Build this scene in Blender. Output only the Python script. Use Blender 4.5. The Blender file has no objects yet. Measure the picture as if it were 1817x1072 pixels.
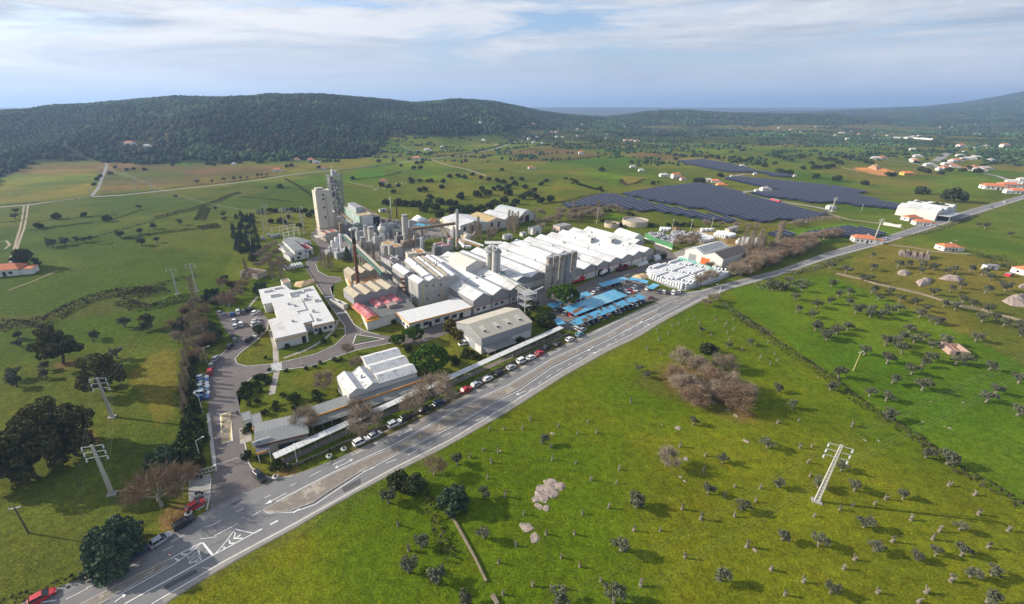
import bpy, math, random
import numpy as np
from mathutils import Vector, Matrix, noise as mnoise
S = bpy.context.scene
COL = S.collection
H = 85.0; CX, CY, F = 812.0, 536.0, 782.0
PITCH = math.atan(346.0/782.0); SP, CP = math.sin(PITCH), math.cos(PITCH)
cam = bpy.data.cameras.new('camera'); camo = bpy.data.objects.new('camera', cam); COL.objects.link(camo)
camo.location = (0, 0, H); camo.rotation_euler = (math.pi/2-PITCH, 0, 0)
cam.sensor_width = 36; cam.lens = 36*F/1817.0; cam.shift_x = (908.5-CX)/1817.0; cam.clip_start = 1; cam.clip_end = 90000
S.camera = camo
SUN_EL, SUN_AZ = 24.0, 279.0      # azimuth clockwise from +Y
w = bpy.data.worlds.new('World'); S.world = w; w.use_nodes = True
nt = w.node_tree; nt.nodes.clear()
def nd(nt, t, **k):
    n = nt.nodes.new(t)
    for a, b in k.items():
        if a == 'inp':
            for i, v in b.items(): n.inputs[i].default_value = v
        else: setattr(n, a, b)
    return n
out = nd(nt, 'ShaderNodeOutputWorld'); bg = nd(nt, 'ShaderNodeBackground', inp={'Strength': 0.1})
sky = nd(nt, 'ShaderNodeTexSky', sky_type='NISHITA', sun_disc=False, sun_elevation=math.radians(SUN_EL), sun_rotation=math.radians(SUN_AZ), air_density=1.0, dust_density=1.5, ozone_density=2.0)
tc = nd(nt, 'ShaderNodeTexCoord'); mp = nd(nt, 'ShaderNodeMapping'); mp.inputs['Scale'].default_value = (2.2, 2.2, 17)
mp.inputs['Location'].default_value = (3.1, 0.4, 1.7)
mp.inputs['Rotation'].default_value = (0.0, math.radians(-7), math.radians(10))
n1 = nd(nt, 'ShaderNodeTexNoise', inp={'Scale': 1.15, 'Detail': 9, 'Roughness': 0.58, 'Distortion': 0.45})
r1 = nd(nt, 'ShaderNodeValToRGB'); r1.color_ramp.elements[0].position = 0.40; r1.color_ramp.elements[1].position = 0.54
r1.color_ramp.elements[0].color = (0.08, .08, .08, 1)
n2 = nd(nt, 'ShaderNodeTexNoise', inp={'Scale': 1.0, 'Detail': 10, 'Roughness': 0.66, 'Distortion': 0.6})
mp2 = nd(nt, 'ShaderNodeMapping'); mp2.inputs['Scale'].default_value = (1.6, 1.6, 14); mp2.inputs['Location'].default_value = (7.3, 2.2, 4.4)
r2 = nd(nt, 'ShaderNodeValToRGB'); r2.color_ramp.elements[0].position = 0.40; r2.color_ramp.elements[1].position = 0.60
r2.color_ramp.elements[0].color = (2.5, 3.0, 3.7, 1); r2.color_ramp.elements[1].color = (5.3, 5.35, 5.5, 1)
mx = nd(nt, 'ShaderNodeMix', data_type='RGBA'); tint = nd(nt, 'ShaderNodeMix', data_type='RGBA', blend_type='MULTIPLY'); tint.inputs[0].default_value = 1
tint.inputs[7].default_value = (0.93, 1.0, 1.16, 1)
sx = nd(nt, 'ShaderNodeSeparateXYZ'); mr = nd(nt, 'ShaderNodeMapRange'); mr.inputs[1].default_value = 0.0; mr.inputs[2].default_value = 0.13; mr.inputs[3].default_value = 0.85; mr.inputs[4].default_value = 0.0
mx2 = nd(nt, 'ShaderNodeMix', data_type='RGBA'); mx2.inputs[7].default_value = (4.2, 4.6, 5.0, 1)
L = nt.links.new
L(tc.outputs['Generated'], mp.inputs[0]); L(tc.outputs['Generated'], mp2.inputs[0]); L(mp.outputs[0], n1.inputs[0]); L(mp2.outputs[0], n2.inputs[0])
L(n1.outputs[0], r1.inputs[0]); L(n2.outputs[0], r2.inputs[0]); L(sky.outputs[0], tint.inputs[6]); L(tint.outputs[2], mx.inputs[6]); L(r2.outputs[0], mx.inputs[7]); L(r1.outputs[0], mx.inputs[0])
L(tc.outputs['Generated'], sx.inputs[0]); L(sx.outputs[2], mr.inputs[0]); L(mr.outputs[0], mx2.inputs[0]); L(mx.outputs[2], mx2.inputs[6])
dn = nd(nt, 'ShaderNodeVectorMath', operation='DOT_PRODUCT'); dn.inputs[1].default_value = (math.sin(math.radians(SUN_AZ)), math.cos(math.radians(SUN_AZ)), 0); L(tc.outputs['Generated'], dn.inputs[0])
dr = nd(nt, 'ShaderNodeMapRange'); dr.inputs[1].default_value = 0.15; dr.inputs[2].default_value = 1.0; dr.inputs[3].default_value = 0; dr.inputs[4].default_value = 0.75; L(dn.outputs['Value'], dr.inputs[0])
mw = nd(nt, 'ShaderNodeMix', data_type='RGBA', blend_type='MULTIPLY'); mw.inputs[7].default_value = (1.5, 1.38, 1.22, 1); L(dr.outputs[0], mw.inputs[0]); L(mx2.outputs[2], mw.inputs[6]); L(mw.outputs[2], bg.inputs[0]); L(bg.outputs[0], out.inputs[0])
sl = bpy.data.lights.new('sun', 'SUN'); sl.energy = 5.0; sl.angle = math.radians(0.7); sl.color = (1.0, 0.91, 0.77)
so = bpy.data.objects.new('sun', sl); COL.objects.link(so)
az, el = math.radians(SUN_AZ), math.radians(SUN_EL)
sd = Vector((math.sin(az)*math.cos(el), math.cos(az)*math.cos(el), math.sin(el)))
so.rotation_euler = sd.to_track_quat('Z', 'Y').to_euler(); so.location = (0, 0, 600)
S.view_settings.view_transform = 'Standard'; S.view_settings.look = 'None'; S.view_settings.exposure = 0.70; S.view_settings.gamma = 1.0
S.cycles.max_bounces = 5; S.cycles.diffuse_bounces = 3; S.cycles.glossy_bounces = 2; S.cycles.transparent_max_bounces = 4; S.cycles.volume_bounces = 0
S.cycles.use_denoising = True

ZM = dict(a=(380,280,4.4675), b=(680,320,4.4675), c=(980,360,4.4675), d=(360,460,4.4675), e=(680,480,4.4675), f=(300,660,4.4675),
          g=(0,560,4.4675), h=(0,760,3.4365), i=(500,600,4.4675), j=(1280,320,3.3836), k=(0,150,3.4577), l=(480,150,3.4577),
          m=(900,160,3.95), n=(1340,150,3.809), p=(0,400,3.828), q=(640,740,3.2286), r=(1100,560,2.0934),
          S1=(1000,310,7.571), S2=(1200,270,6.057), S3=(1240,370,9.085), T4=(590,340,8.935), T5=(540,300,10.72), T6=(540,390,10.72),
          T7=(600,440,8.935), T8=(730,380,10.69), U1=(860,400,5.678), U2=(1080,380,7.571), U3=(980,480,7.268), U4=(400,780,7.571),
          U5=(280,880,6.988), U6=(1120,560,5.361), U7=(400,360,6.7), z=(0,0,1))
def q(zk, *pts):
    x0, y0, s = ZM[zk]
    r = [(x0+pts[i]/s, y0+pts[i+1]/s) for i in range(0, len(pts), 2)]
    return r if len(r) > 1 else r[0]
def ray(p):
    u, v = (p[0]-CX)/F, (p[1]-CY)/F
    return u, CP-v*SP, SP+v*CP
def gp(p, z=0.0):
    u, f, d = ray(p); t = (H-z)/max(d, 1e-4); return (u*t, f*t)
def hgt(base, top):            # height of a vertical thing from its base and top points on flat ground
    y = gp(base)[1]; u, f, d = ray(top); return H-y*d/f
def ip(x, tab): return np.interp(x, [t[0] for t in tab], [t[1] for t in tab])
def sm(t): t = np.clip(t, 0, 1); return t*t*(3-2*t)
def slope(py): v = (py-CY)/F; return -(SP+v*CP)/(CP-v*SP)
SKY1 = [(-900,205),(-300,203),(0,199),(50,197),(100,192),(150,189),(200,183),(260,178),(320,173),(400,175),(450,175),(480,170),(560,171),(620,173),(680,178),(735,184),(790,180),(840,179),(880,183),(920,190),(960,199),(1000,205),(1050,210),(1100,216),(1200,226),(1300,233)]
SKY2 = [(980,222),(1060,212),(1110,205),(1150,199),(1220,198),(1290,203),(1340,204),(1400,206),(1480,205),(1560,212),(1640,222),(1750,236)]
SKY3 = [(1250,206),(1330,200),(1440,199),(1560,193),(1640,190),(1700,184),(1760,174),(1817,162),(1900,150),(2300,140),(3000,150)]
def hfun(x, y):
    x = np.asarray(x, float); y = np.asarray(y, float); yy = np.maximum(y, 1.0)
    c = CX+855.0*x/yy
    def ridge(tab, foot, crest, back, lo, hi, fo=80.0):
        top = H+crest*slope(ip(c, tab)); top = top*sm((c-lo)/fo)*sm((hi-c)/fo)
        s = np.where(y < crest, np.sin(np.clip((y-foot)/(crest-foot), 0, 1)*math.pi/2)**1.35, 1-0.75*sm((y-crest)/back))
        return np.maximum(top, 0)*np.where(y < foot, 0, s)
    foot1 = ip(c, [(-900,500),(0,620),(170,700),(500,760),(700,900),(850,1150),(1000,1350),(1300,1500)])
    crest1 = foot1+ip(c, [(-900,800),(500,850),(900,1000),(1300,900)])
    z1 = ridge(SKY1, foot1, crest1, 2500., -2000, 1300, 200.)
    z2 = ridge(SKY2, 1900., 2700., 1500., 960, 1800)
    z3 = ridge(SKY3, 2000., 5200., 6000., 1200, 9000, 150.)
    z4 = 70*sm((y-5500)/4000)+np.where(y > 5200, 10*np.sin(x/1700.)*sm((y-5200)/2000), 0)
    s_ = np.clip((y-foot1)/(crest1-foot1), 0, 1); z1 = z1+(z1 > 0)*np.sin(s_*math.pi)*(9*np.sin(x/95.+1)+6*np.sin(x/41.+y/130.))*np.minimum(1, z1/20.)
    z = np.maximum(np.maximum(z1, z2), np.maximum(z3, z4))
    return z
def gt(p):                      # where the sight line over a survey point meets the terrain
    u, f, d = ray(p)
    ts = np.geomspace(40, 30000, 700); x, y, z = u*ts, f*ts, H-d*ts
    hz = hfun(x, y); k = np.nonzero(z < hz)[0]
    if len(k) == 0: return (u*3000, f*3000, float(hfun(u*3000, f*3000)))
    k = k[0]; a, b = ts[max(k-1, 0)], ts[k]
    for _ in range(30):
        m_ = (a+b)/2
        if H-d*m_ < float(hfun(u*m_, f*m_)): b = m_
        else: a = m_
    return (u*b, f*b, float(hfun(u*b, f*b)))

MATS = {}
def M(name, col, rough=0.85, var=0.18, scale=0.5, col2=None, thr=(0.5, 0.62), scale2=0.3, stripe=None, sdark=0.75, bump=0.0, metal=0.0, rand=0.0, emit=None, spec=0.3, detail=6):
    """procedural surface: base colour with noise wear, optional second colour in patches, optional sheet ribs"""
    if name in MATS: return MATS[name]
    m = bpy.data.materials.new(name); m.use_nodes = True; nt = m.node_tree; L = nt.links.new
    b = nt.nodes['Principled BSDF']; b.inputs['Roughness'].default_value = rough; b.inputs['Metallic'].default_value = metal
    b.inputs['Specular IOR Level'].default_value = spec
    tc = nd(nt, 'ShaderNodeTexCoord'); n = nd(nt, 'ShaderNodeTexNoise', inp={'Scale': scale, 'Detail': detail, 'Roughness': 0.65})
    L(tc.outputs['Object'], n.inputs[0])
    mr = nd(nt, 'ShaderNodeMapRange'); mr.inputs[1].default_value = 0.25; mr.inputs[2].default_value = 0.75; mr.inputs[3].default_value = 1-var; mr.inputs[4].default_value = 1+var
    L(n.outputs[0], mr.inputs[0])
    base = None
    if col2 is not None:
        n2 = nd(nt, 'ShaderNodeTexNoise', inp={'Scale': scale2, 'Detail': 8, 'Roughness': 0.7}); L(tc.outputs['Object'], n2.inputs[0])
        rr = nd(nt, 'ShaderNodeMapRange'); rr.inputs[1].default_value = thr[0]; rr.inputs[2].default_value = thr[1]; L(n2.outputs[0], rr.inputs[0])
        mm = nd(nt, 'ShaderNodeMix', data_type='RGBA'); mm.inputs[6].default_value = (*col, 1); mm.inputs[7].default_value = (*col2, 1); L(rr.outputs[0], mm.inputs[0]); base = mm.outputs[2]
    vm = nd(nt, 'ShaderNodeVectorMath', operation='SCALE')
    if base: L(base, vm.inputs[0])
    else: vm.inputs[0].default_value = col
    L(mr.outputs[0], vm.inputs['Scale']); cur = vm.outputs[0]
    if rand:
        oi = nd(nt, 'ShaderNodeObjectInfo'); m2 = nd(nt, 'ShaderNodeMapRange'); m2.inputs[3].default_value = 1-rand; m2.inputs[4].default_value = 1+rand
        v2 = nd(nt, 'ShaderNodeVectorMath', operation='SCALE'); L(oi.outputs['Random'], m2.inputs[0]); L(cur, v2.inputs[0]); L(m2.outputs[0], v2.inputs['Scale']); cur = v2.outputs[0]
    if stripe:
        ax, per = stripe; sxn = nd(nt, 'ShaderNodeSeparateXYZ'); L(tc.outputs['Object'], sxn.inputs[0])
        fr = nd(nt, 'ShaderNodeMath', operation='DIVIDE'); fr.inputs[1].default_value = per; L(sxn.outputs[ax], fr.inputs[0])
        f2 = nd(nt, 'ShaderNodeMath', operation='FRACT'); L(fr.outputs[0], f2.inputs[0]); f3 = nd(nt, 'ShaderNodeMath', operation='LESS_THAN'); f3.inputs[1].default_value = 0.16; L(f2.outputs[0], f3.inputs[0])
        fm = nd(nt, 'ShaderNodeMapRange'); fm.inputs[3].default_value = 1; fm.inputs[4].default_value = sdark; L(f3.outputs[0], fm.inputs[0])
        v3 = nd(nt, 'ShaderNodeVectorMath', operation='SCALE'); L(cur, v3.inputs[0]); L(fm.outputs[0], v3.inputs['Scale']); cur = v3.outputs[0]
    L(cur, b.inputs['Base Color'])
    if bump:
        bp = nd(nt, 'ShaderNodeBump', inp={'Strength': 0.6, 'Distance': bump}); L(n.outputs[0], bp.inputs['Height']); L(bp.outputs[0], b.inputs['Normal'])
    if emit: b.inputs['Emission Color'].default_value = (*emit, 1); b.inputs['Emission Strength'].default_value = 1
    MATS[name] = m; return m

class MB:
    def __init__(s): s.v = []; s.f = []; s.m = []
    def add(s, vs, fs, mi=0):
        o = len(s.v); s.v += [tuple(v) for v in vs]; s.f += [tuple(i+o for i in f) for f in fs]; s.m += [mi]*len(fs); return s
    def box(s, x0, x1, y0, y1, z0, z1, mi=0):
        return s.add([(x0,y0,z0),(x1,y0,z0),(x1,y1,z0),(x0,y1,z0),(x0,y0,z1),(x1,y0,z1),(x1,y1,z1),(x0,y1,z1)],
                     [(3,2,1,0),(4,5,6,7),(0,1,5,4),(1,2,6,5),(2,3,7,6),(3,0,4,7)], mi)
    def quad(s, a, b, c, d, mi=0): return s.add([a,b,c,d], [(0,1,2,3)], mi)
    def prism(s, poly, z0, z1, mi=0, bottom=True):
        n = len(poly); A = sum(poly[i][0]*poly[(i+1)%n][1]-poly[(i+1)%n][0]*poly[i][1] for i in range(n))
        if A < 0: poly = poly[::-1]
        vs = [(x,y,z0) for x,y in poly]+[(x,y,z1) for x,y in poly]
        fs = [tuple(range(n,2*n))]+[(i,(i+1)%n,n+(i+1)%n,n+i) for i in range(n)]
        if bottom: fs.append(tuple(range(n-1,-1,-1)))
        return s.add(vs, fs, mi)
    def tube(s, p0, p1, r0, r1=None, n=8, mi=0, cap=True):
        r1 = r0 if r1 is None else r1; p0, p1 = Vector(p0), Vector(p1); d = (p1-p0)
        if d.length < 1e-6: return s
        d.normalize(); a = d.orthogonal().normalized(); b = d.cross(a); vs = []
        for p, r in ((p0,r0),(p1,r1)):
            for k in range(n): t = 2*math.pi*k/n; vs.append(tuple(p+a*(r*math.cos(t))+b*(r*math.sin(t))))
        fs = [(k,(k+1)%n,n+(k+1)%n,n+k) for k in range(n)]
        if cap: fs += [tuple(range(n-1,-1,-1)), tuple(range(n,2*n))]
        return s.add(vs, fs, mi)
    def lathe(s, cx, cy, prof, n=16, mi=0):
        vs = []; 
        for r, z in prof:
            for k in range(n): t = 2*math.pi*k/n; vs.append((cx+r*math.cos(t), cy+r*math.sin(t), z))
        fs = []
        for j in range(len(prof)-1):
            for k in range(n): fs.append((j*n+k, j*n+(k+1)%n, (j+1)*n+(k+1)%n, (j+1)*n+k))
        fs.append(tuple(range((len(prof)-1)*n, len(prof)*n))); fs.append(tuple(range(n-1,-1,-1)))
        return s.add(vs, fs, mi)
    def beam(s, p0, p1, w=0.2, mi=0): return s.tube(p0, p1, w*0.6, None, 4, mi)
    def mesh(s, name, mats, smooth=False):
        me = bpy.data.meshes.new(name); me.from_pydata(s.v, [], s.f)
        for m_ in (mats if isinstance(mats, (list, tuple)) else [mats]): me.materials.append(m_)
        if any(s.m): me.polygons.foreach_set('material_index', s.m)
        if smooth: me.polygons.foreach_set('use_smooth', [True]*len(s.f))
        me.update(); return me
    def build(s, name, mats, parent=None, smooth=False):
        if not s.v: return None
        o = bpy.data.objects.new(name, s.mesh(name, mats, smooth)); COL.objects.link(o)
        if parent is not None: o.parent = parent
        return o
def tag(o, label=None, cat=None, group=None, kind=None):
    if label: o['label'] = label
    if cat: o['category'] = cat
    if group: o['group'] = group
    if kind: o['kind'] = kind
    return o
def thing(name, label, cat, loc=(0,0,0), rz=0.0, group=None):
    o = bpy.data.objects.new(name, None); o.empty_display_size = 0.5; COL.objects.link(o); o.location = loc; o.rotation_euler = (0,0,rz)
    return tag(o, label, cat, group)
def kids(o): return [c for c in bpy.data.objects if c.parent == o]
TREE = {}
def reg(root):                 # remember a template's parts so copies stay cheap
    def rec(o): return (o, [rec(c) for c in kids(o)])
    TREE[root.name] = rec(root); return root
def dup(root, loc, rz=0.0, sc=1.0, label=None, group=None, cat=None):
    def cp(t, par):
        c = t[0].copy(); COL.objects.link(c)
        if par is not None: c.parent = par
        for k in t[1]: cp(k, c)
        return c
    c = cp(TREE[root.name], None); c.location = loc; c.rotation_euler = (0, 0, rz)
    c.scale = sc if isinstance(sc, (tuple, list)) else (sc, sc, sc)
    return tag(c, label, cat, group)
def struct(name, mb, mat, z=None):
    o = mb.build(name, mat); tag(o, kind='structure'); return o
def sheet(name, poly, z, mat):          # flat sheet from world polygon
    m_ = MB(); n = len(poly); A = sum(poly[i][0]*poly[(i+1)%n][1]-poly[(i+1)%n][0]*poly[i][1] for i in range(n))
    if A < 0: poly = poly[::-1]
    m_.add([(x,y,z) for x,y in poly], [tuple(range(n))]); return m_
def dens(pts, step=6.0):
    r = [pts[0]]
    for a, b in zip(pts[:-1], pts[1:]):
        d = math.dist(a[:2], b[:2]); n = max(1, int(d/step))
        for k in range(1, n+1): r.append(tuple(a[j]+(b[j]-a[j])*k/n for j in range(len(a))))
    return r
def strip_mb(line, w, dz, mb=None, step=12.0, flat=False, off=0.0):      # ribbon along a world line following the ground
    mb = mb or MB(); line = dens(line, step); n = len(line); vs = []
    for i, p in enumerate(line):
        a = line[max(i-1, 0)]; b = line[min(i+1, n-1)]; dx, dy = b[0]-a[0], b[1]-a[1]; l = math.hypot(dx, dy) or 1; nx, ny = -dy/l, dx/l
        for s_ in (off-w/2, off+w/2):
            x, y = p[0]+nx*s_, p[1]+ny*s_; vs.append((x, y, (0 if flat else float(hfun(x, y)))+dz))
    return mb.add(vs, [(2*i+1, 2*i, 2*i+2, 2*i+3) for i in range(n-1)])
rnd = random.Random(7)
def inpoly(px, py, poly):
    r = np.zeros(px.shape, bool); n = len(poly); j = n-1
    for i in range(n):
        xi, yi = poly[i]; xj, yj = poly[j]
        if yi != yj:
            c_ = ((yi > py) != (yj > py)) & (px < (xj-xi)*(py-yi)/(yj-yi)+xi); r ^= c_
        j = i
    return r
us = np.arange(-1.75, 1.95, 4.0/782); ys = [22.0]
while ys[-1] < 42000: ys.append(ys[-1]*1.0105)
ys = np.array(ys); NR, NC = len(ys), len(us)
Y = np.repeat(ys, NC); X = np.tile(us, NR)*(Y*CP+H*SP); Z = hfun(X, Y)
dep = Y*CP+(H-Z)*SP; PX = CX+F*X/dep; PY = CY+F*((H-Z)*CP-Y*SP)/dep
def vn(x, y, s, seed):         # cheap value noise
    rs = np.random.RandomState(seed); g = rs.rand(256, 256); fx, fy = x/s, y/s; ix, iy = np.floor(fx).astype(int), np.floor(fy).astype(int); tx, ty = sm(fx-ix), sm(fy-iy)
    a = g[ix % 256, iy % 256]; b = g[(ix+1) % 256, iy % 256]; c = g[ix % 256, (iy+1) % 256]; d = g[(ix+1) % 256, (iy+1) % 256]
    return (a*(1-tx)+b*tx)*(1-ty)+(c*(1-tx)+d*tx)*ty
def fbm(x, y, s, seed): return sum(vn(x, y, s/2**k, seed+k)*0.5**(k+1) for k in range(4))/0.9375
wob = (fbm(X, Y, 25., 3)-0.5)*5; QX, QY = PX+wob, PY+wob*0.35
C = np.zeros((len(X), 3)); C[:] = (0.074, 0.092, 0.020)
far = sm((Y-900)/900.)[:, None]; C = C*(1-far)+np.array((0.078, 0.080, 0.034))*far
FC = dict(meadow=(0.078,0.104,0.008), lmeadow=(0.052,0.074,0.015), bright=(0.066,0.112,0.009), vivid=(0.07,0.135,0.012), brown=(0.085,0.072,0.036), olive=(0.098,0.098,0.026),  # lmeadow darkened: cloud shade and vignette put into the grass colour
          tan=(0.16,0.125,0.055), floor=(0.016,0.022,0.010), straw=(0.088,0.092,0.024), red=(0.33,0.18,0.10), gravel=(0.2,0.18,0.15), green2=(0.066,0.10,0.016), verge=(0.06,0.09,0.012), dirt=(0.12,0.09,0.055), dull=(0.07,0.072,0.03))
fields = [
 ('meadow', [(250,1300),(300,1072),(600,920),(800,790),(1100,620),(1300,515),(1345,560),(1450,645),(1560,730),(1690,820),(1900,960),(2400,1300)]),
 ('lmeadow', [(-900,420),(0,370),(150,350),(420,330),(560,330),(560,360),(450,380),(400,480),(400,560),(350,700),(340,860),(190,1010),(0,1072),(-900,1500)]),
 ('bright', [(1290,515),(1380,500),(1470,487),(1560,525),(1640,560),(1900,690),(1900,960),(1690,820),(1560,728),(1440,642),(1340,560)]),
 ('olive', [(1480,487),(1560,432),(1720,385),(1900,330),(1900,690),(1640,556),(1560,521)]),
 ('green2', [(1590,430),(1817,355),(1900,340),(1900,480),(1817,470),(1700,450)]),
 ('brown', q('k',210,470, 640,470, 1050,490, 1400,500, 1740,500, 1690,560, 1400,600, 900,640, 620,680, 640,600)),
 ('olive', q('k',-300,560, 100,520, 300,500, 600,500, 600,560, 540,670, 300,700, -300,760)),
 ('dull', q('k',250,450, 620,470, 620,520, 330,520, 60,560, 60,520)),
 ('green2', q('l',500,500, 760,470, 1000,465, 1150,520, 860,560, 500,590)),
 ('olive', q('l',730,340, 930,330, 1350,370, 1250,420, 1080,440, 900,400, 850,340)),
 ('straw', q('l',310,430, 480,410, 660,480, 480,500)),
 ('brown', q('m',0,440, 180,408, 330,405, 560,440, 740,455, 400,495, 0,500)),
 ('brown', q('m',820,435, 1100,430, 1250,450, 1200,490, 960,500)),
 ('green2', q('m',0,510, 400,505, 760,450, 960,500, 860,525, 300,560)),
 ('bright', q('m',500,560, 620,545, 810,600, 790,650, 740,655)),
 ('tan', q('m',800,615, 860,605, 990,615, 850,672, 790,650)),
 ('olive', q('m',300,620, 500,600, 800,680, 1150,670, 700,740, 350,780)),
 ('straw', q('S1',900,470, 1100,480, 1450,560, 1817,640, 1817,700, 1150,670, 1000,560)),
 ('vivid', q('S1',540,560, 640,525, 760,530, 810,570, 760,600)),
 ('vivid', q('S1',1480,160, 1650,110, 1760,120, 1540,170)),
 ('green2', q('S2',850,60, 1300,100, 1817,220, 1817,360, 1240,290, 770,180)),
 ('vivid', q('j',380,300, 560,280, 760,258, 1090,298, 1060,335, 480,385, 330,370)),
 ('straw', q('j',0,230, 600,215, 760,240, 380,300, 200,290, 0,280)),
 ('green2', q('n',640,800, 760,770, 1150,780, 1000,1000, 740,930, 520,870)),
 ('green2', q('n',1180,620, 1600,615, 1720,660, 1480,780, 1170,700)),
 ('red', q('n',660,562, 850,560, 960,600, 870,618, 700,585)),
 ('straw', q('n',0,400, 250,380, 420,390, 560,440, 300,440, 0,440)),
 ('dull', q('p',0,620, 320,600, 700,470, 860,430, 1060,470, 1000,560, 500,640, 0,720)),
 ('straw', q('g',1000,500, 1180,330, 1340,250, 1400,330, 1380,800, 1250,900, 1130,620)),
 ('dirt', q('g',400,390, 560,360, 640,400, 480,430)), ('dirt', q('g',480,860, 700,880, 800,1000, 640,1072, 440,1040)),
 ('straw', q('d',480,400, 590,420, 600,470, 510,480)), ('straw', q('d',270,800, 420,640, 520,560, 560,830, 330,850)),
 ('straw', q('d',600,790, 1000,640, 1130,560, 1100,650, 800,780)),
 ('straw', q('i',60,330, 250,240, 420,200, 480,330, 420,420, 250,420, 120,360)),
 ('dirt', q('h',1010,490, 1100,460, 1150,500, 1160,530, 1060,620, 980,630, 970,560)), ('verge', q('i',0,900, 560,650, 1000,460, 1787,120, 1787,200, 1100,560, 600,800, 0,1072)),
 ('dirt', q('i',540,880, 560,800, 760,720, 1080,590, 1300,480, 1560,370, 1787,240, 1787,290, 1300,560, 1000,690, 560,930)),
 ('dirt', q('e',480,1060, 760,900, 1100,720, 1400,560, 1550,500, 1600,540, 900,900, 600,1072)),
 ('dirt', q('f',830,800, 900,700, 1000,780, 1100,790, 1030,830, 840,850)),
 ('gravel', q('U2',1180,190, 1400,190, 1560,260, 1740,280, 1817,420, 1600,470, 1180,420, 1100,260)),
 ('dirt', q('U2',1560,340, 1740,300, 1817,420, 1600,410)),
 ('floor', [(-900,170),(470,120),(1000,180),(1020,215),(960,222),(880,236),(800,244),(700,240),(660,270),(640,280),(480,280),(400,292),(330,290),(250,292),(180,283),(60,290),(0,318),(-60,345),(-900,400)]),
 ('straw', q('U6',200,480, 330,430, 700,700, 1000,820, 1250,1000, 1000,1040, 560,850, 300,780, 120,700, 0,640, 60,560)),
 ('dirt', q('U6',260,560, 480,470, 720,520, 860,700, 1100,880, 1200,960, 1050,980, 880,860, 700,760, 350,700)),
]
for nm, poly in fields: C[inpoly(QX, QY, poly)] = FC[nm]
mF = sm((fbm(X, Y, 60., 11)-0.35)/0.3)[:, None]
near = (1-sm((Y-1200)/600))[:, None]
C = C*(1+near*(mF-0.5)*0.5*np.array((0.9, 0.35, 0.9)))
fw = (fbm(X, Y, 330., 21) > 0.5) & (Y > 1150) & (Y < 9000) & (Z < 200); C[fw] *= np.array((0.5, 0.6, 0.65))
C[(Y > 3200)] = np.array((0.045, 0.055, 0.034)); C[(Y > 1900) & (Z > 12)] = np.array((0.022, 0.034, 0.016))
def bl(C): # soften borders slightly
    G = C.reshape(NR, NC, 3); G2 = G.copy(); G2[1:-1, 1:-1] = (G[1:-1, 1:-1]*4+G[:-2, 1:-1]+G[2:, 1:-1]+G[1:-1, :-2]+G[1:-1, 2:])/8; return G2.reshape(-1, 3)
rsd = np.random.RandomState(12); SY = 500*np.exp(rsd.rand(260)*1.9); SXp = (rsd.rand(260)*2.3-.8)*SY; ST = np.array([(1.0,1.0,1.0),(1.25,1.22,1.0),(0.8,0.95,0.75),(1.35,1.1,1.3),(0.95,1.25,0.6),(1.15,0.95,1.3)])[rsd.randint(0,6,260)]
ij = np.zeros(len(X), int); best = np.full(len(X), 1e18); wx, wy = X+fbm(X,Y,90.,77)*60, Y+fbm(X,Y,90.,78)*60
for k in range(260):
    d_ = ((wx-SXp[k])*.8)**2+((wy-SY[k])*1.25)**2; m_k = d_ < best; best[m_k] = d_[m_k]; ij[m_k] = k
pw = (sm((Y-430)/150)*(1-sm((Y-3000)/500))*.8)[:, None]; C = C*(1+pw*(ST[ij]-1))
C = C*np.array((1.27, 1.23, 0.6)); C = bl(C)
me = bpy.data.meshes.new('ground'); nv = NR*NC
me.vertices.add(nv); me.vertices.foreach_set('co', np.stack([X, Y, Z], 1).astype(np.float32).ravel())
r, c = np.meshgrid(np.arange(NR-1), np.arange(NC-1), indexing='ij'); i0 = (r*NC+c).ravel()
quads = np.stack([i0, i0+1, i0+NC+1, i0+NC], 1).astype(np.int32); nf = len(quads)
me.loops.add(nf*4); me.loops.foreach_set('vertex_index', quads.ravel()); me.polygons.add(nf); me.polygons.foreach_set('loop_start', np.arange(0, nf*4, 4, dtype=np.int32))
me.update(calc_edges=True)
at = me.attributes.new('field', 'FLOAT_COLOR', 'POINT'); at.data.foreach_set('color', np.concatenate([C, np.ones((nv, 1))], 1).astype(np.float32).ravel())
me.polygons.foreach_set('use_smooth', [True]*nf)
gm = bpy.data.materials.new('grass_ground'); gm.use_nodes = True; nt = gm.node_tree; L = nt.links.new; b = nt.nodes['Principled BSDF']; b.inputs['Roughness'].default_value = 1; b.inputs['Specular IOR Level'].default_value = 0.05
a_ = nd(nt, 'ShaderNodeAttribute', attribute_name='field'); tc = nd(nt, 'ShaderNodeTexCoord')
cur = a_.outputs['Color']
for sc, lo, hi, det in ((0.5, 0.6, 1.4, 8), (0.045, 0.78, 1.22, 6), (2.2, 0.45, 1.55, 3)):
    n = nd(nt, 'ShaderNodeTexNoise', inp={'Scale': sc, 'Detail': det, 'Roughness': 0.7}); L(tc.outputs['Object'], n.inputs[0])
    m_ = nd(nt, 'ShaderNodeMapRange'); m_.inputs[1].default_value = 0.3; m_.inputs[2].default_value = 0.7; m_.inputs[3].default_value = lo; m_.inputs[4].default_value = hi; L(n.outputs[0], m_.inputs[0])
    v = nd(nt, 'ShaderNodeVectorMath', operation='SCALE'); L(cur, v.inputs[0]); L(m_.outputs[0], v.inputs['Scale']); cur = v.outputs[0]
n = nd(nt, 'ShaderNodeTexNoise', inp={'Scale': 0.13, 'Detail': 7, 'Roughness': 0.75}); L(tc.outputs['Object'], n.inputs[0])
m_ = nd(nt, 'ShaderNodeMapRange'); m_.inputs[1].default_value = 0.5; m_.inputs[2].default_value = 0.72; m_.inputs[4].default_value = 0.75; L(n.outputs[0], m_.inputs[0])
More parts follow.
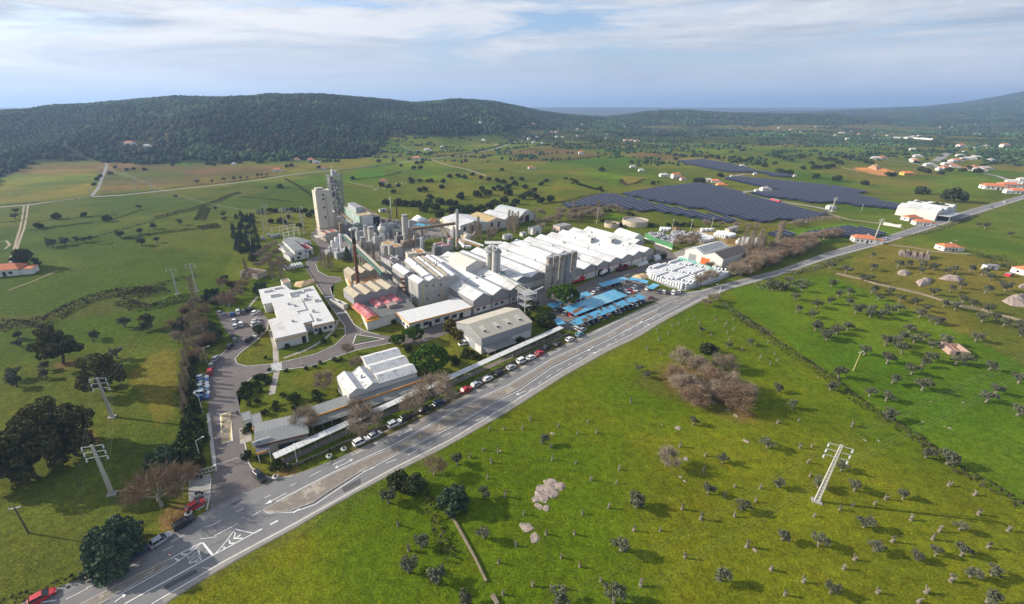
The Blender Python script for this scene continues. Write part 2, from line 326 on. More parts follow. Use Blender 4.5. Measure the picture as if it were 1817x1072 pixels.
mx = nd(nt, 'ShaderNodeMix', data_type='RGBA', blend_type='MULTIPLY'); mx.inputs[7].default_value = (1.4, 1.02, 1.1, 1); L(m_.outputs[0], mx.inputs[0]); L(cur, mx.inputs[6]); cur = mx.outputs[2]
n = nd(nt, 'ShaderNodeTexVoronoi', inp={'Scale': 0.42, 'Randomness': 1.0}); L(tc.outputs['Object'], n.inputs[0])
lt = nd(nt, 'ShaderNodeMath', operation='LESS_THAN'); lt.inputs[1].default_value = 0.07; L(n.outputs['Distance'], lt.inputs[0])
n3 = nd(nt, 'ShaderNodeTexNoise', inp={'Scale': 0.03, 'Detail': 3}); L(tc.outputs['Object'], n3.inputs[0]); gg = nd(nt, 'ShaderNodeMath', operation='GREATER_THAN'); gg.inputs[1].default_value = 0.5; L(n3.outputs[0], gg.inputs[0])
mu = nd(nt, 'ShaderNodeMath', operation='MULTIPLY'); L(lt.outputs[0], mu.inputs[0]); L(gg.outputs[0], mu.inputs[1])
mx = nd(nt, 'ShaderNodeMix', data_type='RGBA'); mx.inputs[7].default_value = (0.22, 0.21, 0.06, 1); L(mu.outputs[0], mx.inputs[0]); L(cur, mx.inputs[6]); L(mx.outputs[2], b.inputs['Base Color'])
bn = nd(nt, 'ShaderNodeTexNoise', inp={'Scale': 1.1, 'Detail': 6, 'Roughness': 0.7}); L(tc.outputs['Object'], bn.inputs[0])
bp = nd(nt, 'ShaderNodeBump', inp={'Strength': 1.0, 'Distance': 0.28}); L(bn.outputs[0], bp.inputs['Height']); L(bp.outputs[0], b.inputs['Normal'])
me.materials.append(gm)
go = bpy.data.objects.new('ground', me); COL.objects.link(go); tag(go, kind='structure')

hb = MB().box(-22000, 24000, -80, 43000, -1, 420); hz = hb.build('haze', None) if False else None
hm = bpy.data.materials.new('haze_air'); hm.use_nodes = True; nt = hm.node_tree; nt.nodes.clear(); o_ = nd(nt, 'ShaderNodeOutputMaterial'); pv = nd(nt, 'ShaderNodeVolumePrincipled')
pv.inputs['Color'].default_value = (0.43, 0.63, 1.0, 1); pv.inputs['Density'].default_value = 0.000135; pv.inputs['Anisotropy'].default_value = 0.2
nt.links.new(pv.outputs[0], o_.inputs['Volume'])
hz = hb.build('haze', hm); tag(hz, 'thin blue air over the far hills and plain', kind='stuff')

asph = M('asphalt', (0.185,0.18,0.178), var=0.14, scale=0.35, col2=(0.12,0.12,0.122), thr=(0.52,0.66), scale2=0.09)
asph2 = M('worn_asphalt', (0.13,0.112,0.108), var=0.12, scale=0.5, col2=(0.165,0.14,0.13), thr=(0.45,0.65), scale2=0.06)
white = M('road_paint', (0.66,0.66,0.63), var=0.22, scale=1.2); yellow = M('yellow_paint', (0.6,0.45,0.08), var=0.2)
conc = M('pale_concrete', (0.36,0.33,0.29), var=0.22, scale=0.6, col2=(0.24,0.2,0.16), thr=(0.5,0.6), scale2=0.25)
conc2 = M('grey_concrete', (0.30,0.29,0.27), var=0.2, scale=0.5)
lower = [(120,1200),(291,1072),(430,988),(520,940),(600,892),(700,839),(789,795),(900,732),(1000,668),(1080,623),(1130,600),(1185,566),(1244,534.6),(1293,514),(1380,490),(1469,460),(1575,431),(1661,403),(1723,383),(1817,353.5),(1900,328)]
upper = [(-150,1160),(30,1072),(95,1045),(186,1010),(245,978),(300,945),(345,918),(372,905),(440,868),(490,852),(537,837),(575,825),(620,803),(679,777),(746,743),(837,695),(904,661),(966,628),(1027,599),(1080,574),(1130,552),(1170,535),(1204,522),(1242,515),(1293,501),(1380,479),(1469,447),(1546,424.5),(1575,418),(1661,390),(1723,371),(1817,345.5),(1900,322)]
def wpoly(pts, z=0.0): return [gp(p, z) for p in pts]
mb = MB(); 
def ladder(lo, up, z, mb, n=120):      # sheet between two border lines
    def res(pts):
        P = wpoly(pts, z); d = [0]
        for a, b in zip(P[:-1], P[1:]): d.append(d[-1]+math.dist(a, b))
        t = np.linspace(0, d[-1], n); return list(zip(np.interp(t, d, [p[0] for p in P]), np.interp(t, d, [p[1] for p in P])))
    a, b = res(lo), res(up); vs = []
    for p, r_ in zip(a, b): vs += [(*p, z), (*r_, z)]
    mb.add(vs, [(2*i+1, 2*i, 2*i+2, 2*i+3) for i in range(n-1)]); return mb
struct('main_road', ladder(lower, upper, 0.03, mb), asph)
for n_ in [x for x in asph.node_tree.nodes if x.type == 'TEX_NOISE' and abs(x.inputs['Scale'].default_value-.09) < 1e-4]:      # tyre-worn streaks along the lanes
    mpp = nd(asph.node_tree, 'ShaderNodeMapping', vector_type='TEXTURE'); rh_ = Vector(gp((900,680)))-Vector(gp((640,820))); mpp.inputs['Rotation'].default_value = (0,0,math.atan2(rh_.y, rh_.x)); mpp.inputs['Scale'].default_value = (9.0, .28, 1)
    asph.node_tree.links.new([x for x in asph.node_tree.nodes if x.type == 'TEX_COORD'][0].outputs['Object'], mpp.inputs[0]); asph.node_tree.links.new(mpp.outputs[0], n_.inputs[0])
patch_m = M('fresh_asphalt_patch', (0.085,0.085,0.088), var=.25, scale=1.5)
for pz in (q('U4',1560,650, 1817,520, 1817,650, 1700,690, 1600,720), q('U4',90,860, 220,800, 225,815, 130,880, 60,900), q('h',1000,960, 1190,860, 1210,880, 1010,985)): struct('road_patch', sheet('', wpoly(pz), .042, None), patch_m)
hard = M('hard_shoulder', (0.27,0.245,0.215), var=0.2, scale=0.5)
mb = MB(); strip_mb(wpoly(lower[1:]), 1.5, 0.045, mb, flat=True, off=1.0); strip_mb(wpoly(upper[12:]), 1.6, 0.045, mb, flat=True, off=-1.0)
struct('road_shoulder', mb, hard)
PR = [(372,906),(374,850),(383,828)]+q('f',310,330, 315,230, 205,232, 205,35, 315,30)+[(371,668),(380,637)]+q('d',190,715, 285,640, 280,600, 200,590)+q('d',150,520, 110,430, 210,420, 400,398, 460,410, 520,480, 512,560, 430,640, 300,740, 255,790, 272,830, 350,850, 560,830, 700,800, 900,750, 1050,680, 1130,600, 1125,530, 1060,440, 980,320, 900,200, 830,100, 800,20)
PR += q('a', 720,850, 740,800, 850,770, 830,700, 770,640, 770,590, 830,570, 880,640, 910,720, 850,800, 805,840, 825,900, 900,940, 1000,950, 1022,972, 950,1000, 920,1040)
PR += q('d',1010,230, 1030,300, 1140,420, 1200,520, 1280,570, 1400,600)+[(705,597),(745,588),(787,572),(859,545),(905,526),(940,512),(1000,505),(1018,512),(1060,492),(1142,472),(1165,462)]+q('U2',640,500, 600,410, 650,400, 760,440, 850,520, 930,600, 880,660, 760,720, 560,740, 480,760)
PR += [(1138,484),(1100,498),(1060,512),(1020,530),(985,540),(935,545),(880,558),(800,590),(740,612)]+q('d',1500,665, 1220,722, 1100,762, 850,852, 600,882, 400,930, 330,990, 270,1072)+[(423,693),(425,722),(427.6,738),(432,758),(434,783),(441,821),(447.7,832),(465.6,843.5),(486,850),(440,872)]
struct('plant_road', sheet('', wpoly(PR), 0.015, None), asph2)
CPK = q('U3',0,480, 350,330, 460,230, 600,190, 960,90, 1200,160, 1330,260, 1400,240, 1640,270, 1660,300, 1560,350, 1290,400, 1240,390, 900,500, 320,740, 240,780, 60,700, 0,640)
struct('car_park', sheet('', wpoly(CPK), 0.022, None), M('car_park_asphalt', (0.15,0.138,0.128), var=0.15, scale=0.4, col2=(0.2,0.185,0.17), thr=(0.45,0.65), scale2=0.08))
yard = M('works_yard', (0.17,0.15,0.13), var=0.25, scale=0.25, col2=(0.25,0.23,0.2), thr=(0.45,0.65), scale2=0.07)
YD = q('a',800,560, 1050,430, 1500,500, 1787,480)+q('b',640,330, 1000,300, 1180,260, 1220,290, 1100,330, 960,380, 620,430, 330,470, 330,560, 560,560)+q('b',700,640, 560,800, 0,700)+q('a',1300,820, 1000,760, 850,700)
struct('works_yard', sheet('', wpoly(YD), 0.008, None), yard)
struct('yard', sheet('', wpoly(q('U2',860,520, 1000,470, 1040,450, 1180,420, 1420,440, 1560,560, 1540,720, 1420,740, 1240,720, 930,620)), 0.012, None), M('dusty_yard', (0.27,0.24,0.20), var=0.2, scale=0.3))
struct('bag_yard', sheet('', wpoly(q('U2',480,760, 720,690, 900,640, 1300,740, 1700,800, 1400,930, 1010,1030, 800,980, 520,860)), 0.018, None), conc2)
struct('gate_pavement', sheet('', wpoly(q('h',1150,312, 1215,292, 1285,275, 1290,330, 1275,420, 1245,480, 1200,505, 1150,440)), .026, None), conc2)
mb = MB()
for ln, w_ in ((q('d',540,560, 575,690, 580,820), 2.0), (q('d',590,880, 570,960, 545,1072), 2.0), (q('d',640,785, 820,720, 960,640, 1040,560, 1075,480), 1.2), (q('d',430,300, 360,385), 1.3), (q('d',1040,548, 1120,548), .9), (q('f',600,440, 610,560), 3.0)):
    strip_mb(wpoly(ln), w_, 0.028, mb, flat=True, step=4)
struct('footpath', mb, conc)
mb = MB()
def kerb(line, w=0.35, h=0.12):
    P = dens(wpoly(line), 3.0)
    for a, b in zip(P[:-1], P[1:]):
        dx, dy = b[0]-a[0], b[1]-a[1]; l = math.hypot(dx, dy) or 1; nx, ny = -dy/l*w/2, dx/l*w/2
        mb.prism([(a[0]-nx,a[1]-ny),(b[0]-nx,b[1]-ny),(b[0]+nx,b[1]+ny),(a[0]+nx,a[1]+ny)], 0.0, h)
kerb(q('d',520,480, 512,560, 430,640, 300,740, 255,790, 272,830, 350,850, 560,830, 700,800, 900,750, 1050,680, 1130,600, 1125,530, 1060,440, 980,320, 900,200))
kerb(q('d',270,1072, 330,990, 400,930, 600,882, 850,852, 1100,762, 1220,722, 1500,665)); kerb(q('d',1010,230, 1030,300, 1140,420, 1200,520, 1280,570, 1400,600))
kerb([(374,850),(372,880),(367,905)]); kerb([(369.4,734),(375,780),(381,826)], .9); kerb([(434,783),(441,821),(447.7,832),(465.6,843.5),(486,850),(520,845)]); kerb(q('d',285,640, 190,718, 100,800))
kerb(q('a',805,840, 825,900, 900,940, 1000,950)); kerb(q('U3',320,745, 900,510, 1200,410, 1290,390), .4, .5)
struct('kerb', mb, M('kerb_stone', (0.42,0.40,0.37), var=0.2))
MED = [[(465,906),(490,893),(594,840),(700,794),(828,720),(900,688),(978,641),(1080,594),(1119,572),(1170,549),(1168,553),(1119,580),(1080,600),(978,649.5),(926,686.5),(868,718),(813,749),(724,794),(639,838),(590,868),(555,892),(515,907),(485,910)],
       [(100,1105),(145,1072),(215,1036),(295,995),(306,992),(309,996),(300,1003),(230,1042),(178,1072),(130,1105)], [(1198,536),(1215,527),(1238,521.5),(1241,524),(1228,529),(1208,537)]]
mmat = M('median_concrete', (0.205,0.178,0.15), var=0.22, scale=0.9, col2=(0.36,0.31,0.25), thr=(0.54,0.6), scale2=0.16)
for md in MED:
    P = wpoly(md); mb = MB(); mb.prism(P, 0.0, 0.14); struct('road_median', mb, mmat)
    kb = MB(); P2 = P+[P[0]]; strip_mb(P2, 0.28, 0.165, kb, flat=True, step=5); struct('median_kerb', kb, M('median_kerb_stone', (0.36,0.33,0.3), var=0.25))
mk = MB()
ZL = [0.05]
def line(pts, w=0.16, dash=None, mb=None, z=None, n0=0):
    ZL[0] += 0.0015; z = ZL[0] if z is None else z+ZL[0]-.06
    mb = mb or mk; P = dens(wpoly(pts), 1.5)
    if dash is None: strip_mb(P, w, z, mb, flat=True, step=3); return
    on, offd = dash; seg = []; acc = 0
    for a, b in zip(P[:-1], P[1:]):
        l = math.dist(a, b); ph = acc % (on+offd)
        if ph < on: seg.append(a); seg.append(b)
        elif seg: strip_mb(seg, w, z, mb, flat=True, step=50); seg = []
        acc += l
    if seg: strip_mb(seg, w, z, mb, flat=True, step=50)
line([(269,1072),(400,995),(520,931),(600,886),(700,830),(800,780),(920,708),(1000,658),(1080,614),(1135,587)]+[(1185,559),(1244,530),(1293,510.5),(1380,487),(1469,457.5),(1575,429),(1661,401),(1723,381),(1817,351.5)], .22)
line([(490,890),(594,837),(700,789),(828,717),(900,684),(978,637.5),(1080,591),(1119,569),(1172,546)], .22)
line([(465,906),(478,911),(520,909),(558,896),(594,872),(645,838),(724,796),(813,752),(868,720.5),(926,690),(978,653),(1080,603),(1119,583),(1170,556)], .22)
line(q('h',500,1078, 760,940, 1000,815, 1225,700), .22); line(q('h',620,1072, 830,960, 1060,830, 1180,745, 1230,700), .2)
line(q('h',760,1072, 1000,940, 1300,775, 1550,640), .26)
line([q('h',1550,640),(520,910),q('U4',1180,830)], .42, (1.4, 1.2))
line([(640,822),(724,778),(813,730),(900,682)], .12, (.1, 99))
line(q('h',180,1072, 400,1042, 590,945, 740,868, 830,830), .18, (3.2, 4.5)); line(q('h',400,1045, 470,1012, 720,880, 930,778, 1120,690, 1420,650), .16, (3, 4.2))
line(q('U5',160,575, 340,480, 700,350, 1150,110, 1400,-10)+q('f',1060,860, 1250,760, 1440,670, 1570,600, 1787,490), .16, (2.6, 3.4))
line(q('U5',700,500, 980,355, 1170,255, 1380,120), .2, (3.2, 3.4))
line(q('i',560,860, 960,680, 1400,470, 1787,290)+q('e',1260,700, 1787,440)+q('U3',1000,560, 1290,450), .16, (2.4, 2.2))
line(q('i',640,1060, 1000,930, 1230,800, 1787,545)+q('e',1350,810, 1600,680, 1787,590)+q('U3',1000,770, 1200,680, 1450,560), .18, (2.6, 3.2))
line(q('U3',780,870, 1100,690, 1360,590, 1640,450), .16); line([(1242,526),(1300,506),(1380,484.5),(1469,453),(1575,424.5),(1661,396.5),(1817,349.5)], .16, (3, 4))
line(q('U3',560,790, 1200,470, 1440,370, 1640,290)+[(1242,517),(1293,504)], .18); line(q('U3',1400,480, 1540,400, 1640,380), .16); line(q('U3',1560,420, 1650,430, 1780,370), .16)
def fill(pts, z=0.105): mk.add([(x, y, z) for x, y in wpoly(pts)][::-1], [tuple(range(len(pts)))])
fill(q('h',1228,700, 1242,696, 1306,772, 1290,780)); line(q('h',1306,775, 1360,715, 1435,617, 1500,632, 1552,642), .25)
for a in (q('h',1150,748, 1165,735, 1190,738, 1175,748), q('h',1100,765, 1140,768, 1150,776, 1110,776), q('h',1060,795, 1075,793, 1105,808, 1080,812)): fill(a)
line(q('h',1435,635, 1428,675, 1480,672), .34); line(q('h',1470,650, 1432,676), .34); line(q('h',1398,682, 1402,703, 1432,702), .34); fill(q('h',1358,735, 1366,722, 1380,733))
def arrow(tip, tail, w=0.5):
    a, b = gp(tip), gp(tail); d = Vector((b[0]-a[0], b[1]-a[1])); l = d.length; d.normalize(); n = Vector((-d.y, d.x)); A = Vector(a)
    P = [A, A+d*l*.3+n*w, A+d*l*.3+n*w*.22, A+d*l+n*w*.22, A+d*l-n*w*.22, A+d*l*.3-n*w*.22, A+d*l*.3-n*w]
    mk.add([(p.x, p.y, 0.108) for p in P], [tuple(range(7))])
for z_, a in (('h',(772,1012,700,1062)), ('U4',(525,878,820,725)), ('i',(420,1032,500,1000)), ('i',(565,960,500,1000)), ('i',(915,780,980,750)), ('i',(1035,722,980,750)),
              ('i',(1660,400,1700,378)), ('i',(1750,358,1700,378)), ('e',(860,935,900,912)), ('e',(940,895,900,912)), ('U3',(1165,655,1100,690)), ('U3',(1255,690,1180,730)), ('U3',(975,760,905,800)), ('e',(1050,990,1130,955)), ('e',(1620,640,1665,600)), ('e',(1660,660,1720,635))):
    t, u_ = q(z_, *a); arrow(t, u_, 0.55)
def zebra(z_, x0, y0, x1, y1, n, w, ln):
    a, b = gp(q(z_, x0, y0)), gp(q(z_, x1, y1)); d = Vector((b[0]-a[0], b[1]-a[1])); nn = Vector((-d.y, d.x)).normalized()*ln/2; dd = d.normalized()*w/2
    for k in range(n):
        c_ = Vector(a)+d*((k+.5)/n) if False else Vector(a)+(Vector(b)-Vector(a))*((k+.5)/n)
        P = [c_-dd-nn, c_+dd-nn, c_+dd+nn, c_-dd+nn]; mk.add([(p.x, p.y, 0.05) for p in P], [(0,1,2,3)])
zebra('d',583,825, 583,885, 6, .5, 3.6); zebra('d',965,300, 1040,292, 7, .5, 1.8); zebra('d',1060,432, 1140,420, 7, .5, 1.8)
for k in range(7): line(q('d',410+8*k,470-14*k if k > 2 else 468-9*k, 455+2*k,440-10*k), .12)
line(q('d',1190,672, 1215,600, 1440,635), .3, z=.17); line(q('d',1195,685, 1440,636), .3, z=.17)
struct('road_markings', mk, white)
mb = MB(); mb.prism(wpoly(q('d',1218,606, 1400,634, 1200,668)), 0.0, 0.14); struct('grass_island', mb, M('island_grass', (0.07,0.09,0.03), var=0.4, scale=1.5))
def text_mesh(s, size, mat, name, ext=0.0):
    cu = bpy.data.curves.new(name, 'FONT'); cu.body = s; cu.size = size; cu.extrude = ext; cu.align_x = 'CENTER'; cu.align_y = 'CENTER'
    o = bpy.data.objects.new(name+'_tmp', cu); COL.objects.link(o); dg = bpy.context.evaluated_depsgraph_get(); me = bpy.data.meshes.new_from_object(o.evaluated_get(dg)); me.name = name
    bpy.data.objects.remove(o); me.materials.clear(); me.materials.append(mat); return me
st = bpy.data.objects.new('stop_lettering', text_mesh('STOP', 1.0, white, 'stop_lettering')); COL.objects.link(st); tag(st, kind='structure')
c0 = gp(q('h',1183,797)); a, b = gp(q('h',1165,828)), gp(q('h',1200,766)); dd = Vector(gp(q('h',1300,775)))-Vector(gp(q('h',1000,940)))
st.location = (c0[0], c0[1], 0.11); st.rotation_euler = (0, 0, math.atan2(dd.y, dd.x)-math.pi/2); st.scale = (1.1, 3.3, 1)
wb = thing('weighbridge', 'long rectangular vehicle weighbridge with yellow and white border in the entrance road', 'weighbridge', (*gp((401,760)), 0))
o0 = gp((401,760)); W4 = [gp(p) for p in q('f',400,340, 488,315, 507,548, 420,573)]; loc = [(x-o0[0], y-o0[1]) for x, y in W4]
def inset(P, k): cx_, cy_ = sum(p[0] for p in P)/len(P), sum(p[1] for p in P)/len(P); return [(cx_+(x-cx_)*(1-k[0] if True else 1), cy_+(y-cy_)*(1-k[1])) for x, y in P]
mb = MB(); mb.prism(loc, 0.02, 0.10); mb.build('border', white, wb); mb = MB(); mb.prism(inset(loc, (.13,.03)), 0.05, 0.115); mb.build('edge_strip', yellow, wb)
mb = MB(); mb.prism(inset(loc, (.24,.06)), 0.06, 0.13); mb.build('deck', M('stained_deck', (0.30,0.24,0.17), col2=(0.1,0.09,0.08), thr=(.45,.6), scale2=.35), wb)
trk = M('lane_surface', (0.26,0.245,0.22), var=0.15); trd = M('dirt_track', (0.27,0.22,0.14), var=0.2)
def track(name, pts, w, m_=trk, dz=0.12): struct(name, strip_mb([gt(p)[:2] for p in pts], w, dz, step=10), m_)
track('lane', q('k',-300,800, 0,752, 180,738, 330,718, 560,690, 740,680, 1100,642, 1400,610, 1700,572)+q('l',-20,578, 90,560, 240,540, 500,515, 740,487, 850,475, 960,460, 1100,442, 1240,420, 1380,395, 1450,370, 1530,330, 1560,318), 4.6)
track('lane', q('k',555,692, 600,640, 640,540, 655,490, 640,470), 3.6, M('gravel_lane', (0.2,0.19,0.17)))
track('dirt_track', q('k',148,740, 140,800, 125,880, 100,960, 80,1040, 60,1072), 1.4, trd); track('dirt_track', q('k',172,742, 165,800, 150,880, 120,960, 95,1040), 1.4, trd)
track('dirt_track', q('l',990,462, 1080,495, 1200,520, 1320,560), 4, trd); track('dirt_track', q('l',460,595, 640,635), 1.5, trd); track('dirt_track', q('l',780,368, 880,410, 940,400), 4, trd)
track('dirt_track', q('S2',510,285, 600,262, 740,235, 860,240), 5, trk); track('dirt_track', q('S2',1080,420, 960,415, 750,425, 690,440, 760,465, 960,505, 1200,545, 1500,590, 1700,640), 6, trk)
track('dirt_track', q('S2',320,350, 440,380, 690,440), 4, trd); track('dirt_track', q('j',600,190, 760,235, 960,262, 1100,290), 4, trd)
track('dirt_track', q('n',580,560, 700,590), 4, trd); track('lane', q('n',1220,520, 1290,470, 1340,455), 12, trk); track('lane', q('n',1180,525, 1250,570), 7, trk); track('lane', q('n',1540,600, 1640,620, 1720,650, 1770,690), 6, trk)
track('dirt_track', q('j',1000,385, 1150,405, 1290,430, 1500,445), 3, trd); track('lane', q('m',880,530, 950,505, 1020,490, 1200,490, 1360,480), 4, trd)
track('dirt_track', q('n',870,505, 1060,530, 1180,560), 4, trk); track('dirt_track', q('p',60,440, 200,390, 400,305), .8, trd, .08)
track('dirt_track', q('k',0,965, 40,960, 60,985, 30,1010), 1.4, trd)
wht = M('white_render', (0.55,0.54,0.51), var=0.1, scale=0.4, col2=(0.42,0.39,0.34), thr=(0.56,0.75), scale2=0.12)
roofw = M('white_sheet_roof_y', (0.57,0.575,0.58), rough=.6, var=0.09, scale=0.15, col2=(0.40,0.395,0.38), thr=(0.48,0.66), scale2=0.09, stripe=(1,3.0), sdark=.86)
roofx = M('white_sheet_roof_x', (0.60,0.61,0.61), rough=.6, var=0.07, scale=0.12, col2=(0.46,0.46,0.44), thr=(0.5,0.68), scale2=0.07, stripe=(0,3.0), sdark=.9)
clad = M('grey_cladding', (0.28,0.28,0.285), rough=.6, var=0.12, scale=0.5, stripe=(0,0.9), sdark=.8)
cladc = M('concrete_panel', (0.36,0.355,0.34), var=0.14, scale=0.3, col2=(0.28,0.26,0.23), thr=(.5,.68), scale2=.12, stripe=(0,1.2), sdark=.86)
dark = M('dark_opening', (0.025,0.027,0.03), rough=.3, var=.1); glass = M('window_glass', (0.03,0.04,0.05), rough=.15, var=.2, spec=.6)
steel = M('galvanised_steel', (0.38,0.385,0.39), rough=.5, var=0.15, scale=1.0, metal=.2); steelw = M('white_steel', (0.6,0.6,0.58), rough=.5, var=.1)
orange = M('orange_fascia', (0.72,0.33,0.05), var=.12, scale=.6); gutterm = M('gutter_grey', (0.16,0.16,0.165), var=.2)
beige = M('beige_sheet_roof', (0.44,0.405,0.33), rough=.7, var=.1, scale=.2, stripe=(0,2.5), sdark=.9); brownr = M('brown_stained_roof', (0.40,0.345,0.25), var=.16, scale=.25, stripe=(1,1.5), sdark=.88)
rust = M('rusty_steel', (0.24,0.085,0.03), var=.35, scale=.6, col2=(0.05,0.03,0.025), thr=(.42,.6), scale2=.25); rustf = M('rusty_flat_roof', (0.36,0.19,0.08), var=.3, scale=.3, col2=(0.42,0.30,0.18), thr=(.45,.6), scale2=.15)
tile = M('terracotta_tile', (0.52,0.17,0.08), var=.2, scale=.8, rand=.12); redr = M('faded_red_roof', (0.38,0.085,0.10), var=.2, scale=.3, col2=(0.52,0.26,0.26), thr=(.45,.62), scale2=.2, stripe=(1,1.2), sdark=.8)
greyr = M('grey_sheet_roof', (0.215,0.225,0.225), var=.12, scale=.3, stripe=(0,1.0), sdark=.85); flatg = M('grey_felt_roof', (0.14,0.14,0.135), var=.2, scale=.3)
flatw = M('white_membrane_roof', (0.57,0.565,0.55), var=.07, scale=.3, col2=(0.42,0.39,0.34), thr=(.55,.7), scale2=.1)
mossy = M('lichen_white_sheet', (0.55,0.55,0.55), var=.15, scale=1.2, col2=(0.2,0.195,0.18), thr=(.52,.68), scale2=.6, stripe=(0,1.1), sdark=.8)
cream = M('cream_panel', (0.50,0.46,0.385), var=.08, scale=.2, col2=(0.44,0.37,0.27), thr=(.48,.7), scale2=.05)
redb = M('brick_red', (0.3,0.09,0.05), var=.2); wood = M('pale_timber', (0.5,0.36,0.2), var=.25, scale=2)
class Bld:
    """local frame: x along the front eave A-B, y back into the building; survey points taken at height z"""
    def __init__(s, name, label, cat, A, B, C, z, group=None, ext=(0,0)):
        a, b, c = Vector(gp(A, z)), Vector(gp(B, z)), Vector(gp(C, z)); e = (b-a).normalized(); n = Vector((-e.y, e.x)); W = (c-a).dot(n)
        if W < 0: a, b = b, a; e = -e; n = -n; W = -W
        a = a-e*ext[0]; b = b+e*ext[1]
        s.a, s.e, s.n, s.L, s.W, s.h = a, e, n, (b-a).length, W, z; s.ang = math.atan2(e.y, e.x)
        s.root = thing(name, label, cat, (a.x, a.y, 0), s.ang, group) if name else None
    def loc(s, p, z): v = Vector(gp(p, z))-s.a; return v.dot(s.e), v.dot(s.n)
    def wld(s, x, y, z=0): v = s.a+s.e*x+s.n*y; return (v.x, v.y, z)
    def part(s, name, mb, mat, label=None): o = mb.build(name, mat, s.root); tag(o, label) if o else 0; return o
    def walls(s, mat=None, x0=0, x1=None, y0=0, y1=None, z0=0, z1=None, name='wall'):
        return s.part(name, MB().box(x0, s.L if x1 is None else x1, y0, s.W if y1 is None else y1, z0, s.h if z1 is None else z1), mat or wht)
    def gable(s, n, axis, rise, mat, wmat=None, x0=0, x1=None, y0=0, y1=None, z=None, ov=0.3, name='roof', th=.18, gut=True, asym=.5, wallz=None, skew=None):
        x1 = s.L if x1 is None else x1; y1 = s.W if y1 is None else y1; z = s.h if z is None else z; R = MB(); Wm = MB(); G = MB()
        if axis == 'y': lo, hi, f0, f1 = x0, x1, y0, y1
        else: lo, hi, f0, f1 = y0, y1, x0, x1
        P = (lambda u, v, w_: (u, v, w_)) if axis == 'y' else (lambda u, v, w_: (v, u, w_))
        b = (hi-lo)/n
        for k in range(n):
            u0, u1 = lo+k*b, lo+(k+1)*b; um = u0+(u1-u0)*asym
            for (p0, z0_, p1, z1_) in ((u0, z, um, z+rise), (um, z+rise, u1, z)):
                vs = [P(p0,f0-ov,z0_+.02), P(p1,f0-ov,z1_+.02), P(p1,f1+ov,z1_+.02), P(p0,f1+ov,z0_+.02)]; vs += [(a_,b_,c_+th) for a_,b_,c_ in vs]
                fs = [(3,2,1,0),(4,5,6,7),(0,1,5,4),(1,2,6,5),(2,3,7,6),(3,0,4,7)]
                if axis == 'x': fs = [f[::-1] for f in fs]
                R.add(vs, fs)
            if gut and n > 1 and k: 
                a_, c_ = P(u0-.3, f0-ov-.02, z+.12), P(u0+.3, f1+ov+.02, z+.3); G.box(min(a_[0],c_[0]), max(a_[0],c_[0]), min(a_[1],c_[1]), max(a_[1],c_[1]), a_[2], c_[2])
        s.part(name, R, mat)
        for f, off in ((f0, -.04), (f1, .04)):
            pts = [P(lo, f+off, z-.3), P(hi, f+off, z-.3)]
            for k in range(n-1, -1, -1): pts += [P(lo+(k+1)*b, f+off, z), P(lo+(k+asym)*b, f+off, z+rise)]
            pts.append(P(lo, f+off, z)); s.part('gable_wall', MB().add(pts, [tuple(range(len(pts)))]), wmat or wht)
        if G.v: s.part('gutter', G, gutterm)
    def flat(s, mat, x0=0, x1=None, y0=0, y1=None, z=None, par=.35, pm=None, name='roof', fascia=None, fh=.5):
        x1 = s.L if x1 is None else x1; y1 = s.W if y1 is None else y1; z = s.h if z is None else z
        s.part(name, MB().box(x0+.2, x1-.2, y0+.2, y1-.2, z-.1, z+.05), mat); m_ = MB(); t = .22
        for bx in ((x0-.05,x1+.05,y0-.05,y0+t), (x0-.05,x1+.05,y1-t,y1+.05), (x0-.05,x0+t,y0+t,y1-t), (x1-t,x1+.05,y0+t,y1-t)): m_.box(*bx, z-.15, z+par)
        s.part('parapet', m_, pm or wht)
        if fascia:
            f_ = MB()
            for bx in ((x0-.12,x1+.12,y0-.12,y0-.055), (x0-.12,x1+.12,y1+.055,y1+.12), (x0-.12,x0-.055,y0-.055,y1+.055), (x1+.055,x1+.12,y0-.055,y1+.055)): f_.box(*bx, z-fh, z+par-.05)
            s.part('fascia', f_, fascia)
    def holes(s, side, items, mat=None, name='window', frame=None, d=.05):
        for (u, z0, w_, h_) in items:
            m_ = MB(); k = d
            if side == 'f': bx = (u, u+w_, -k, .02, z0, z0+h_)
            elif side == 'b': bx = (u, u+w_, s.W-.02, s.W+k, z0, z0+h_)
            elif side == 'l': bx = (-k, .02, u, u+w_, z0, z0+h_)
            else: bx = (s.L-.02, s.L+k, u, u+w_, z0, z0+h_)
            m_.box(*bx); o = s.part(name, m_, mat or glass)
            if frame:
                f = MB(); e_ = .12
                if side in 'fb':
                    y0_, y1_ = (bx[2]-.04, bx[3]) if side == 'f' else (bx[2], bx[3]+.04)
                    f.box(bx[0]-e_, bx[1]+e_, y0_, y1_, z0-e_, z0-.01); f.box(bx[0]-e_, bx[1]+e_, y0_, y1_, z0+h_+.01, z0+h_+e_)
                    f.box(bx[0]-e_, bx[0]-.01, y0_, y1_, z0-.01, z0+h_+.01); f.box(bx[1]+.01, bx[1]+e_, y0_, y1_, z0-.01, z0+h_+.01)
                f.build('frame', frame, o)
    def boxes(s, name, items, mat):
        for bx in items: s.part(name, MB().box(*bx), mat)
RF = Bld(None, '', '', q('U1',930,430), q('U1',1660,230), q('U1',960,10), 8.0)
bay = RF.L/6.0; DEP = RF.W
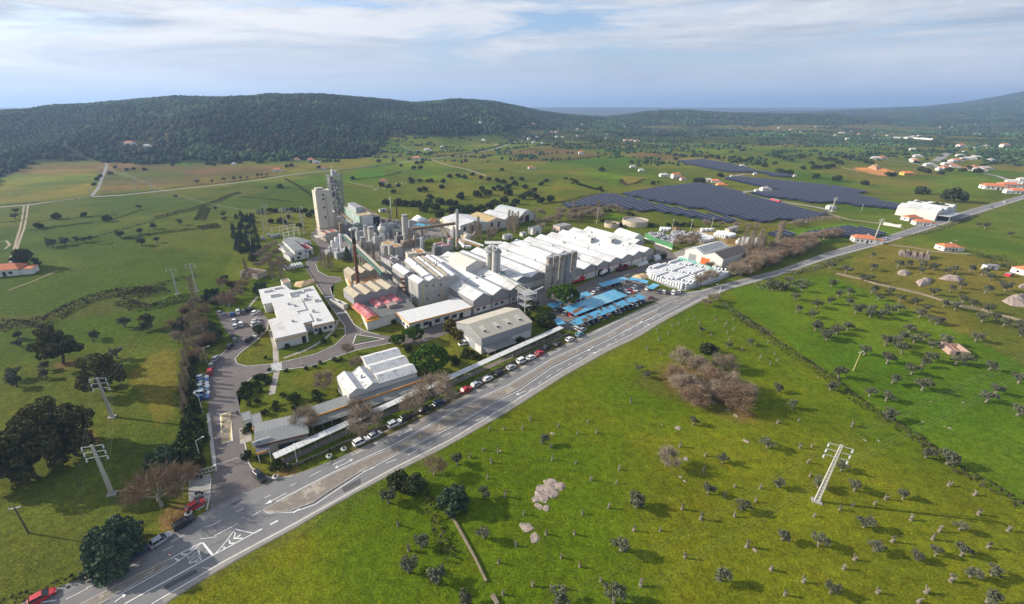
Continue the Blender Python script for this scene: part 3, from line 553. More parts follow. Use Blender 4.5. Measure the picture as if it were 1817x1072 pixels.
def hall(name, label, i0, i1, y0, y1, z=6.0, rise=2.0, mat=roofw):
    s = Bld.__new__(Bld); x0 = (i0-.5)*bay; s.L = (i1-i0+1)*bay; s.W = y1-y0; s.h = z; s.e, s.n, s.ang = RF.e, RF.n, RF.ang; s.a = RF.a+RF.e*x0+RF.n*y0
    s.root = thing(name, label, 'hall', (s.a.x, s.a.y, 0), s.ang, 'production halls with rows of white gabled roofs'); return s
hE = hall('production_hall', 'longest white hall, seven gabled roof bays ending at the paved street beside the bag yard', 0, 6, 0, DEP)
hE.walls(wht, z1=3.6); hE.walls(clad, x0=.03, x1=hE.L-.03, y0=-.12, y1=hE.W+.12, z0=3.6, z1=6, name='cladding'); hE.gable(7, 'y', 2.0, roofw, clad)
for k in range(8): hE.part('downpipe', MB().box(k*bay-.15, k*bay+.15, -.35, -.13, 0, 6), gutterm)
hE.holes('f', [(6.4*bay,0,6,4.2)], M('grey_roller_door', (0.25,0.26,0.28), var=.05, stripe=(2,.5), sdark=.8), 'door')
hE.holes('f', [(2.2*bay,0,3.5,3.2),(3.9*bay,0,2.5,3)], dark, 'door')
m_ = MB(); m_.box(0, hE.L, -.22, -.13, 3.45, 3.75); hE.part('trim', m_, M('dull_red_trim', (0.4,0.12,0.1)))
rx0, rx1 = -.35*bay, 1.6*bay
hx = [Vector(gp(q('U1',*p), 9.5))-hE.a for p in ((390,215),(620,320),(820,255),(600,170))]; lc = [(v.dot(hE.e), v.dot(hE.n)) for v in hx]
X0, X1 = lc[1][0], lc[2][0]; Y0, Y1 = min(lc[1][1], lc[2][1]), max(lc[0][1], lc[3][1])
if X1 < X0: X0, X1 = X1, X0
hE.walls(wht, X0, X1, Y0, Y1, 6.2, 9.3, 'raised_storey'); hE.gable(2, 'y', 1.5, roofw, wht, X0, X1, Y0, Y1, 9.3, name='raised_roof')
for px_ in ((1070,135),(1275,145)):
    v = Vector(gp(q('U1',*px_), 8.5))-hE.a; x, y = v.dot(hE.e), v.dot(hE.n); m_ = MB(); m_.box(x-2.5,x+2.5,y-2,y+2,6.5,9.6); o = hE.part('roof_cabin', m_, wht)
    MB().box(x-1.6,x-.4,y-2.06,y-1.9,8.2,9.3).build('opening', dark, o)
hM = hall('production_hall', 'middle white hall between the slim twin silo group and the stained silo row', -3, -1, 7, DEP)
hM.walls(wht, z1=3.6); hM.walls(clad, x0=.05, x1=hM.L-.05, y0=-.1, y1=hM.W+.1, z0=3.6, name='cladding'); hM.gable(3, 'y', 2.0, roofx if False else roofw, clad)
hW = hall('production_hall', 'westernmost gabled white hall with a row of small windows above the low street wall', -6, -4, -1.5, DEP, 6.6)
hW.walls(wht, z1=3.2); hW.walls(clad, x0=.05, x1=hW.L-.05, y0=-.1, y1=hW.W+.1, z0=3.2, name='cladding'); hW.gable(3, 'y', 2.4, roofw, clad)
for k in range(4): hW.part('downpipe', MB().box(k*bay-.15, k*bay+.15, -.35, -.12, 0, 6.6), gutterm)
hW.holes('f', [(k*bay+u, 1.3, 1.9, 1.1) for k in range(3) for u in (1.8, 5.2, 8.6) if u < bay-2], glass, 'window', steelw)
m_ = MB(); m_.box(0, hW.L, -.2, -.11, 3.0, 3.3); hW.part('trim', m_, M('dull_red_trim', (0.4,0.12,0.1)))
hN = hall('production_hall', 'short set-back white hall at the far end next to the domed white tent', 7, 7, 14, DEP-4)
hN.walls(wht, z1=3.6); hN.walls(clad, x0=.05, y0=-.1, y1=hN.W+.1, z0=3.6, name='cladding'); hN.gable(1, 'y', 2.0, roofw, clad)
for hh, nb in ((hE, 7), (hM, 3), (hW, 3)):
    for k in range(nb):
        for j in range(2):
            x = (k+.28+.4*rnd.random())*hh.L/nb; y = hh.W*(0.2+.4*j+.15*rnd.random()); zz = hh.h+2*(1-abs((x/(hh.L/nb))%1-.5)*2)
            m_ = MB(); m_.lathe(x, y, [(.3, zz-.2), (.3, zz+.9), (.55, zz+.95), (.45, zz+1.4), (.05, zz+1.5)], 8); hh.part('roof_vent', m_, steel)
b = Bld('raised_hall', 'tall white hall with a cream ribbed roof standing among the lower white roofs', 'hall', q('b',655,690), q('b',815,652), q('b',700,580), 11.0)
b.walls(wht); b.gable(1, 'y', 2.2, M('cream_ribbed_roof', (0.55,0.53,0.46), var=.08, stripe=(1,2.2), sdark=.88), wht); b.holes('f', [(b.L-2, 8.5, .8, .8)], dark)
for lab, A_, B_, C_, z, n in (('low white double-gabled hall behind the concrete block', q('b',480,690), q('b',650,745), q('b',360,600), 6.5, 2), ('small white gabled hall under the tall chimney', q('b',445,605), q('b',640,650), q('b',500,570), 7, 1)):
    b = Bld('low_hall', lab, 'hall', A_, B_, C_, z); b.walls(clad); b.gable(n, 'y' if n == 1 else 'x', 1.6, roofw, clad)
zb = 11.3
for k, (lab, A_, B_, C_, n) in enumerate((('wide grey panelled concrete block with two shallow white gables', q('T7',1430,530), (815,490), q('T7',1420,150), 3), ('narrow corner block of grey panels with a yellow stripe down its face', q('T7',1265,570), q('T7',1430,530), q('T7',1310,430), 1),
        ('recessed grey concrete block with rusty landings in its slot', q('T7',1045,430), q('T7',1215,395), q('T7',990,275), 1))):
    b = Bld('concrete_block', lab, 'factory block', A_, B_, C_, zb, 'grey panelled concrete blocks of the works'); b.walls(cladc); b.gable(n, 'y', 1.3, roofw, cladc)
    b.holes('f', [(u, z_, .9, .8) for u, z_ in (((2,8.5),(b.L*.36,8.2),(b.L*.3,3),(b.L*.7,2.6),(b.L*.86,7)) if k == 0 else ((b.L*.75,8.8),(b.L*.8,2.2)))], dark)
    if k == 1:
        m_ = MB(); m_.box(b.L*.42, b.L*.54, -.1, .02, .3, 10.5); b.part('yellow_stripe', m_, M('faded_yellow', (0.42,0.4,0.16)))
    if k == 0:
        m_ = MB(); m_.box(b.L*.385, b.L*.43, -.1, .02, .3, 7); b.part('stain_strip', m_, M('ochre_strip', (0.42,0.33,0.22)))
        for u in (.33,.62): 
            m_ = MB(); m_.box(b.L*u-.5, b.L*u+.5, .3, b.W-.3, 12.3, 12.9); b.part('duct', m_, brownr)
        for u in range(10):
            m_ = MB(); x = b.L*(.1+.85*rnd.random()); y = b.W*rnd.random()*.9+1; m_.lathe(x, y, [(.25,12),(.25,13.3),(.45,13.4),(.1,13.8)], 8); b.part('roof_vent', m_, steel)
    if k == 2:
        for z_ in (2.5,5,7.5,9.5): b.boxes('landing', [(b.L*.02-2.2, b.L*.02-.1, -1.4, 1.2, z_, z_+.2)], rust)
b = Bld('concrete_block', 'grey block under a flat purple-brown roof behind the rest', 'factory block', q('T7',830,222), q('T7',975,190), q('T7',735,130), zb, 'grey panelled concrete blocks of the works')
b.walls(cladc); b.flat(M('purple_felt', (0.12,0.085,0.095), var=.2), pm=cladc); b.boxes('vent_cap', [(2,3,3,4,zb,zb+1),(6,7,4,5,zb,zb+1)], steelw)
pf = thing('pipe_rack', 'white steel pipe frame standing across the corner of the concrete blocks', 'pipe rack', (*gp(q('T7',1165,945)), 0)); m_ = MB()
o3 = Vector((*gp(q('T7',1165,945)), 0))
def w3(z_, x, y, z): p = gp(q(z_, x, y), z); return Vector((p[0], p[1], z))-o3
m1 = MB(); m1.tube(w3('T7',1165,945,0), w3('T7',1150,495,11.3), .16); m1.tube(w3('T7',940,730,0), w3('T7',915,320,11.3), .16); m1.build('upright', steelw, pf)
m1 = MB(); m1.tube(w3('T7',1150,495,11.3), w3('T7',800,190,11.3), .14); m1.tube(w3('T7',1160,830,3.5), w3('T7',720,435,3.5), .14); m1.tube(w3('T7',1165,945,.3), w3('T7',940,735,.3), .14); m1.build('rail', steelw, pf)
m1 = MB(); m1.tube(w3('T7',1150,495,11.3), w3('T7',1265,560,11.4), .1); m1.tube(w3('T7',1170,775,5), w3('b',585,840,5), .1); m1.build('cross_pipe', steelw, pf)
b = Bld('old_factory', 'old white-walled factory with rust-stained and faded red gabled roofs beside the crossing', 'factory', q('d',1300,498), q('d',1690,388), q('d',1130,170), 4.2)
LL = b.L
P0 = [b.loc(p, 4.2) for p in q('d',1300,498, 1400,468, 1545,430, 1690,388, 1600,280, 1460,130, 1360,60, 1122,105)]
m_ = MB(); m_.prism(P0, 0, 4.1); b.part('wall', m_, wht); m_ = MB(); m_.prism([(x*.99+.1, y*.99+.1) for x, y in P0], 4.1, 4.3); b.part('roof', m_, flatg)
fl = [b.loc(p, 4.2) for p in q('d',1122,105, 1300,498, 1400,468)]; m_ = MB()
for a_, c_ in zip(fl[:-1], fl[1:]): m_.beam((*a_, 4.25), (*c_, 4.25), .75)
b.part('fascia', m_, orange)
def upper(A_, B_, C_, z, z0, n, ax, rise, rm, wm, nm='upper_hall'):
    p, p2, p3 = Vector(b.loc(A_, z)), Vector(b.loc(B_, z)), Vector(b.loc(C_, z)); x0, x1 = sorted((p.x, p2.x)); y0 = (p.y+p2.y)/2; y1 = p3.y
    if y1 < y0: y0, y1 = y1, y0
    b.walls(wm, x0, x1, y0, y1, z0, z, nm)
    if n: b.gable(n, ax, rise, rm, wm, x0, x1, y0, y1, z)
    else: b.part('roof', MB().box(x0-.1, x1+.1, y0-.1, y1+.1, z, z+.15), rm)
upper(q('T7',200,440), q('T7',655,345), q('T7',520,268), 8.0, 4.3, 3, 'y', 1.3, brownr, M('stained_cladding', (0.33,0.28,0.21), var=.2, stripe=(0,.8), sdark=.8))
upper(q('T7',340,600), q('T7',700,500), q('T7',640,430), 5.2, 4.3, 0, 'y', 0, rustf, rustf, 'rusty_storey')
upper(q('T7',248,795), q('T7',925,625), q('T7',700,520), 8.0, 4.3, 4, 'y', 1.3, brownr, clad)
upper(q('d',1300,475), q('d',1395,455), q('d',1310,340), 4.7, 4.3, 1, 'y', 1.0, redr, orange, 'red_bay')
upper(q('d',1380,385), q('d',1585,325), q('d',1500,283), 4.7, 4.3, 3, 'y', .9, redr, wht, 'red_bay')
m_ = MB(); c_ = b.loc(q('d',1500,365), 5); m_.box(c_[0]-2.2, c_[0]+2.2, c_[1]-1.5, c_[1]+1.5, 4.3, 5.8); b.part('roof_hut', m_, M('brown_render', (0.3,0.24,0.2)))
rc = thing('steel_chimney', 'tall rusty steel chimney rising from the stained roof of the old factory', 'chimney', (*gp(q('T7',318,590), 5.2), 0)); ch = hgt(q('T7',318,640), q('T6',925,335)) if False else 27.0
yb = gp(q('T7',318,590), 5.2)[1]; ff, dd_ = ray((626,421.5))[1:]; zt = H-yb*dd_/ff
m_ = MB(); m_.lathe(0, 0, [(1.0,5.2),(1.05,6),(.85,8),(.8,zt-4),(.8,zt)], 14); m_.build('flue', rust, rc, True); m_ = MB(); m_.lathe(0, 0, [(.95,zt-3),(.95,zt+.1)], 14); m_.build('cap', M('soot', (0.03,0.025,0.02)), rc); m_ = MB(); m_.lathe(0, 0, [(2.2,5.25),(1.9,5.6),(1.05,5.8)], 14); m_.build('base', steel, rc)
b = Bld('small_hut', 'small white roofless hut outside the stained factory wall', 'hut', q('T7',85,905), q('T7',150,880), q('T7',20,750), 2.4)
m_ = MB(); t = .25
for bx in ((0,b.L,0,t),(0,b.L,b.W-t,b.W),(0,t,t,b.W-t),(b.L-t,b.L,t,b.W-t),(t,b.L-t,b.W*.5,b.W*.5+t)): m_.box(*bx, 0, 2.4)
b.part('wall', m_, wht); b.boxes('floor', [(t,b.L-t,t,b.W-t,0.1,.6)], brownr)
b = Bld('low_office', 'low white building with ribbed white roof and orange fascia in front of the concrete block', 'office building', q('e',205,420), q('e',695,292), q('e',600,222), 4.0)
b.walls(wht); m_ = MB(); m_.box(-.4, b.L*.31, -.5, b.W+.4, 4.0, 4.35); m_.box(b.L*.31+.15, b.L+.4, -.5, b.W+.4, 4.02, 4.4); b.part('roof', m_, M('ribbed_white_x', (0.62,0.62,0.61), var=.06, stripe=(0,1.6), sdark=.8))
m_ = MB(); m_.box(-.5, b.L+.5, -.62, -.5, 3.85, 4.4); m_.box(-.52, -.4, -.5, b.W+.5, 3.85, 4.4); b.part('fascia', m_, orange)
b.holes('f', [(b.L*u, 1.2, 2.2, 1.4) for u in (.09,.22,.4,.55,.68)], glass, 'window', gutterm); b.holes('f', [(b.L*.8,0,2,2.6),(b.L*.3,0,1.4,2.4)], dark, 'door')
for u in (.03,.5,.9): b.holes('l', [(b.W*u*.7+.5, 1.2, 1.6, 1.2)], glass)
b = Bld('office_building', 'sprawling white single-storey office with stepped flat roofs and orange trim', 'office building', q('d',572,640), q('d',830,580), q('d',525,480), 4.2)
PO = [b.loc(p, 4.2) for p in q('d',572,640, 830,580, 802,512, 862,500, 872,526, 1040,488, 872,214, 735,250, 690,245, 650,208, 445,246, 487,360, 552,347, 600,460, 525,480)]
m_ = MB(); m_.prism(PO, 0, 4.0); b.part('wall', m_, wht)
def shrink(P, d):
    cx_, cy_ = sum(p[0] for p in P)/len(P), sum(p[1] for p in P)/len(P); return [(cx_+(x-cx_)*(1+d/max(1,math.hypot(x-cx_,y-cy_))), cy_+(y-cy_)*(1+d/max(1,math.hypot(x-cx_,y-cy_)))) for x, y in P]
m_ = MB(); m_.prism(shrink(PO, .45), 4.0, 4.35); b.part('roof', m_, flatw); m_ = MB(); m_.prism(shrink(PO, .38), 3.55, 3.99); b.part('fascia', m_, orange)
PU = [b.loc(p, 4.8) for p in q('d',574,628, 822,572, 795,505, 872,485, 842,425, 765,435, 745,412, 822,396, 778,310, 560,345, 605,457, 532,478)]
m_ = MB(); m_.prism(PU, 4.36, 4.75); b.part('upper_roof', m_, flatw); m_ = MB(); m_.prism(shrink(PU, .12), 4.37, 4.6); b.part('upper_fascia', m_, M('brown_fascia', (0.3,0.27,0.22)))  # dull brown band round the edge of the upper roof
for (x0, y0, w_, d_) in ((580,290,10,4),(740,270,12,4),(820,320,5,4),(905,330,5,4),(830,245,8,3),(520,255,8,2),(600,232,8,2),(910,480,3,3),(720,290,6,5)):
    c_ = b.loc(q('d',x0,y0), 4.5); m_ = MB()
    for (u0,u1,v0,v1) in ((-w_/2,w_/2,-d_/2,-d_/2+.3),(-w_/2,w_/2,d_/2-.3,d_/2),(-w_/2,-w_/2+.3,-d_/2+.3,d_/2-.3),(w_/2-.3,w_/2,-d_/2+.3,d_/2-.3)): m_.box(c_[0]+u0*.5,c_[0]+u1*.5,c_[1]+v0*.5,c_[1]+v1*.5,4.36,4.9)
    o = b.part('skylight', m_, flatw); MB().box(c_[0]-w_/4+.2,c_[0]+w_/4-.2,c_[1]-d_/4+.2,c_[1]+d_/4-.2,4.37,4.5).build('pane', M('skylight_pane', (0.3,0.38,0.36), rough=.3), o)
for px_ in ((680,357),(730,370),(712,492),(828,290),(875,410)):
    c_ = b.loc(q('d',*px_), 4.9); m_ = MB(); m_.box(c_[0]-.5,c_[0]+.5,c_[1]-.4,c_[1]+.4,4.36,5.5); b.part('roof_unit', m_, steel)
def onwall(P, i, us_, z0, w_, h_, mat, name):
    a_, c_ = Vector(P[i]), Vector(P[(i+1)%len(P)]); d = (c_-a_).normalized(); n = Vector((d.y, -d.x)); A2 = sum(P[k][0]*P[(k+1)%len(P)][1]-P[(k+1)%len(P)][0]*P[k][1] for k in range(len(P)))
    if A2 < 0: n = -n
    for u in us_:
        p = a_+(c_-a_)*u; m_ = MB(); m_.prism([tuple(p-d*w_/2-n*.02), tuple(p+d*w_/2-n*.02), tuple(p+d*w_/2+n*.05), tuple(p-d*w_/2+n*.05)], z0, z0+h_); b.part(name, m_, mat)
onwall(PO, 0, (.86,), 0.1, 1.6, 2.9, dark, 'door'); onwall(PO, 4, (.3,), .1, 1.2, 2.4, glass, 'window'); onwall(PO, 4, (.12,.55,.8), 1.3, 1.4, 1.2, glass, 'window'); onwall(PO, 5, (.1,.2,.3,.4,.5,.6,.7,.8,.9), 1.5, 1.8, 1.1, glass, 'window'); onwall(PO, 13, (.3,.7), 1.4, 2, 1.2, glass, 'window'); onwall(PO, 10, (.3,.7), 1.4, 2, 1.2, glass, 'window')
b = Bld('plant_room', 'small white flat-roofed plant room behind the office', 'outbuilding', q('d',635,190), q('d',695,178), q('d',640,163), 5.0); b.walls(wht); b.flat(rustf)
b = Bld('weathered_shed', 'larger lichen-streaked white shed with three parallel gables, next to the big stone pine', 'shed', q('i',785,362), q('i',1070,275), q('i',915,72), 5.2)
b.walls(wht, z1=5.0); b.gable(3, 'x', 1.3, mossy, wht, gut=False); b.holes('l', [(2,2.5,1,1),(b.W*.4,2.5,1,1),(b.W*.7,2.5,1,1)], glass)
b = Bld('weathered_shed', 'smaller lichen-streaked white shed with two gables at the lawn edge', 'shed', q('i',530,450), q('i',785,365), q('i',655,248), 5.0)
b.walls(wht, z1=4.8); b.gable(2, 'y', 1.4, mossy, wht, gut=False); b.holes('f', [(b.L*.1,1,1.2,1.5),(b.L*.3,1,1.2,1.5),(b.L*.6,1,1.2,1.5)], glass)
m_ = MB(); m_.lathe(b.L*.6, b.W*.5, [(.35,5.2),(.35,6.6),(.5,6.7),(.1,7.1)], 8); b.part('roof_vent', m_, steel)
b = Bld('long_shed', 'long narrow grey-roofed shed with an orange edge along the garden', 'shed', q('f',1110,365), q('i',1100,333), q('f',1075,300), 3.4)
b.walls(M('dull_wall', (0.4,0.38,0.34), var=.15)); m_ = MB(); m_.box(-.3, b.L*.56, -.3, b.W+.3, 3.4, 3.6); m_.box(b.L*.56+.4, b.L+.2, -.3, b.W+2.4, 3.42, 3.65); b.part('roof', m_, greyr); m_ = MB(); m_.box(-.3, b.L+.2, -.48, -.31, 3.2, 3.7); b.part('fascia', m_, orange)
m_ = MB(); m_.add([(0,-.5,3.1),(b.L,-.5,3.1),(b.L,-3.4,2.5),(0,-3.4,2.5)], [(3,2,1,0),(0,1,2,3)]); b.part('awning', m_, M('dirty_sheet', (0.38,0.39,0.38), var=.25, scale=1))
m_ = MB()
for k in range(14): m_.box(b.L*k/13.3, b.L*k/13.3+.12, -3.4, -3.28, 0, 2.5)
b.part('awning_post', m_, steel)
b = Bld('gate_house', 'grey-roofed gate house beside the entrance barrier', 'gatehouse', q('f',690,590), q('f',1098,492), q('f',1000,342), 4.0)
b.walls(M('gate_wall', (0.42,0.38,0.33), var=.15), y0=1.0); b.gable(1, 'x', .7, greyr, wht, ov=.4, gut=False); b.part('porch', MB().box(0, b.L, .2, .9, 3.4, 3.9), rust)
b.holes('f', [(b.L*u, 1.2, 1.8, 1.4) for u in (.4,.55,.7)], glass, d=-.98 if False else .05)
b = Bld('gate_house_wing', 'short grey-roofed wing running back from the gate house', 'gatehouse', q('f',665,440), q('f',745,415), q('f',655,340), 3.8); b.walls(wht, z1=3.6); b.flat(greyr, z=3.75, par=.12, pm=greyr); b.boxes('orange_trim', [(-.3,.1,-.2,.2,3.0,3.6)], orange)
b = Bld('kiosk', 'small white kiosk with a flat grey roof at the weighbridge side', 'kiosk', q('f',585,392), q('f',655,370), q('f',573,328), 3.3); b.walls(wht, z1=3.1); b.flat(greyr, z=3.2, par=.1, pm=greyr); b.holes('f', [(.5,1.2,1.5,1)], glass); b.holes('l', [(.8,1.2,1.5,1)], glass)
b = Bld('gate_canopy', 'dark flat entrance canopy with an orange edge and a white company signboard on top', 'canopy', q('U4',420,190), q('U4',600,130), q('U4',400,88), 3.4)
m_ = MB(); m_.box(0, b.L, 0, b.W, 3.3, 3.5); b.part('roof', m_, M('dark_slate', (0.10,0.105,0.13), var=.15)); m_ = MB(); m_.box(-.1, b.L*.75, -.12, 0, 3.1, 3.55); b.part('fascia', m_, orange)
b.part('post', MB().box(.1,.35,.1,.35,0,3.3), steelw); b.part('post', MB().box(b.L-.4,b.L-.15,.1,.35,0,3.3), steelw); b.part('post', MB().box(.1,.35,b.W-.4,b.W-.15,0,3.3), steelw)
sgn = b.part('signboard', MB().box(-.6, b.L+.6, b.W-.2, b.W, 3.5, 5.0), steelw)
m_ = MB(); m_.tube((1.0, b.W-.2, 4.25), (1.0, b.W-.24, 4.25), .5, None, 20); m_.build('emblem', M('emblem_green', (0.03,0.22,0.12)), sgn); m_ = MB(); m_.tube((1.0, b.W-.24, 4.25), (1.0, b.W-.26, 4.25), .2, None, 12); m_.build('emblem_centre', steelw, sgn)
m_ = MB()
for x, w_, h_ in ((2.0,.18,.5),(2.3,.3,.32),(2.75,.3,.3),(3.15,.3,.3),(3.6,.3,.3),(5.2,.35,.28),(5.7,.3,.3),(6.2,.2,.36)):
    if x < b.L: m_.box(x, x+w_, b.W-.24, b.W-.2, 4.05, 4.05+h_)
m_.build('sign_mark', gutterm, sgn)
b = Bld('covered_walkway', 'very long lichen-stained covered walkway on posts beside the road', 'walkway', q('f',842,690), q('e',1432,457), q('e',1398,440), 3.0)
m_ = MB(); m_.box(0, b.L, 0, b.W, 2.95, 3.1); b.part('roof', m_, mossy)
for k in range(26):
    x = b.L*(k+.4)/26; m_ = MB(); m_.box(x-.08, x+.08, .15, .31, 0, 2.95); m_.box(x-.06, x+.06, .31, b.W-.3, 2.8, 2.93); b.part('post', m_, M('post_timber', (0.3,0.25,0.18)))
m_ = MB(); m_.box(0, b.L, .2, b.W, .02, .06); b.part('pavement', m_, M('walk_floor', (0.19,0.165,0.14), var=.2))
b = Bld('storage_shed', 'large grey-walled storage shed with a cream ribbed gable roof and four skylights', 'shed', q('e',780,545), q('e',1180,412), q('e',612,402), 6.5)
b.walls(clad, z0=3.2); b.walls(wht, x0=.02, x1=b.L-.02, y0=.1, y1=b.W-.1, z0=0, z1=3.2, name='plinth'); b.gable(1, 'x', 2.6, beige, clad, gut=False, ov=.4)
for u in (.1,.35,.57,.8):
    m_ = MB(); x = b.L*u; y0_, y1_ = b.W*.12, b.W*.34; zz = lambda y: 6.5+2.6*y/(b.W*.5)+.24
    m_.add([(x,y0_,zz(y0_)),(x+2.2,y0_,zz(y0_)),(x+2.2,y1_,zz(y1_)),(x,y1_,zz(y1_))], [(0,1,2,3)]); b.part('skylight', m_, M('pale_rooflight', (0.56,0.53,0.45)))
    m_ = MB(); ym = y0_+.9; m_.box(x+.5, x+1.7, ym-.5, ym+.5, zz(ym)-.2, zz(ym)+.12); b.part('roof_hatch', m_, dark)
m_ = MB(); m_.add([(0,0,3.3),(b.L*.56,0,3.3),(b.L*.56,-4,2.5),(0,-4,2.5)], [(3,2,1,0),(0,1,2,3)]); b.part('lean_to_roof', m_, M('slatted_sheet', (0.42,0.42,0.42), stripe=(0,.9), sdark=.35))
for k in range(5): b.part('lean_to_post', MB().box(b.L*.13*k+.1, b.L*.13*k+.25, -3.9,-3.75, 0, 2.5), steel)
b.holes('l', [(b.W*.25,0,4,4),(b.W*.7,0,2,2.6)], M('grey_door', (0.3,0.31,0.33)), 'door')
blue = M('blue_sheet', (0.10,0.34,0.52), rough=.55, var=.16, scale=.35, col2=(0.21,0.42,0.54), thr=(.46,.6), scale2=.07, stripe=(0,1.5), sdark=.85)
blued = M('leaf_strewn_blue_sheet', (0.09,0.34,0.54), rough=.6, var=.15, scale=.3, col2=(0.10,0.075,0.055), thr=(.50,.55), scale2=.3, stripe=(0,1.5), sdark=.85)
CARP = []
def carport(label, pts, z=2.7, mat=blue, n=8, posts=True):
    A_, B_, C_ = pts; b = Bld('car_shade', label, 'carport', A_, B_, C_, z, 'blue sheet-roofed car shades'); m_ = MB()
    m_.add([(0,0,z-.15),(b.L,0,z-.15),(b.L,b.W,z+.25),(0,b.W,z+.25),(0,0,z-.03),(b.L,0,z-.03),(b.L,b.W,z+.37),(0,b.W,z+.37)], [(3,2,1,0),(4,5,6,7),(0,1,5,4),(1,2,6,5),(2,3,7,6),(3,0,4,7)]); b.part('roof', m_, mat)
    for k in range(n):
        x = b.L*(k+.3)/(n-.4); m_ = MB(); m_.box(x, x+.16, b.W*.42, b.W*.42+.16, 0, z-.05); m_.box(x+.03, x+.13, .2, b.W-.3, z-.28, z-.16); b.part('post', m_, M('ochre_post', (0.45,0.26,0.08)))
    CARP.append(b); return b
c2 = carport('widest blue car shade, front half, with a patch of brown leaves', (q('U3',300,577), q('U3',970,320), q('U3',890,290)), n=9)
lv = [c2.loc(p, 2.9) for p in q('U3',235,505, 330,470, 440,450, 400,490, 310,545, 255,560)]; m_ = MB(); m_.add([(max(.1,min(c2.L,x)), max(.1,min(c2.W,y)), 2.72+.4*max(0,min(1,y/c2.W))) for x, y in lv], [tuple(range(6))]); c2.part('leaf_litter', m_, M('fallen_leaves', (0.2,0.10,0.05), var=.4, scale=2))
carport('widest blue car shade, rear half towards the works', (q('U3',225,535), q('U3',890,288), q('U3',800,248)), z=2.95, n=9)
carport('blue car shade strewn with dark leaf litter, nearest the road', (q('U3',305,712), q('U3',1215,348), q('U3',1125,308)), mat=blued, n=12)
carport('long pale blue car shade at the works side of the car park', (q('U3',655,210), q('U3',990,115), q('U3',955,77)), n=6)
carport('pale blue car shade bending towards the bag yard', (q('U3',985,115), q('U3',1215,168), q('U3',1200,132)), n=4)
carport('short pale blue car shade at the east corner', (q('U3',1215,215), q('U3',1300,240), q('U3',1225,150)), n=2)
carport('short bright blue car shade right behind the stone pine', (q('U3',290,382), q('U3',520,312), q('U3',440,278)), n=3)
carport('small bright blue car shade under the pine crown', (q('U3',80,428), q('U3',205,425), q('U3',65,400)), n=2)
carport('small bright blue car shade west of the stone pine', (q('U3',0,485), q('U3',112,456), q('U3',35,415)), n=2)
carport('blue car shade corner at the end of the white walkway', (q('U3',70,700), q('U3',175,684), q('U3',88,622)), n=2)
b = Bld('east_warehouse', 'white double-gabled warehouse with dark skylight strips and an orange door', 'warehouse', q('U2',1035,478), q('U2',1540,612), q('U2',1420,398), 6.0)
b.walls(wht); b.gable(2, 'y', 2.6, M('roof_light_grey', (0.52,0.53,0.52), var=.08, stripe=(1,2.4), sdark=.9), wht)
m_ = MB(); z_ = 8.7
for k in range(8):
    y = b.W*(.12+.105*k); x0, x1 = b.L*.27, b.L*.44; f = lambda x: 6+2.6*(1-(x/(b.L/2)-.5)*2)+.26
    m_ = MB(); m_.add([(x0,y,f(x0)),(x1,y,f(x1)),(x1,y+1.0,f(x1)),(x0,y+1.0,f(x0))], [(0,1,2,3)]); b.part('skylight', m_, gutterm)
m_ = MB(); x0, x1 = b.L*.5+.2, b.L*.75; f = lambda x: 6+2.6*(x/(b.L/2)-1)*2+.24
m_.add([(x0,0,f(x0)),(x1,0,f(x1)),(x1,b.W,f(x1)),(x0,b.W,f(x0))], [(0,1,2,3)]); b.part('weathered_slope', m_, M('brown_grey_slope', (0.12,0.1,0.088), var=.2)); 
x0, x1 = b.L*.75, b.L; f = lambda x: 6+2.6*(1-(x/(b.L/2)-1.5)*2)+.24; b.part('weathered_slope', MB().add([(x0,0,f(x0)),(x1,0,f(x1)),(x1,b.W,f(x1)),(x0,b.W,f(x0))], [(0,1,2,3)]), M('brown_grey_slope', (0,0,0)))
b.holes('f', [(b.L*.12,0,4.5,4.5)], M('grey_roller_door', (0.25,0.26,0.28)), 'door'); b.holes('f', [(b.L*.46,0,5,4.2)], M('orange_door', (0.62,0.13,0.03)), 'door'); b.holes('f', [(b.L*.68,0,2,2.6)], dark, 'door')
nm = [('northern shed with a white roof and a rusty streak at its front', 'b',(610,362),(828,332),(705,268),6.0, roofw, 1), ('northern shed with a straw-coloured tan roof','b',(828,332),(957,312),(850,256),6.0, M('tan_roof', (0.42,0.32,0.16), var=.12, stripe=(1,2), sdark=.9),1), ('northern white-roofed shed between the tan roof and the arched hall','b',(957,312),(1075,290),(940,237),6.0, roofw,1)]
for lab, z_, A_, B_, C_, z, mt, n in nm:
    b = Bld('storage_shed', lab, 'shed', q(z_,*A_), q(z_,*B_), q(z_,*C_), z, 'row of storage sheds at the north side of the works'); b.walls(M('pale_wall', (0.5,0.48,0.44), var=.1)); b.gable(n, 'y', 2.0, mt, wht)
    b.holes('f', [(u, .6, 1.8, 4.4) for u in np.arange(3, b.L-3, 6.5)], dark, 'bay_opening')
b = Bld('arched_hall', 'arched grey-white metal hall at the end of the northern sheds', 'hall', q('b',1078,292), q('b',1200,262), q('b',935,232), 5.0); n = 14; R = MB(); Wm = MB()
pr = [(b.L*k/n, 5.0+4.2*math.sin(math.pi*k/n)) for k in range(n+1)]
for (x0, z0), (x1, z1) in zip(pr[:-1], pr[1:]): R.add([(x0,-.3,z0+.05),(x1,-.3,z1+.05),(x1,b.W+.3,z1+.05),(x0,b.W+.3,z0+.05)], [(0,1,2,3)])
b.walls(wht); b.part('roof', R, M('grey_arch_roof', (0.42,0.44,0.44), var=.06)); b.part('gable_wall', MB().add([(x,0,z) for x, z in pr], [tuple(range(n+1))]), wht); b.part('gable_wall', MB().add([(x,b.W,z) for x, z in pr], [tuple(range(n,-1,-1))]), wht)
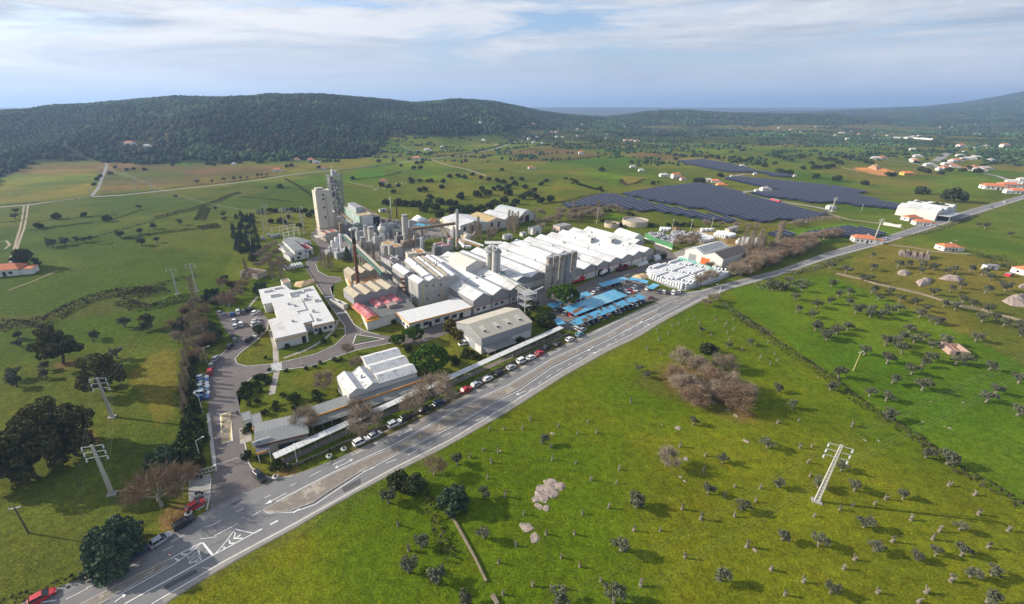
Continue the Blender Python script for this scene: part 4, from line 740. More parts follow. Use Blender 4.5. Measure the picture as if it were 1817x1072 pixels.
b.holes('f', [(b.L*.4,0,5,5)], dark, 'door'); b.holes('f', [(b.L*.35,5.6,3,1.4),(b.L*.7,5.4,2.5,1.4)], M('yellow_panel', (0.5,0.45,0.2)), 'window')
for lab, A_, B_, C_, z, rise in (('two-storey white works house with a grey gabled roof', q('U7',820,580), q('U7',940,560), q('U7',760,440), 5.5, .8), ('long white works building with a grey roof behind the two-storey house', q('U7',935,480), q('U7',1018,455), q('U7',860,385), 4.5, .5),
        ('low white works building with a shallow grey roof beside the yard road', q('U7',765,640), q('U7',990,590), q('U7',750,585), 3.2, .5), ('grey-roofed lean-to building under the bare trees', q('U7',715,570), q('U7',805,555), q('U7',690,480), 3.6, .4)):
    b = Bld('works_house', lab, 'building', A_, B_, C_, z, 'white works buildings with grey roofs'); b.walls(wht); b.gable(1, 'x', rise, greyr, wht, gut=False); b.holes('f', [(b.L*.35,z-2.4,1.8,1.3)]+([(b.L*.7,1,1.5,1.2)] if z < 5 else []), glass, 'window', gutterm); b.holes('f', [(b.L*.1,0,1.1,2.1)], dark, 'door')
b = Bld('porch_building', 'small white building with a dark red canopy by the yard road', 'building', q('U7',960,560), q('U7',1040,545), q('U7',935,490), 3.5, 'white works buildings with grey roofs'); b.walls(wht); b.flat(M('maroon_roof', (0.22,0.03,0.05))); b.holes('f', [(b.L*.3,0,1.6,2.6)], M('dark_green_door', (0.02,0.1,0.08)), 'door')
b = Bld('ruined_shed', 'ruined open brick shed under the bare trees', 'ruin', q('U7',375,850), q('U7',490,800), q('U7',345,745), 3.0); m_ = MB(); t = .3
for bx in ((0,b.L,0,t),(0,b.L,b.W-t,b.W),(0,t,t,b.W-t),(b.L-t,b.L,t,b.W-t)): m_.box(*bx, 0, 3)
b.part('wall', m_, M('ruin_wall', (0.38,0.33,0.28), var=.3)); m_ = MB()
for k in range(4): m_.box(b.L*(.1+.22*k), b.L*(.1+.22*k)+.5, .3, b.W-.3, 2.4, 2.7)
b.part('beam', m_, M('old_beam', (0.15,0.1,0.07)))
def depth(p, z=0): x, y = gp(p, z); return y*CP+(H-z)*SP
def world_r(rpx, zk, p, z=0): return rpx/ZM[zk][2]/F*depth(p, z)
silo_c = M('silo_concrete', (0.40,0.385,0.35), var=.12, scale=.3, col2=(0.30,0.275,0.235), thr=(.5,.7), scale2=.15); silo_m = M('silo_metal', (0.36,0.365,0.37), rough=.45, var=.1, scale=.5, metal=.3); whitet = M('white_tank', (0.66,0.66,0.64), rough=.5, var=.06)
def hz_(base, toppx): y = gp(base)[1]; u, f, d = ray(toppx); return H-y*d/f
tower = Bld('process_tower', 'tall windowed cream panelled process tower, highest solid building of the works', 'tower', q('T5',205,432), q('T5',487,405), q('T5',150,400), 31.5)
b = tower; b.walls(cream, z1=31.3); b.flat(cream, z=31.3, par=.6, pm=cream); b.part('penthouse', MB().box(b.L*.12,b.L*.6,b.W*.3,b.W*.8,31.4,33.3), cream)
m_ = MB(); m_.box(b.L*.2,b.L*.52,b.W*.3-.06,b.W*.3,31.9,32.8); b.part('louvre', m_, clad)
b.holes('f', [(b.L*.42,z_,1.3,1.1) for z_ in (28.3,25.3,19.5,12.6)], glass, 'window', gutterm)
m_ = MB(); m_.box(b.L*.64,b.L*.69,-.08,.02,6,29); b.part('downpipe', m_, M('brown_pipe', (0.3,0.24,0.18)))
m_ = MB(); m_.box(-.3,b.L+.1,-.35,b.W,5.2,5.6); b.part('ledge', m_, rustf)
b.part('yellow_bracket', MB().box(-1.0,.5,-.3,.1,20,20.4), M('safety_yellow', (0.7,0.6,0.05)))
b = Bld('annex_tower', 'pinkish grey annex block attached in front of the cream tower', 'tower block', q('T5',437,838), q('T5',590,822), q('T5',408,800), 13.5); pk = M('pinkish_panel', (0.42,0.38,0.355), var=.08, stripe=(0,1.6), sdark=.9)
b.walls(pk); b.flat(pk, pm=pk, par=.3)
b = Bld('annex_tower', 'lower pinkish grey annex block beside the cream tower', 'tower block', q('T5',590,940), q('T5',722,930), q('T5',590,900), 9.0); b.walls(pk); b.flat(pk, pm=pk, par=.3)
b = Bld('tower_base_building', 'low concrete building with brick-red roof wells at the foot of the tower', 'factory', q('T6',395,275), q('T6',645,225), q('T6',345,225), 5.0); b.walls(M('beige_concrete', (0.42,0.37,0.31), var=.12)); b.flat(M('red_roof_well', (0.36,0.12,0.08), var=.25), par=.5, pm=cream)
m_ = MB(); m_.box(b.L*.4,b.L*.46,.2,b.W-.2,5.1,5.6); b.part('roof_beam', m_, cream)
b = Bld('loading_canopy', 'cream loading canopy projecting over the yard road below the tower', 'canopy', q('T6',235,350), q('T6',375,330), q('T6',185,300), 4.0); b.part('roof', MB().box(0,b.L,0,b.W,3.8,4.05), cream); b.part('post', MB().box(.2,.5,.2,.5,0,3.8), cream); b.part('post', MB().box(b.L-.5,b.L-.2,.2,.5,0,3.8), cream)
b = Bld('link_building', 'cream link building between the tower and the canopy', 'building', q('T6',285,215), q('T6',400,195), q('T6',120,215), 4.5); b.part('roof', MB().box(0,b.L,0,b.W,4.3,4.5), cream); b.walls(M('beige_concrete',(0,0,0)), x0=.5,x1=b.L*.5,y0=.3,y1=b.W*.7,z1=4.3)
b = Bld('lattice_tower', 'open steel lattice tower packed with grey vessels and pipes behind the cream tower', 'tower', q('T5',478,140), q('T5',714,125), q('T5',358,105), 36.0)
NX, NY, NZ = 3, 2, 12; hh = 36.0; stdk = M('darkened_steel', (0.24,0.24,0.245), var=.2); stdd = M('dark_vessel', (0.07,0.075,0.085), var=.3)  # shade of the tower's dark interior put into steel and vessel colours
for i in range(NX+1):
    for j in range(NY+1):
        if 0 < i < NX and 0 < j < NY: continue
        x, y = b.L*i/NX, b.W*j/NY; b.part('leg', MB().box(x-.22,x+.22,y-.22,y+.22,0,hh+1.2), stdk)
for k in range(1, NZ+1):
    z_ = hh*k/NZ; m_ = MB()
    for i in range(NX+1): m_.box(b.L*i/NX-.14,b.L*i/NX+.14,.2,b.W-.2,z_-.3,z_-.02)
    for j in range(NY+1): m_.box(0,b.L,b.W*j/NY-.14,b.W*j/NY+.14,z_-.62,z_-.32)
    if k % 2 == 0: m_.box(b.L*.1,b.L*.9,b.W*.1,b.W*.55,z_,z_+.08)
    b.part('floor_frame', m_, stdk)
for k in range(NZ):
    m_ = MB(); z0, z1 = hh*k/NZ, hh*(k+1)/NZ
    for i in range(NX):
        x0, x1 = b.L*i/NX, b.L*(i+1)/NX; 
        if (i+k) % 2: x0, x1 = x1, x0
        m_.beam((x0,-.05,z0),(x1,-.05,z1),.16); m_.beam((x1,b.W+.05,z0),(x0,b.W+.05,z1),.16)
    for j in range(NY):
        y0, y1 = b.W*j/NY, b.W*(j+1)/NY; m_.beam((-.05,y0,z0),(-.05,y1,z1),.16); m_.beam((b.L+.05,y1,z0),(b.L+.05,y0,z1),.16)
    b.part('brace', m_, steel if k % 3 == 0 else stdk)
for i in range(46):
    x, y = b.L*(.12+.76*rnd.random()), b.W*(.15+.7*rnd.random()); z_ = rnd.random()*31; r_ = .5+rnd.random()*1.3; m_ = MB(); h_ = 1.5+3.5*rnd.random(); m_.lathe(x, y, [(r_*.4,z_),(r_,z_+.5),(r_,z_+h_),(r_*.3,z_+h_+.6)], 10); b.part('vessel', m_, [stdd, gutterm, stdd, steel, stdk, silo_c][i % 6])
for i in range(16):
    m_ = MB(); x, y = b.L*rnd.random(), b.W*rnd.random(); z_ = rnd.random()*28; m_.tube((x,y,z_),(x,y,z_+4+rnd.random()*4),.18); b.part('pipe', m_, [rust, steelw, gutterm][i % 3])
b.part('roof_cabin', MB().box(b.L*.3,b.L*.5,b.W*.3,b.W*.7,36,40), steel); m_ = MB(); m_.lathe(b.L*.62,b.W*.7,[(.3,36),(1.3,37),(1.4,38.5),(.4,39.5)],10); b.part('drum', m_, whitet); m_ = MB(); m_.tube((b.L*.35,b.W*.5,40),(b.L*.35,b.W*.5,44),.12); b.part('mast', m_, steelw)
grn = M('pale_green_cladding', (0.26,0.36,0.31), var=.14, scale=.2, col2=(0.4,0.43,0.4), thr=(.5,.65), scale2=.15, stripe=(1,1.5), sdark=.85)
b = Bld('process_hall', 'long pale green process hall with a tan weathered roof and a taller white front', 'hall', q('T5',1095,930), q('T5',1440,890), q('T5',790,705), 12.5)
b.walls(grn); b.gable(1, 'y', 1.4, M('tan_weathered_roof', (0.36,0.29,0.19), var=.18, scale=.4, stripe=(1,2), sdark=.85), cladc); b.walls(wht, 0, b.L*.56, -1.6, .2, 0, 13.6, 'white_front'); b.holes('f', [(b.L*.6,5,b.L*.36,7)], dark, 'opening')
b.walls(M('grey_green_panel', (0.33,0.37,0.37), var=.1, stripe=(1,1.2), sdark=.85), .3, b.L*.4, b.W*.3, b.W*.75, 12.6, 17.0, 'penthouse'); b.part('ventilator', MB().box(b.L*.52,b.L*.58,1,b.W-1,13.9,14.5), brownr)
b.part('penthouse_roof', MB().box(.2, b.L*.4+.1, b.W*.3-.1, b.W*.75+.1, 17.0, 17.25), clad)
b = Bld('rusty_roof_hall', 'low hall with a brown rusty gabled roof beside the thin dark stack', 'hall', q('T4',950,505), q('T4',1025,478), q('T4',815,420), 6.0); b.walls(M('beige_concrete',(0,0,0))); b.gable(1, 'y', 1.2, M('rust_brown_roof', (0.17,0.1,0.065), var=.2), gutterm)
b = Bld('grey_flat_block', 'low grey flat-roofed block between the silos and the dark stack', 'building', q('T4',960,610), q('T4',1100,600), q('T4',940,540), 6.0); b.walls(silo_c); b.flat(flatg); b.holes('f', [(1,1,b.L-2,3)], dark, 'opening')
b = Bld('link_building', 'grey concrete machine building with stained flat roof behind the white sphere', 'building', q('T4',980,900), q('T4',1110,870), q('T4',900,770), 6.5); b.walls(silo_c); b.flat(rustf, pm=silo_c)
b = Bld('roof_plant_room', 'cream box-shaped plant room at the back of the concrete blocks', 'building', q('T7',1105,105), q('T7',1255,85), q('T7',1100,65), 11.5); b.walls(cream); b.flat(cream, pm=cream)
b = Bld('pipe_bridge_house', 'small brown concrete building with a curved top by the white hall ridges', 'building', q('T8',110,760), q('T8',275,740), q('T8',60,660), 9.0); b.walls(M('brown_concrete', (0.33,0.27,0.2), var=.2)); b.flat(rustf)
def silo(name, label, zk, top, base, rpx, mat, cat='silo', group=None, cap='dome', zb=0.0, extra=True, n=18, zt=None):
    P = q(zk, *base); T = q(zk, *top); x, y = gp(P, zb); u, f, d = ray(T); zt = zt or H-y*d/f; r = rpx/ZM[zk][2]/F*(y*CP+(H-(zb+zt)/2)*SP)
    t = thing(name, label, cat, (x, y, zb), 0, group); h = zt-zb; m_ = MB()
    prof = [(r*.96,0),(r,.3),(r,h-.4*r)] + ([(r*.75,h-.1*r),(r*.3,h),(.05,h+.02)] if cap == 'dome' else [(r,h)])
    m_.lathe(0, 0, prof, n); m_.build('shell', mat, t, True if cap == 'dome' else False)
    if extra:
        for k in range(1, int(h/4.5)+1): MB().lathe(0, 0, [(r+.07,k*4.5-.12),(r+.09,k*4.5),(r+.07,k*4.5+.12)], n).build('hoop', steel, t)
        m_ = MB(); m_.box(r+.05,r+.2,-.3,-.22,0,h); m_.box(r+.05,r+.2,.22,.3,0,h); m_.box(r+.08,r+.16,-.22,.22,h*.5,h*.5+.1); m_.build('ladder', steel, t)
    if cap != 'dome':
        m_ = MB(); 
        for z_ in (h+.55,h+1.1): m_.lathe(0,0,[(r-.05,z_),(r,z_+.06),(r-.05,z_+.1)],n)
        for k in range(8): a = k*math.pi/4; m_.box(r*.97*math.cos(a)-.06,r*.97*math.cos(a)+.06,r*.97*math.sin(a)-.06,r*.97*math.sin(a)+.06,h,h+1.15)
        m_.build('railing', steel, t); MB().lathe(0,0,[(r*.25,h),(r*.3,h+.8),(r*.1,h+1.2)],8).build('filter_head', steelw, t)
    return t, r, zt
g1 = 'grey silos around the process hall'
silo('silo', 'tallest slim concrete silo standing alone north of the white sphere', 'T4', (1142,395), (1158,800), 46, silo_c, group=g1, cap='flat')
silo('silo', 'short dark grey silo tucked behind the tallest slim silo', 'T4', (1230,480), (1238,700), 31, silo_m, group=g1, cap='flat')
silo('silo', 'wide concrete silo in front of the white hall front', 'T4', (612,585), (628,870), 53, silo_c, group=g1, cap='flat')
silo('silo', 'narrower concrete silo to the west side of the wide one', 'T4', (525,560), (542,850), 29, silo_c, group=g1, cap='flat')
silo('silo', 'stubby grey silo behind the rusty chimney', 'T4', (482,750), (490,930), 43, silo_m, group=g1, cap='flat')
silo('silo', 'round concrete bin directly behind the purple roof', 'T4', (840,885), (845,1080), 38, silo_c, group=g1, cap='flat')
silo('silo', 'second concrete bin behind the purple roof with pipes on top', 'T4', (930,880), (933,1060), 36, silo_c, group=g1, cap='flat')
silo('silo', 'thin white column beside the purple-roofed block', 'T4', (783,860), (797,1130), 14, whitet, group=g1, cap='dome', extra=False)
silo('upright_tank', 'shorter white upright tank by the yard road', 'T6', (530,393), (548,605), 27, whitet, 'tank', 'white upright tanks', extra=False)
silo('upright_tank', 'taller white upright tank between its two neighbours', 'T6', (605,333), (632,600), 38, whitet, 'tank', 'white upright tanks', extra=False)
silo('upright_tank', 'slim white upright tank at the foot of the green conveyor', 'T6', (690,262), (708,560), 26, whitet, 'tank', 'white upright tanks', extra=False)
silo('silo', 'slim white silo with an outlet cone beside the works pond yard', 'T8', (180,440), (195,640), 28, whitet, group=g1, extra=False)
g2 = 'slim silo cluster on a platform over the white roofs'
for lab, t, bs, r in (('left silo of the slim pale cluster rising from the white roofs', (832,548), (832,722), 17), ('front silo of the slim pale cluster, broadest lit face', (876,572), (878,748), 20), ('right silo of the slim pale cluster, shaded side', (908,562), (905,738), 17), ('rear silo of the slim pale cluster under the head platform', (862,545), (862,715), 15)):
    silo('silo', lab, 'b', t, bs, r, M('pale_silo', (0.46,0.445,0.40), var=.1), group=g2, zb=7.5, cap='flat')
P0 = gp(q('b',872,742), 7.5); hp = thing('silo_head_platform', 'steel head platform with a flat white roof above the slim silo cluster', 'platform', (P0[0], P0[1]+2, 7.5)); zt = hz_((q('b',872,742)[0], q('b',872,742)[1]), q('b',872,480))
y0 = P0[1]+3; u, f, d = ray(q('b',870,492)); zr = H-y0*d/f-7.5; u, f, d = ray(q('b',870,560)); zp = H-y0*d/f-7.5
MB().box(-4.5,4,-2.4,2.2,zr,zr+.3).build('roof', wht, hp); MB().box(-4,4,-2.6,2.6,zp,zp+.2).build('deck', steel, hp)
for sx_ in (-1.8,1.8):
    for sy_ in (-1.4,1.4): MB().tube((sx_*1.3,sy_*1.3,zp),(sx_*.5,sy_*.5,zr),.14).build('leg', steel, hp)
m_ = MB()
for k in range(4): a = (-3.6+2.4*k); m_.beam((a,-2.3,zp+.2),(a*.3,0,zr),.12)
m_.build('brace', steel, hp); MB().lathe(.2,0,[(.9,zp+.2),(1,zp+2),(.2,zp+2.8)],10).build('hopper', silo_c, hp)
pd = thing('silo_base_deck', 'round-cornered green-grey railed deck around the feet of the slim silos', 'platform', (P0[0], P0[1], 7.5)); MB().box(-6,6,-3.5,3.5,-.35,-.05).build('deck', M('green_grey_steel', (0.12,0.2,0.2)), pd)
m_ = MB()
for x in np.arange(-6, 6.1, 1.5): m_.box(x-.05,x+.05,-3.5,-3.4,-.05,1.0)
m_.box(-6,6,-3.5,-3.42,.9,1.0); m_.build('railing', M('green_grey_steel', (0,0,0)), pd)
for sx_ in (-5.5,5.5):
    for sy_ in (-3.2,3.2): MB().box(sx_-.2,sx_+.2,sy_-.2,sy_+.2,-7.5,-.35).build('leg', steel, pd)
stm = M('rust_streaked_silo', (0.35,0.335,0.29), var=.14, col2=(0.20,0.11,0.045), thr=(.5,.66), scale2=.22); stg = M('dark_grey_silo', (0.25,0.265,0.28), var=.15, col2=(0.17,0.13,0.08), thr=(.55,.72), scale2=.2)
for k, (lab, tx, ty, bx, by) in enumerate((('leftmost of the five stained silos, palest with brown streaks', 1316,622,1298,866), ('second stained silo from the pine side', 1364,612,1346,852), ('middle stained silo of the row of five', 1411,600,1394,838), ('fourth silo of the stained row, bluer grey', 1456,589,1440,826), ('rightmost silo of the stained row with a rusty brown crown', 1503,578,1486,812))):
    silo('stained_silo', lab, 'b', (tx,ty), (bx,by), 25.5, [stm,stm,stm,stg,stm][k], group='row of five stained silos behind the stone pine', cap='flat', n=20)
silo('chimney', 'tall pale concrete chimney with a ring platform, north of the white roofs', 'b', (587,246), (585,548), 11.5, silo_c, 'chimney', cap='flat', n=16)
pc = gp(q('b',585,548))
rg = thing('duct_elbow', 'white bent flue duct at the foot of the pale chimney', 'duct', (pc[0],pc[1],0)); MB().tube((1,-1,7),(5,-6,3.4),1.3,None,12).build('duct', whitet, rg); MB().tube((5,-6,3.4),(9,-6,3.6),1.2,None,12).build('duct', whitet, rg); MB().tube((.5,-.5,6),(1.6,-2,7.4),1.45,None,12).build('collar', rust, rg)
for k in range(2): MB().box(5+3*k,5.3+3*k,-6.4,-6.1,0,2.4).build('support', steel, rg)
rg = thing('duct_run', 'pair of long pipe ducts leading from the chimney to the hall roofs', 'duct', (pc[0],pc[1],0)); a = Vector((*gp(q('T8',985,470),9),9)); c_ = Vector((*gp(q('T8',1370,600),7),7)); o_ = Vector((pc[0],pc[1],0))
MB().tube(a-o_, c_-o_, .6, None, 10).build('duct', steelw, rg); MB().tube(a-o_+Vector((-2,-2,-.3)), c_-o_+Vector((-2.2,-1.6,0)), .4, None, 10).build('duct', rustf, rg)
for k in range(6): p = (a-o_)*(1-k/5)+(c_-o_)*(k/5); MB().box(p.x-1.5,p.x-1.3,p.y-.3,p.y-.1,0,p.z-.6).build('support', gutterm, rg)
MB().lathe(6.5,4,[(2.2,0),(2.2,8),(1.0,9.5),(.2,9.6)],12).build('cyclone', cream, rg)
bp_ = q('T4',800,905); x, y = gp(bp_); u, f, d = ray(q('T4',805,592)); zc = H-y*d/f; r = world_r(71,'T4',bp_,zc)
wt = thing('water_sphere', 'white spherical water tank on slim legs in the middle of the works', 'water tank', (x, y, 0)); m_ = MB(); m_.lathe(0,0,[(max(.1,r*math.cos(a)), zc+r*math.sin(a)) for a in np.linspace(-math.pi/2, math.pi/2, 13)], 20); m_.build('sphere', M('sphere_white', (0.6,0.59,0.53), rough=.5, var=.06), wt, True)
for k in range(4): a = k*math.pi/2+.6; MB().tube((r*.75*math.cos(a),r*.75*math.sin(a),0),(r*.6*math.cos(a),r*.6*math.sin(a),zc-r*.6),.28).build('leg', steelw, wt)
MB().lathe(0,0,[(r*.45,zc+r*.92),(r*.5,zc+r*1.1),(r*.28,zc+r*1.35),(r*.3,zc+r*1.6),(.1,zc+r*1.7)],12).build('cap', steel, wt); MB().tube((0,0,0),(0,0,zc-r),.3).build('riser', steelw, wt); MB().tube((0,0,zc+r*1.6),(0,0,zc+r*2.3),.08).build('mast', steelw, wt)
for lab, zk, tp, bs, r, mt in (('thin dark rusty stack north of the slim silo', 'T4', (1010,118), (1028,515), .55, M('dark_rust', (0.1,0.06,0.045))), ('thin grey lattice-like mast beside the dark trees', 'T4', (917,85), (930,400), .35, steelw), ('thin steel mast rising beside the white sphere', 'T4', (885,660), (900,1000), .15, steelw)):
    x, y = gp(q(zk,*bs)); u, f, d = ray(q(zk,*tp)); zt = H-y*d/f; t = thing('stack', lab, 'stack', (x,y,0)); MB().tube((0,0,0),(0,0,zt),r,r*.8,8).build('pipe', mt, t); MB().lathe(0,0,[(r*2.2,0),(r*2,.5),(r,.8)],8).build('base', silo_c, t); MB().lathe(0,0,[(r*.95,zt),(r*1.3,zt+.1),(r*1.1,zt+.4)],8).build('cap', mt, t)
for lab, zk, A_, B_, r, z_ in (('white horizontal tank below the rusty chimney head', 'T6', (705,588), (915,560), 1.0, 2.4), ('white horizontal duct vessel near the tower foot', 'T6', (860,190), (985,160), 1.0, 7.0), ('small white drum next to the process hall', 'T6', (960,50), (1010,85), 1.2, 7)):
    a = Vector((*gp(q(zk,*A_), z_), z_)); c_ = Vector((*gp(q(zk,*B_), z_), z_)); t = thing('horizontal_tank', lab, 'tank', (a.x,a.y,0)); o_ = Vector((a.x,a.y,0)); MB().tube(a-o_, c_-o_, r, None, 14).build('shell', whitet, t, False)
    for k in (.2,.8): p = (a-o_)*(1-k)+(c_-o_)*k; MB().box(p.x-.3,p.x+.3,p.y-.6,p.y+.6,0,z_-.6).build('saddle', silo_c, t)
def gear(lab, zk, x, y, w_, d_, h_, mt, nm='machine_unit', cat='machinery', grp='machinery units of the works', rz=None, kind=0):
    p = gp(q(zk,x,y)); t = thing(nm, lab, cat, (p[0],p[1],0), RF.ang if rz is None else rz, grp); MB().box(-w_/2,w_/2,-d_/2,d_/2,0,h_).build('housing', mt, t)
    if kind == 0: MB().box(-w_*.4,w_*.4,-d_*.3,d_*.3,h_,h_+.5).build('top_unit', M('pink_fan_deck', (0.42,0.2,0.2)), t); MB().lathe(w_*.3,0,[(.5,h_),(.5,h_+2.5),(.2,h_+2.8)],8).build('outlet', steel, t)
    elif kind == 1: MB().lathe(-w_*.2,0,[(.9,h_),(1,h_+2),(.3,h_+2.7)],10).build('hopper', silo_c, t); MB().tube((w_*.3,0,h_*.5),(w_*.8,-d_*.4,h_*1.3),.25).build('pipe', steelw, t)
    elif kind == 2: MB().box(-w_/2-.1,w_/2+.1,-d_/2-.1,d_/2+.1,h_,h_+.2).build('roof', clad, t); MB().box(-w_*.1,w_*.15,-d_/2-.06,-d_/2+.02,0,2.1).build('door', gutterm, t)
    return t
for a in (('grey cooling unit with a pink fan deck, rear of the pair', 'T8',530,640,9,3.5,3,steel), ('grey cooling unit with a pinkish fan deck, front of the pair', 'T8',640,690,10,4,3.2,steel), ('grey filter house beside the two cooling units', 'T8',740,640,3,3,6,silo_m)): gear(*a, kind=0)
for a in (('white analyser cabin at the edge of the green verge', 'b',985,465,6,4,3,wht), ('white container cabin north of the hall ridges', 'b',1108,440,4,3,2.5,wht), ('larger white cabin with a flat roof near the bare trees', 'b',1200,420,9,5,4.5,wht), ('tan roofed transformer house behind the hall ridges', 'b',1415,395,12,7,4,M('pinkish_wall', (0.5,0.4,0.34))), ('white container near the dark hedge', 'T4',800,320,7,2.6,2.6,wht),
          ('yellow sided container by the northern sheds', 'T8',630,170,7,3,3.6,M('yellow_white', (0.6,0.55,0.3))), ('cream long shed container in the eastern field', 'S3',520,375,14,3.2,3.2,M('cream_container', (0.6,0.48,0.36)))): gear(*a, nm='cabin', cat='cabin', grp='cabins and containers of the works', kind=2)
for i, (zk, x, y, w_, h_) in enumerate((('T4',600,700,6,7),('T4',720,900,5,8),('T4',1010,960,6,5),('T4',1060,840,5,6),('T4',900,700,8,9),('T4',430,760,5,6),('T6',780,230,7,7),('T6',850,300,6,8),('T6',560,660,9,3),('T6',700,720,7,4),('T4',1180,860,7,4),('T4',1330,840,6,4),('T4',1270,700,5,5),('T8',830,430,6,5),('T8',1050,560,7,6),('T8',480,760,5,5),('T6',1180,560,5,5),('T6',930,620,5,4))):
    labs = ['pump frame with a hopper beside the wide silo','tall grey skid behind the bare poplars','brown machine frame in front of the link building','grey machine frame by the slim silo foot','large dark piping block under the white sphere','small skid behind the rusty chimney','greenish grey piping block on the low roof by the tower','steel vessel frame behind the conveyor head','flat concrete tank platform behind the poplar trunks','blue-grey tank pit by the yard road bend','yellow railed skid by the slim white silo','small machine by the snow-white drum','dark pump block behind the tallest silo','steel frame left of the pale chimney','brown conveyor drive right of the pale chimney','rusty hopper beside the cooling units','dark blue vessel frame under the conveyor','grey pump house by the conifer']
    gear(labs[i], zk, x, y, w_, w_*.7, h_, [silo_m,steel,M('brown_concrete',(0,0,0)),gutterm][i % 4], 'process_skid', kind=1)
def gallery(lab, zk, A_, z0, B_, z1, w_, h_, mat, legs=6, lm=None, name='conveyor', zkb=None, truss=False):
    a = Vector((*gp(q(zk,*A_),z0),z0)); c_ = Vector((*gp(q(zkb or zk,*B_),z1),z1)); t = thing(name, lab, 'conveyor', (a.x,a.y,0), math.atan2(c_.y-a.y,c_.x-a.x), None); Ln = (c_.xy-a.xy).length; dz = z1-z0; m_ = MB()
    if not truss: m_.add([(0,-w_/2,z0),(Ln,-w_/2,z1),(Ln,w_/2,z1),(0,w_/2,z0),(0,-w_/2,z0+h_),(Ln,-w_/2,z1+h_),(Ln,w_/2,z1+h_),(0,w_/2,z0+h_)], [(3,2,1,0),(4,5,6,7),(0,1,5,4),(1,2,6,5),(2,3,7,6),(3,0,4,7)]); m_.build('gallery', mat, t)
    else:
        n = max(4, int(Ln/2))
        for sy_ in (-w_/2, w_/2):
            m_.beam((0,sy_,z0),(Ln,sy_,z1),.18); m_.beam((0,sy_,z0+h_),(Ln,sy_,z1+h_),.18)
            for k in range(n): x0, x1 = Ln*k/n, Ln*(k+1)/n; m_.beam((x0,sy_,z0+dz*k/n),(x1,sy_,z0+dz*(k+1)/n+h_),.12); m_.beam((x1,sy_,z0+dz*(k+1)/n),(x1,sy_,z0+dz*(k+1)/n+h_),.12)
        m_.build('truss', mat, t); m_ = MB(); m_.add([(0,-w_/2+.1,z0+.2),(Ln,-w_/2+.1,z1+.2),(Ln,w_/2-.1,z1+.2),(0,w_/2-.1,z0+.2)], [(0,1,2,3)]); m_.build('deck', steel, t)
    for k in range(legs):
        x = Ln*(k+.5)/legs; zz = z0+dz*(k+.5)/legs; m_ = MB(); m_.beam((x,-w_/2,0),(x,-w_*.35,zz),.25); m_.beam((x,w_/2,0),(x,w_*.35,zz),.25); m_.beam((x,-w_*.45,zz*.5),(x,w_*.45,zz*.5),.18); m_.build('trestle', lm or steel, t)
    return t
gallery('long green-sided conveyor sloping down to the concrete blocks', 'T6', (735,300), 12, (700,430), 10.5, 1.5, 1.2, M('conveyor_green', (0.06,0.13,0.105), var=.2), 7, zkb='T7')
gallery('cream pipe bridge running beside the green conveyor', 'T6', (775,300), 12.6, (735,400), 11.2, 1.3, .8, M('cream_panel',(0,0,0)), 7, zkb='T7')
gallery('rusty brown conveyor gallery crossing the north yard to the pale chimney', 'T8', (20,305), 8, (840,195), 9, 2.2, 1.6, M('brown_gallery', (0.2,0.15,0.1), var=.2), 8)
gallery('steel truss bridge from the slim silos down to the street tower', 'b', (915,765), 7.5, (1165,918), 7.5, 1.8, 1.7, M('cream_steel', (0.42,0.41,0.35)), 2, name='truss_bridge', truss=True)
gallery('brown stepped conveyor dropping toward the cooling units', 'T8', (560,260), 8, (760,480), 4, 1.4, 1.0, M('brown_gallery', (0,0,0)), 4)
gallery('rust-coloured duct sloping up the green process hall', 'T5', (730,870), 6, (950,1030), 4, 1.6, 1.2, M('brown_gallery', (0,0,0)), 3)
b = Bld('transfer_tower', 'open steel transfer tower at the street end of the truss bridge', 'tower', q('b',1130,925), q('b',1215,905), q('b',1120,880), 8.0)
for x in (0, b.L):
    for y in (0, b.W): b.part('leg', MB().box(x-.15,x+.15,y-.15,y+.15,0,9.5), steel)
for z_ in (3,6,8.5): b.part('floor_frame', MB().box(-.2,b.L+.2,-.2,b.W+.2,z_,z_+.15), steel)
m_ = MB()
for z0, z1 in ((0,3),(3,6),(6,8.5)): m_.beam((0,-.1,z0),(b.L,-.1,z1),.14); m_.beam((b.L,-.1,z0),(0,-.1,z1),.14)
b.part('brace', m_, steel); m_ = MB(); m_.beam((b.L,b.W*.5,8),(b.L+6,b.W*.5,9.5),.8); b.part('chute', m_, steel)
for lab, zk, c0, rx, h_, fm in (('large round open concrete tank filled with pale sludge', 'S1', (966,602), 163, 4.2, M('tank_fill', (0.27,0.26,0.24), var=.1)), ('smaller half-hidden round concrete tank beside the large one', 'S1', (650,648), 95, 3.0, M('tank_fill_brown', (0.3,0.22,0.14)))):
    P = q(zk,*c0); x, y = gp(P, h_); r = rx/ZM[zk][2]/F*(y*CP+(H-h_)*SP); t = thing('round_tank', lab, 'tank', (x,y,0)); m_ = MB(); m_.lathe(0,0,[(r,0),(r,h_)],40)
    m_.f = m_.f[:-2]; m_.m = m_.m[:-2]; k0 = len(m_.v); m_.lathe(0,0,[(r-.4,h_),(r-.4,h_-1)],40); m_.f = m_.f[:-2]; m_.m = m_.m[:-2]
    for k in range(40): m_.f.append((40+k,40+(k+1)%40,k0+(k+1)%40,k0+k)); m_.m.append(0)
    m_.build('wall', M('tan_tank_wall', (0.45,0.38,0.29), var=.15), t); MB().lathe(0,0,[(r-.45,h_-1.2),(r-.45,h_-.9)],40).build('contents', fm, t); m_ = MB()
    for k in range(24): a = k*math.pi/12; m_.box(r*math.cos(a)-.1,r*math.cos(a)+.1,r*math.sin(a)-.1,r*math.sin(a)+.1,h_,h_+.9)
    m_.build('post', steel, t)
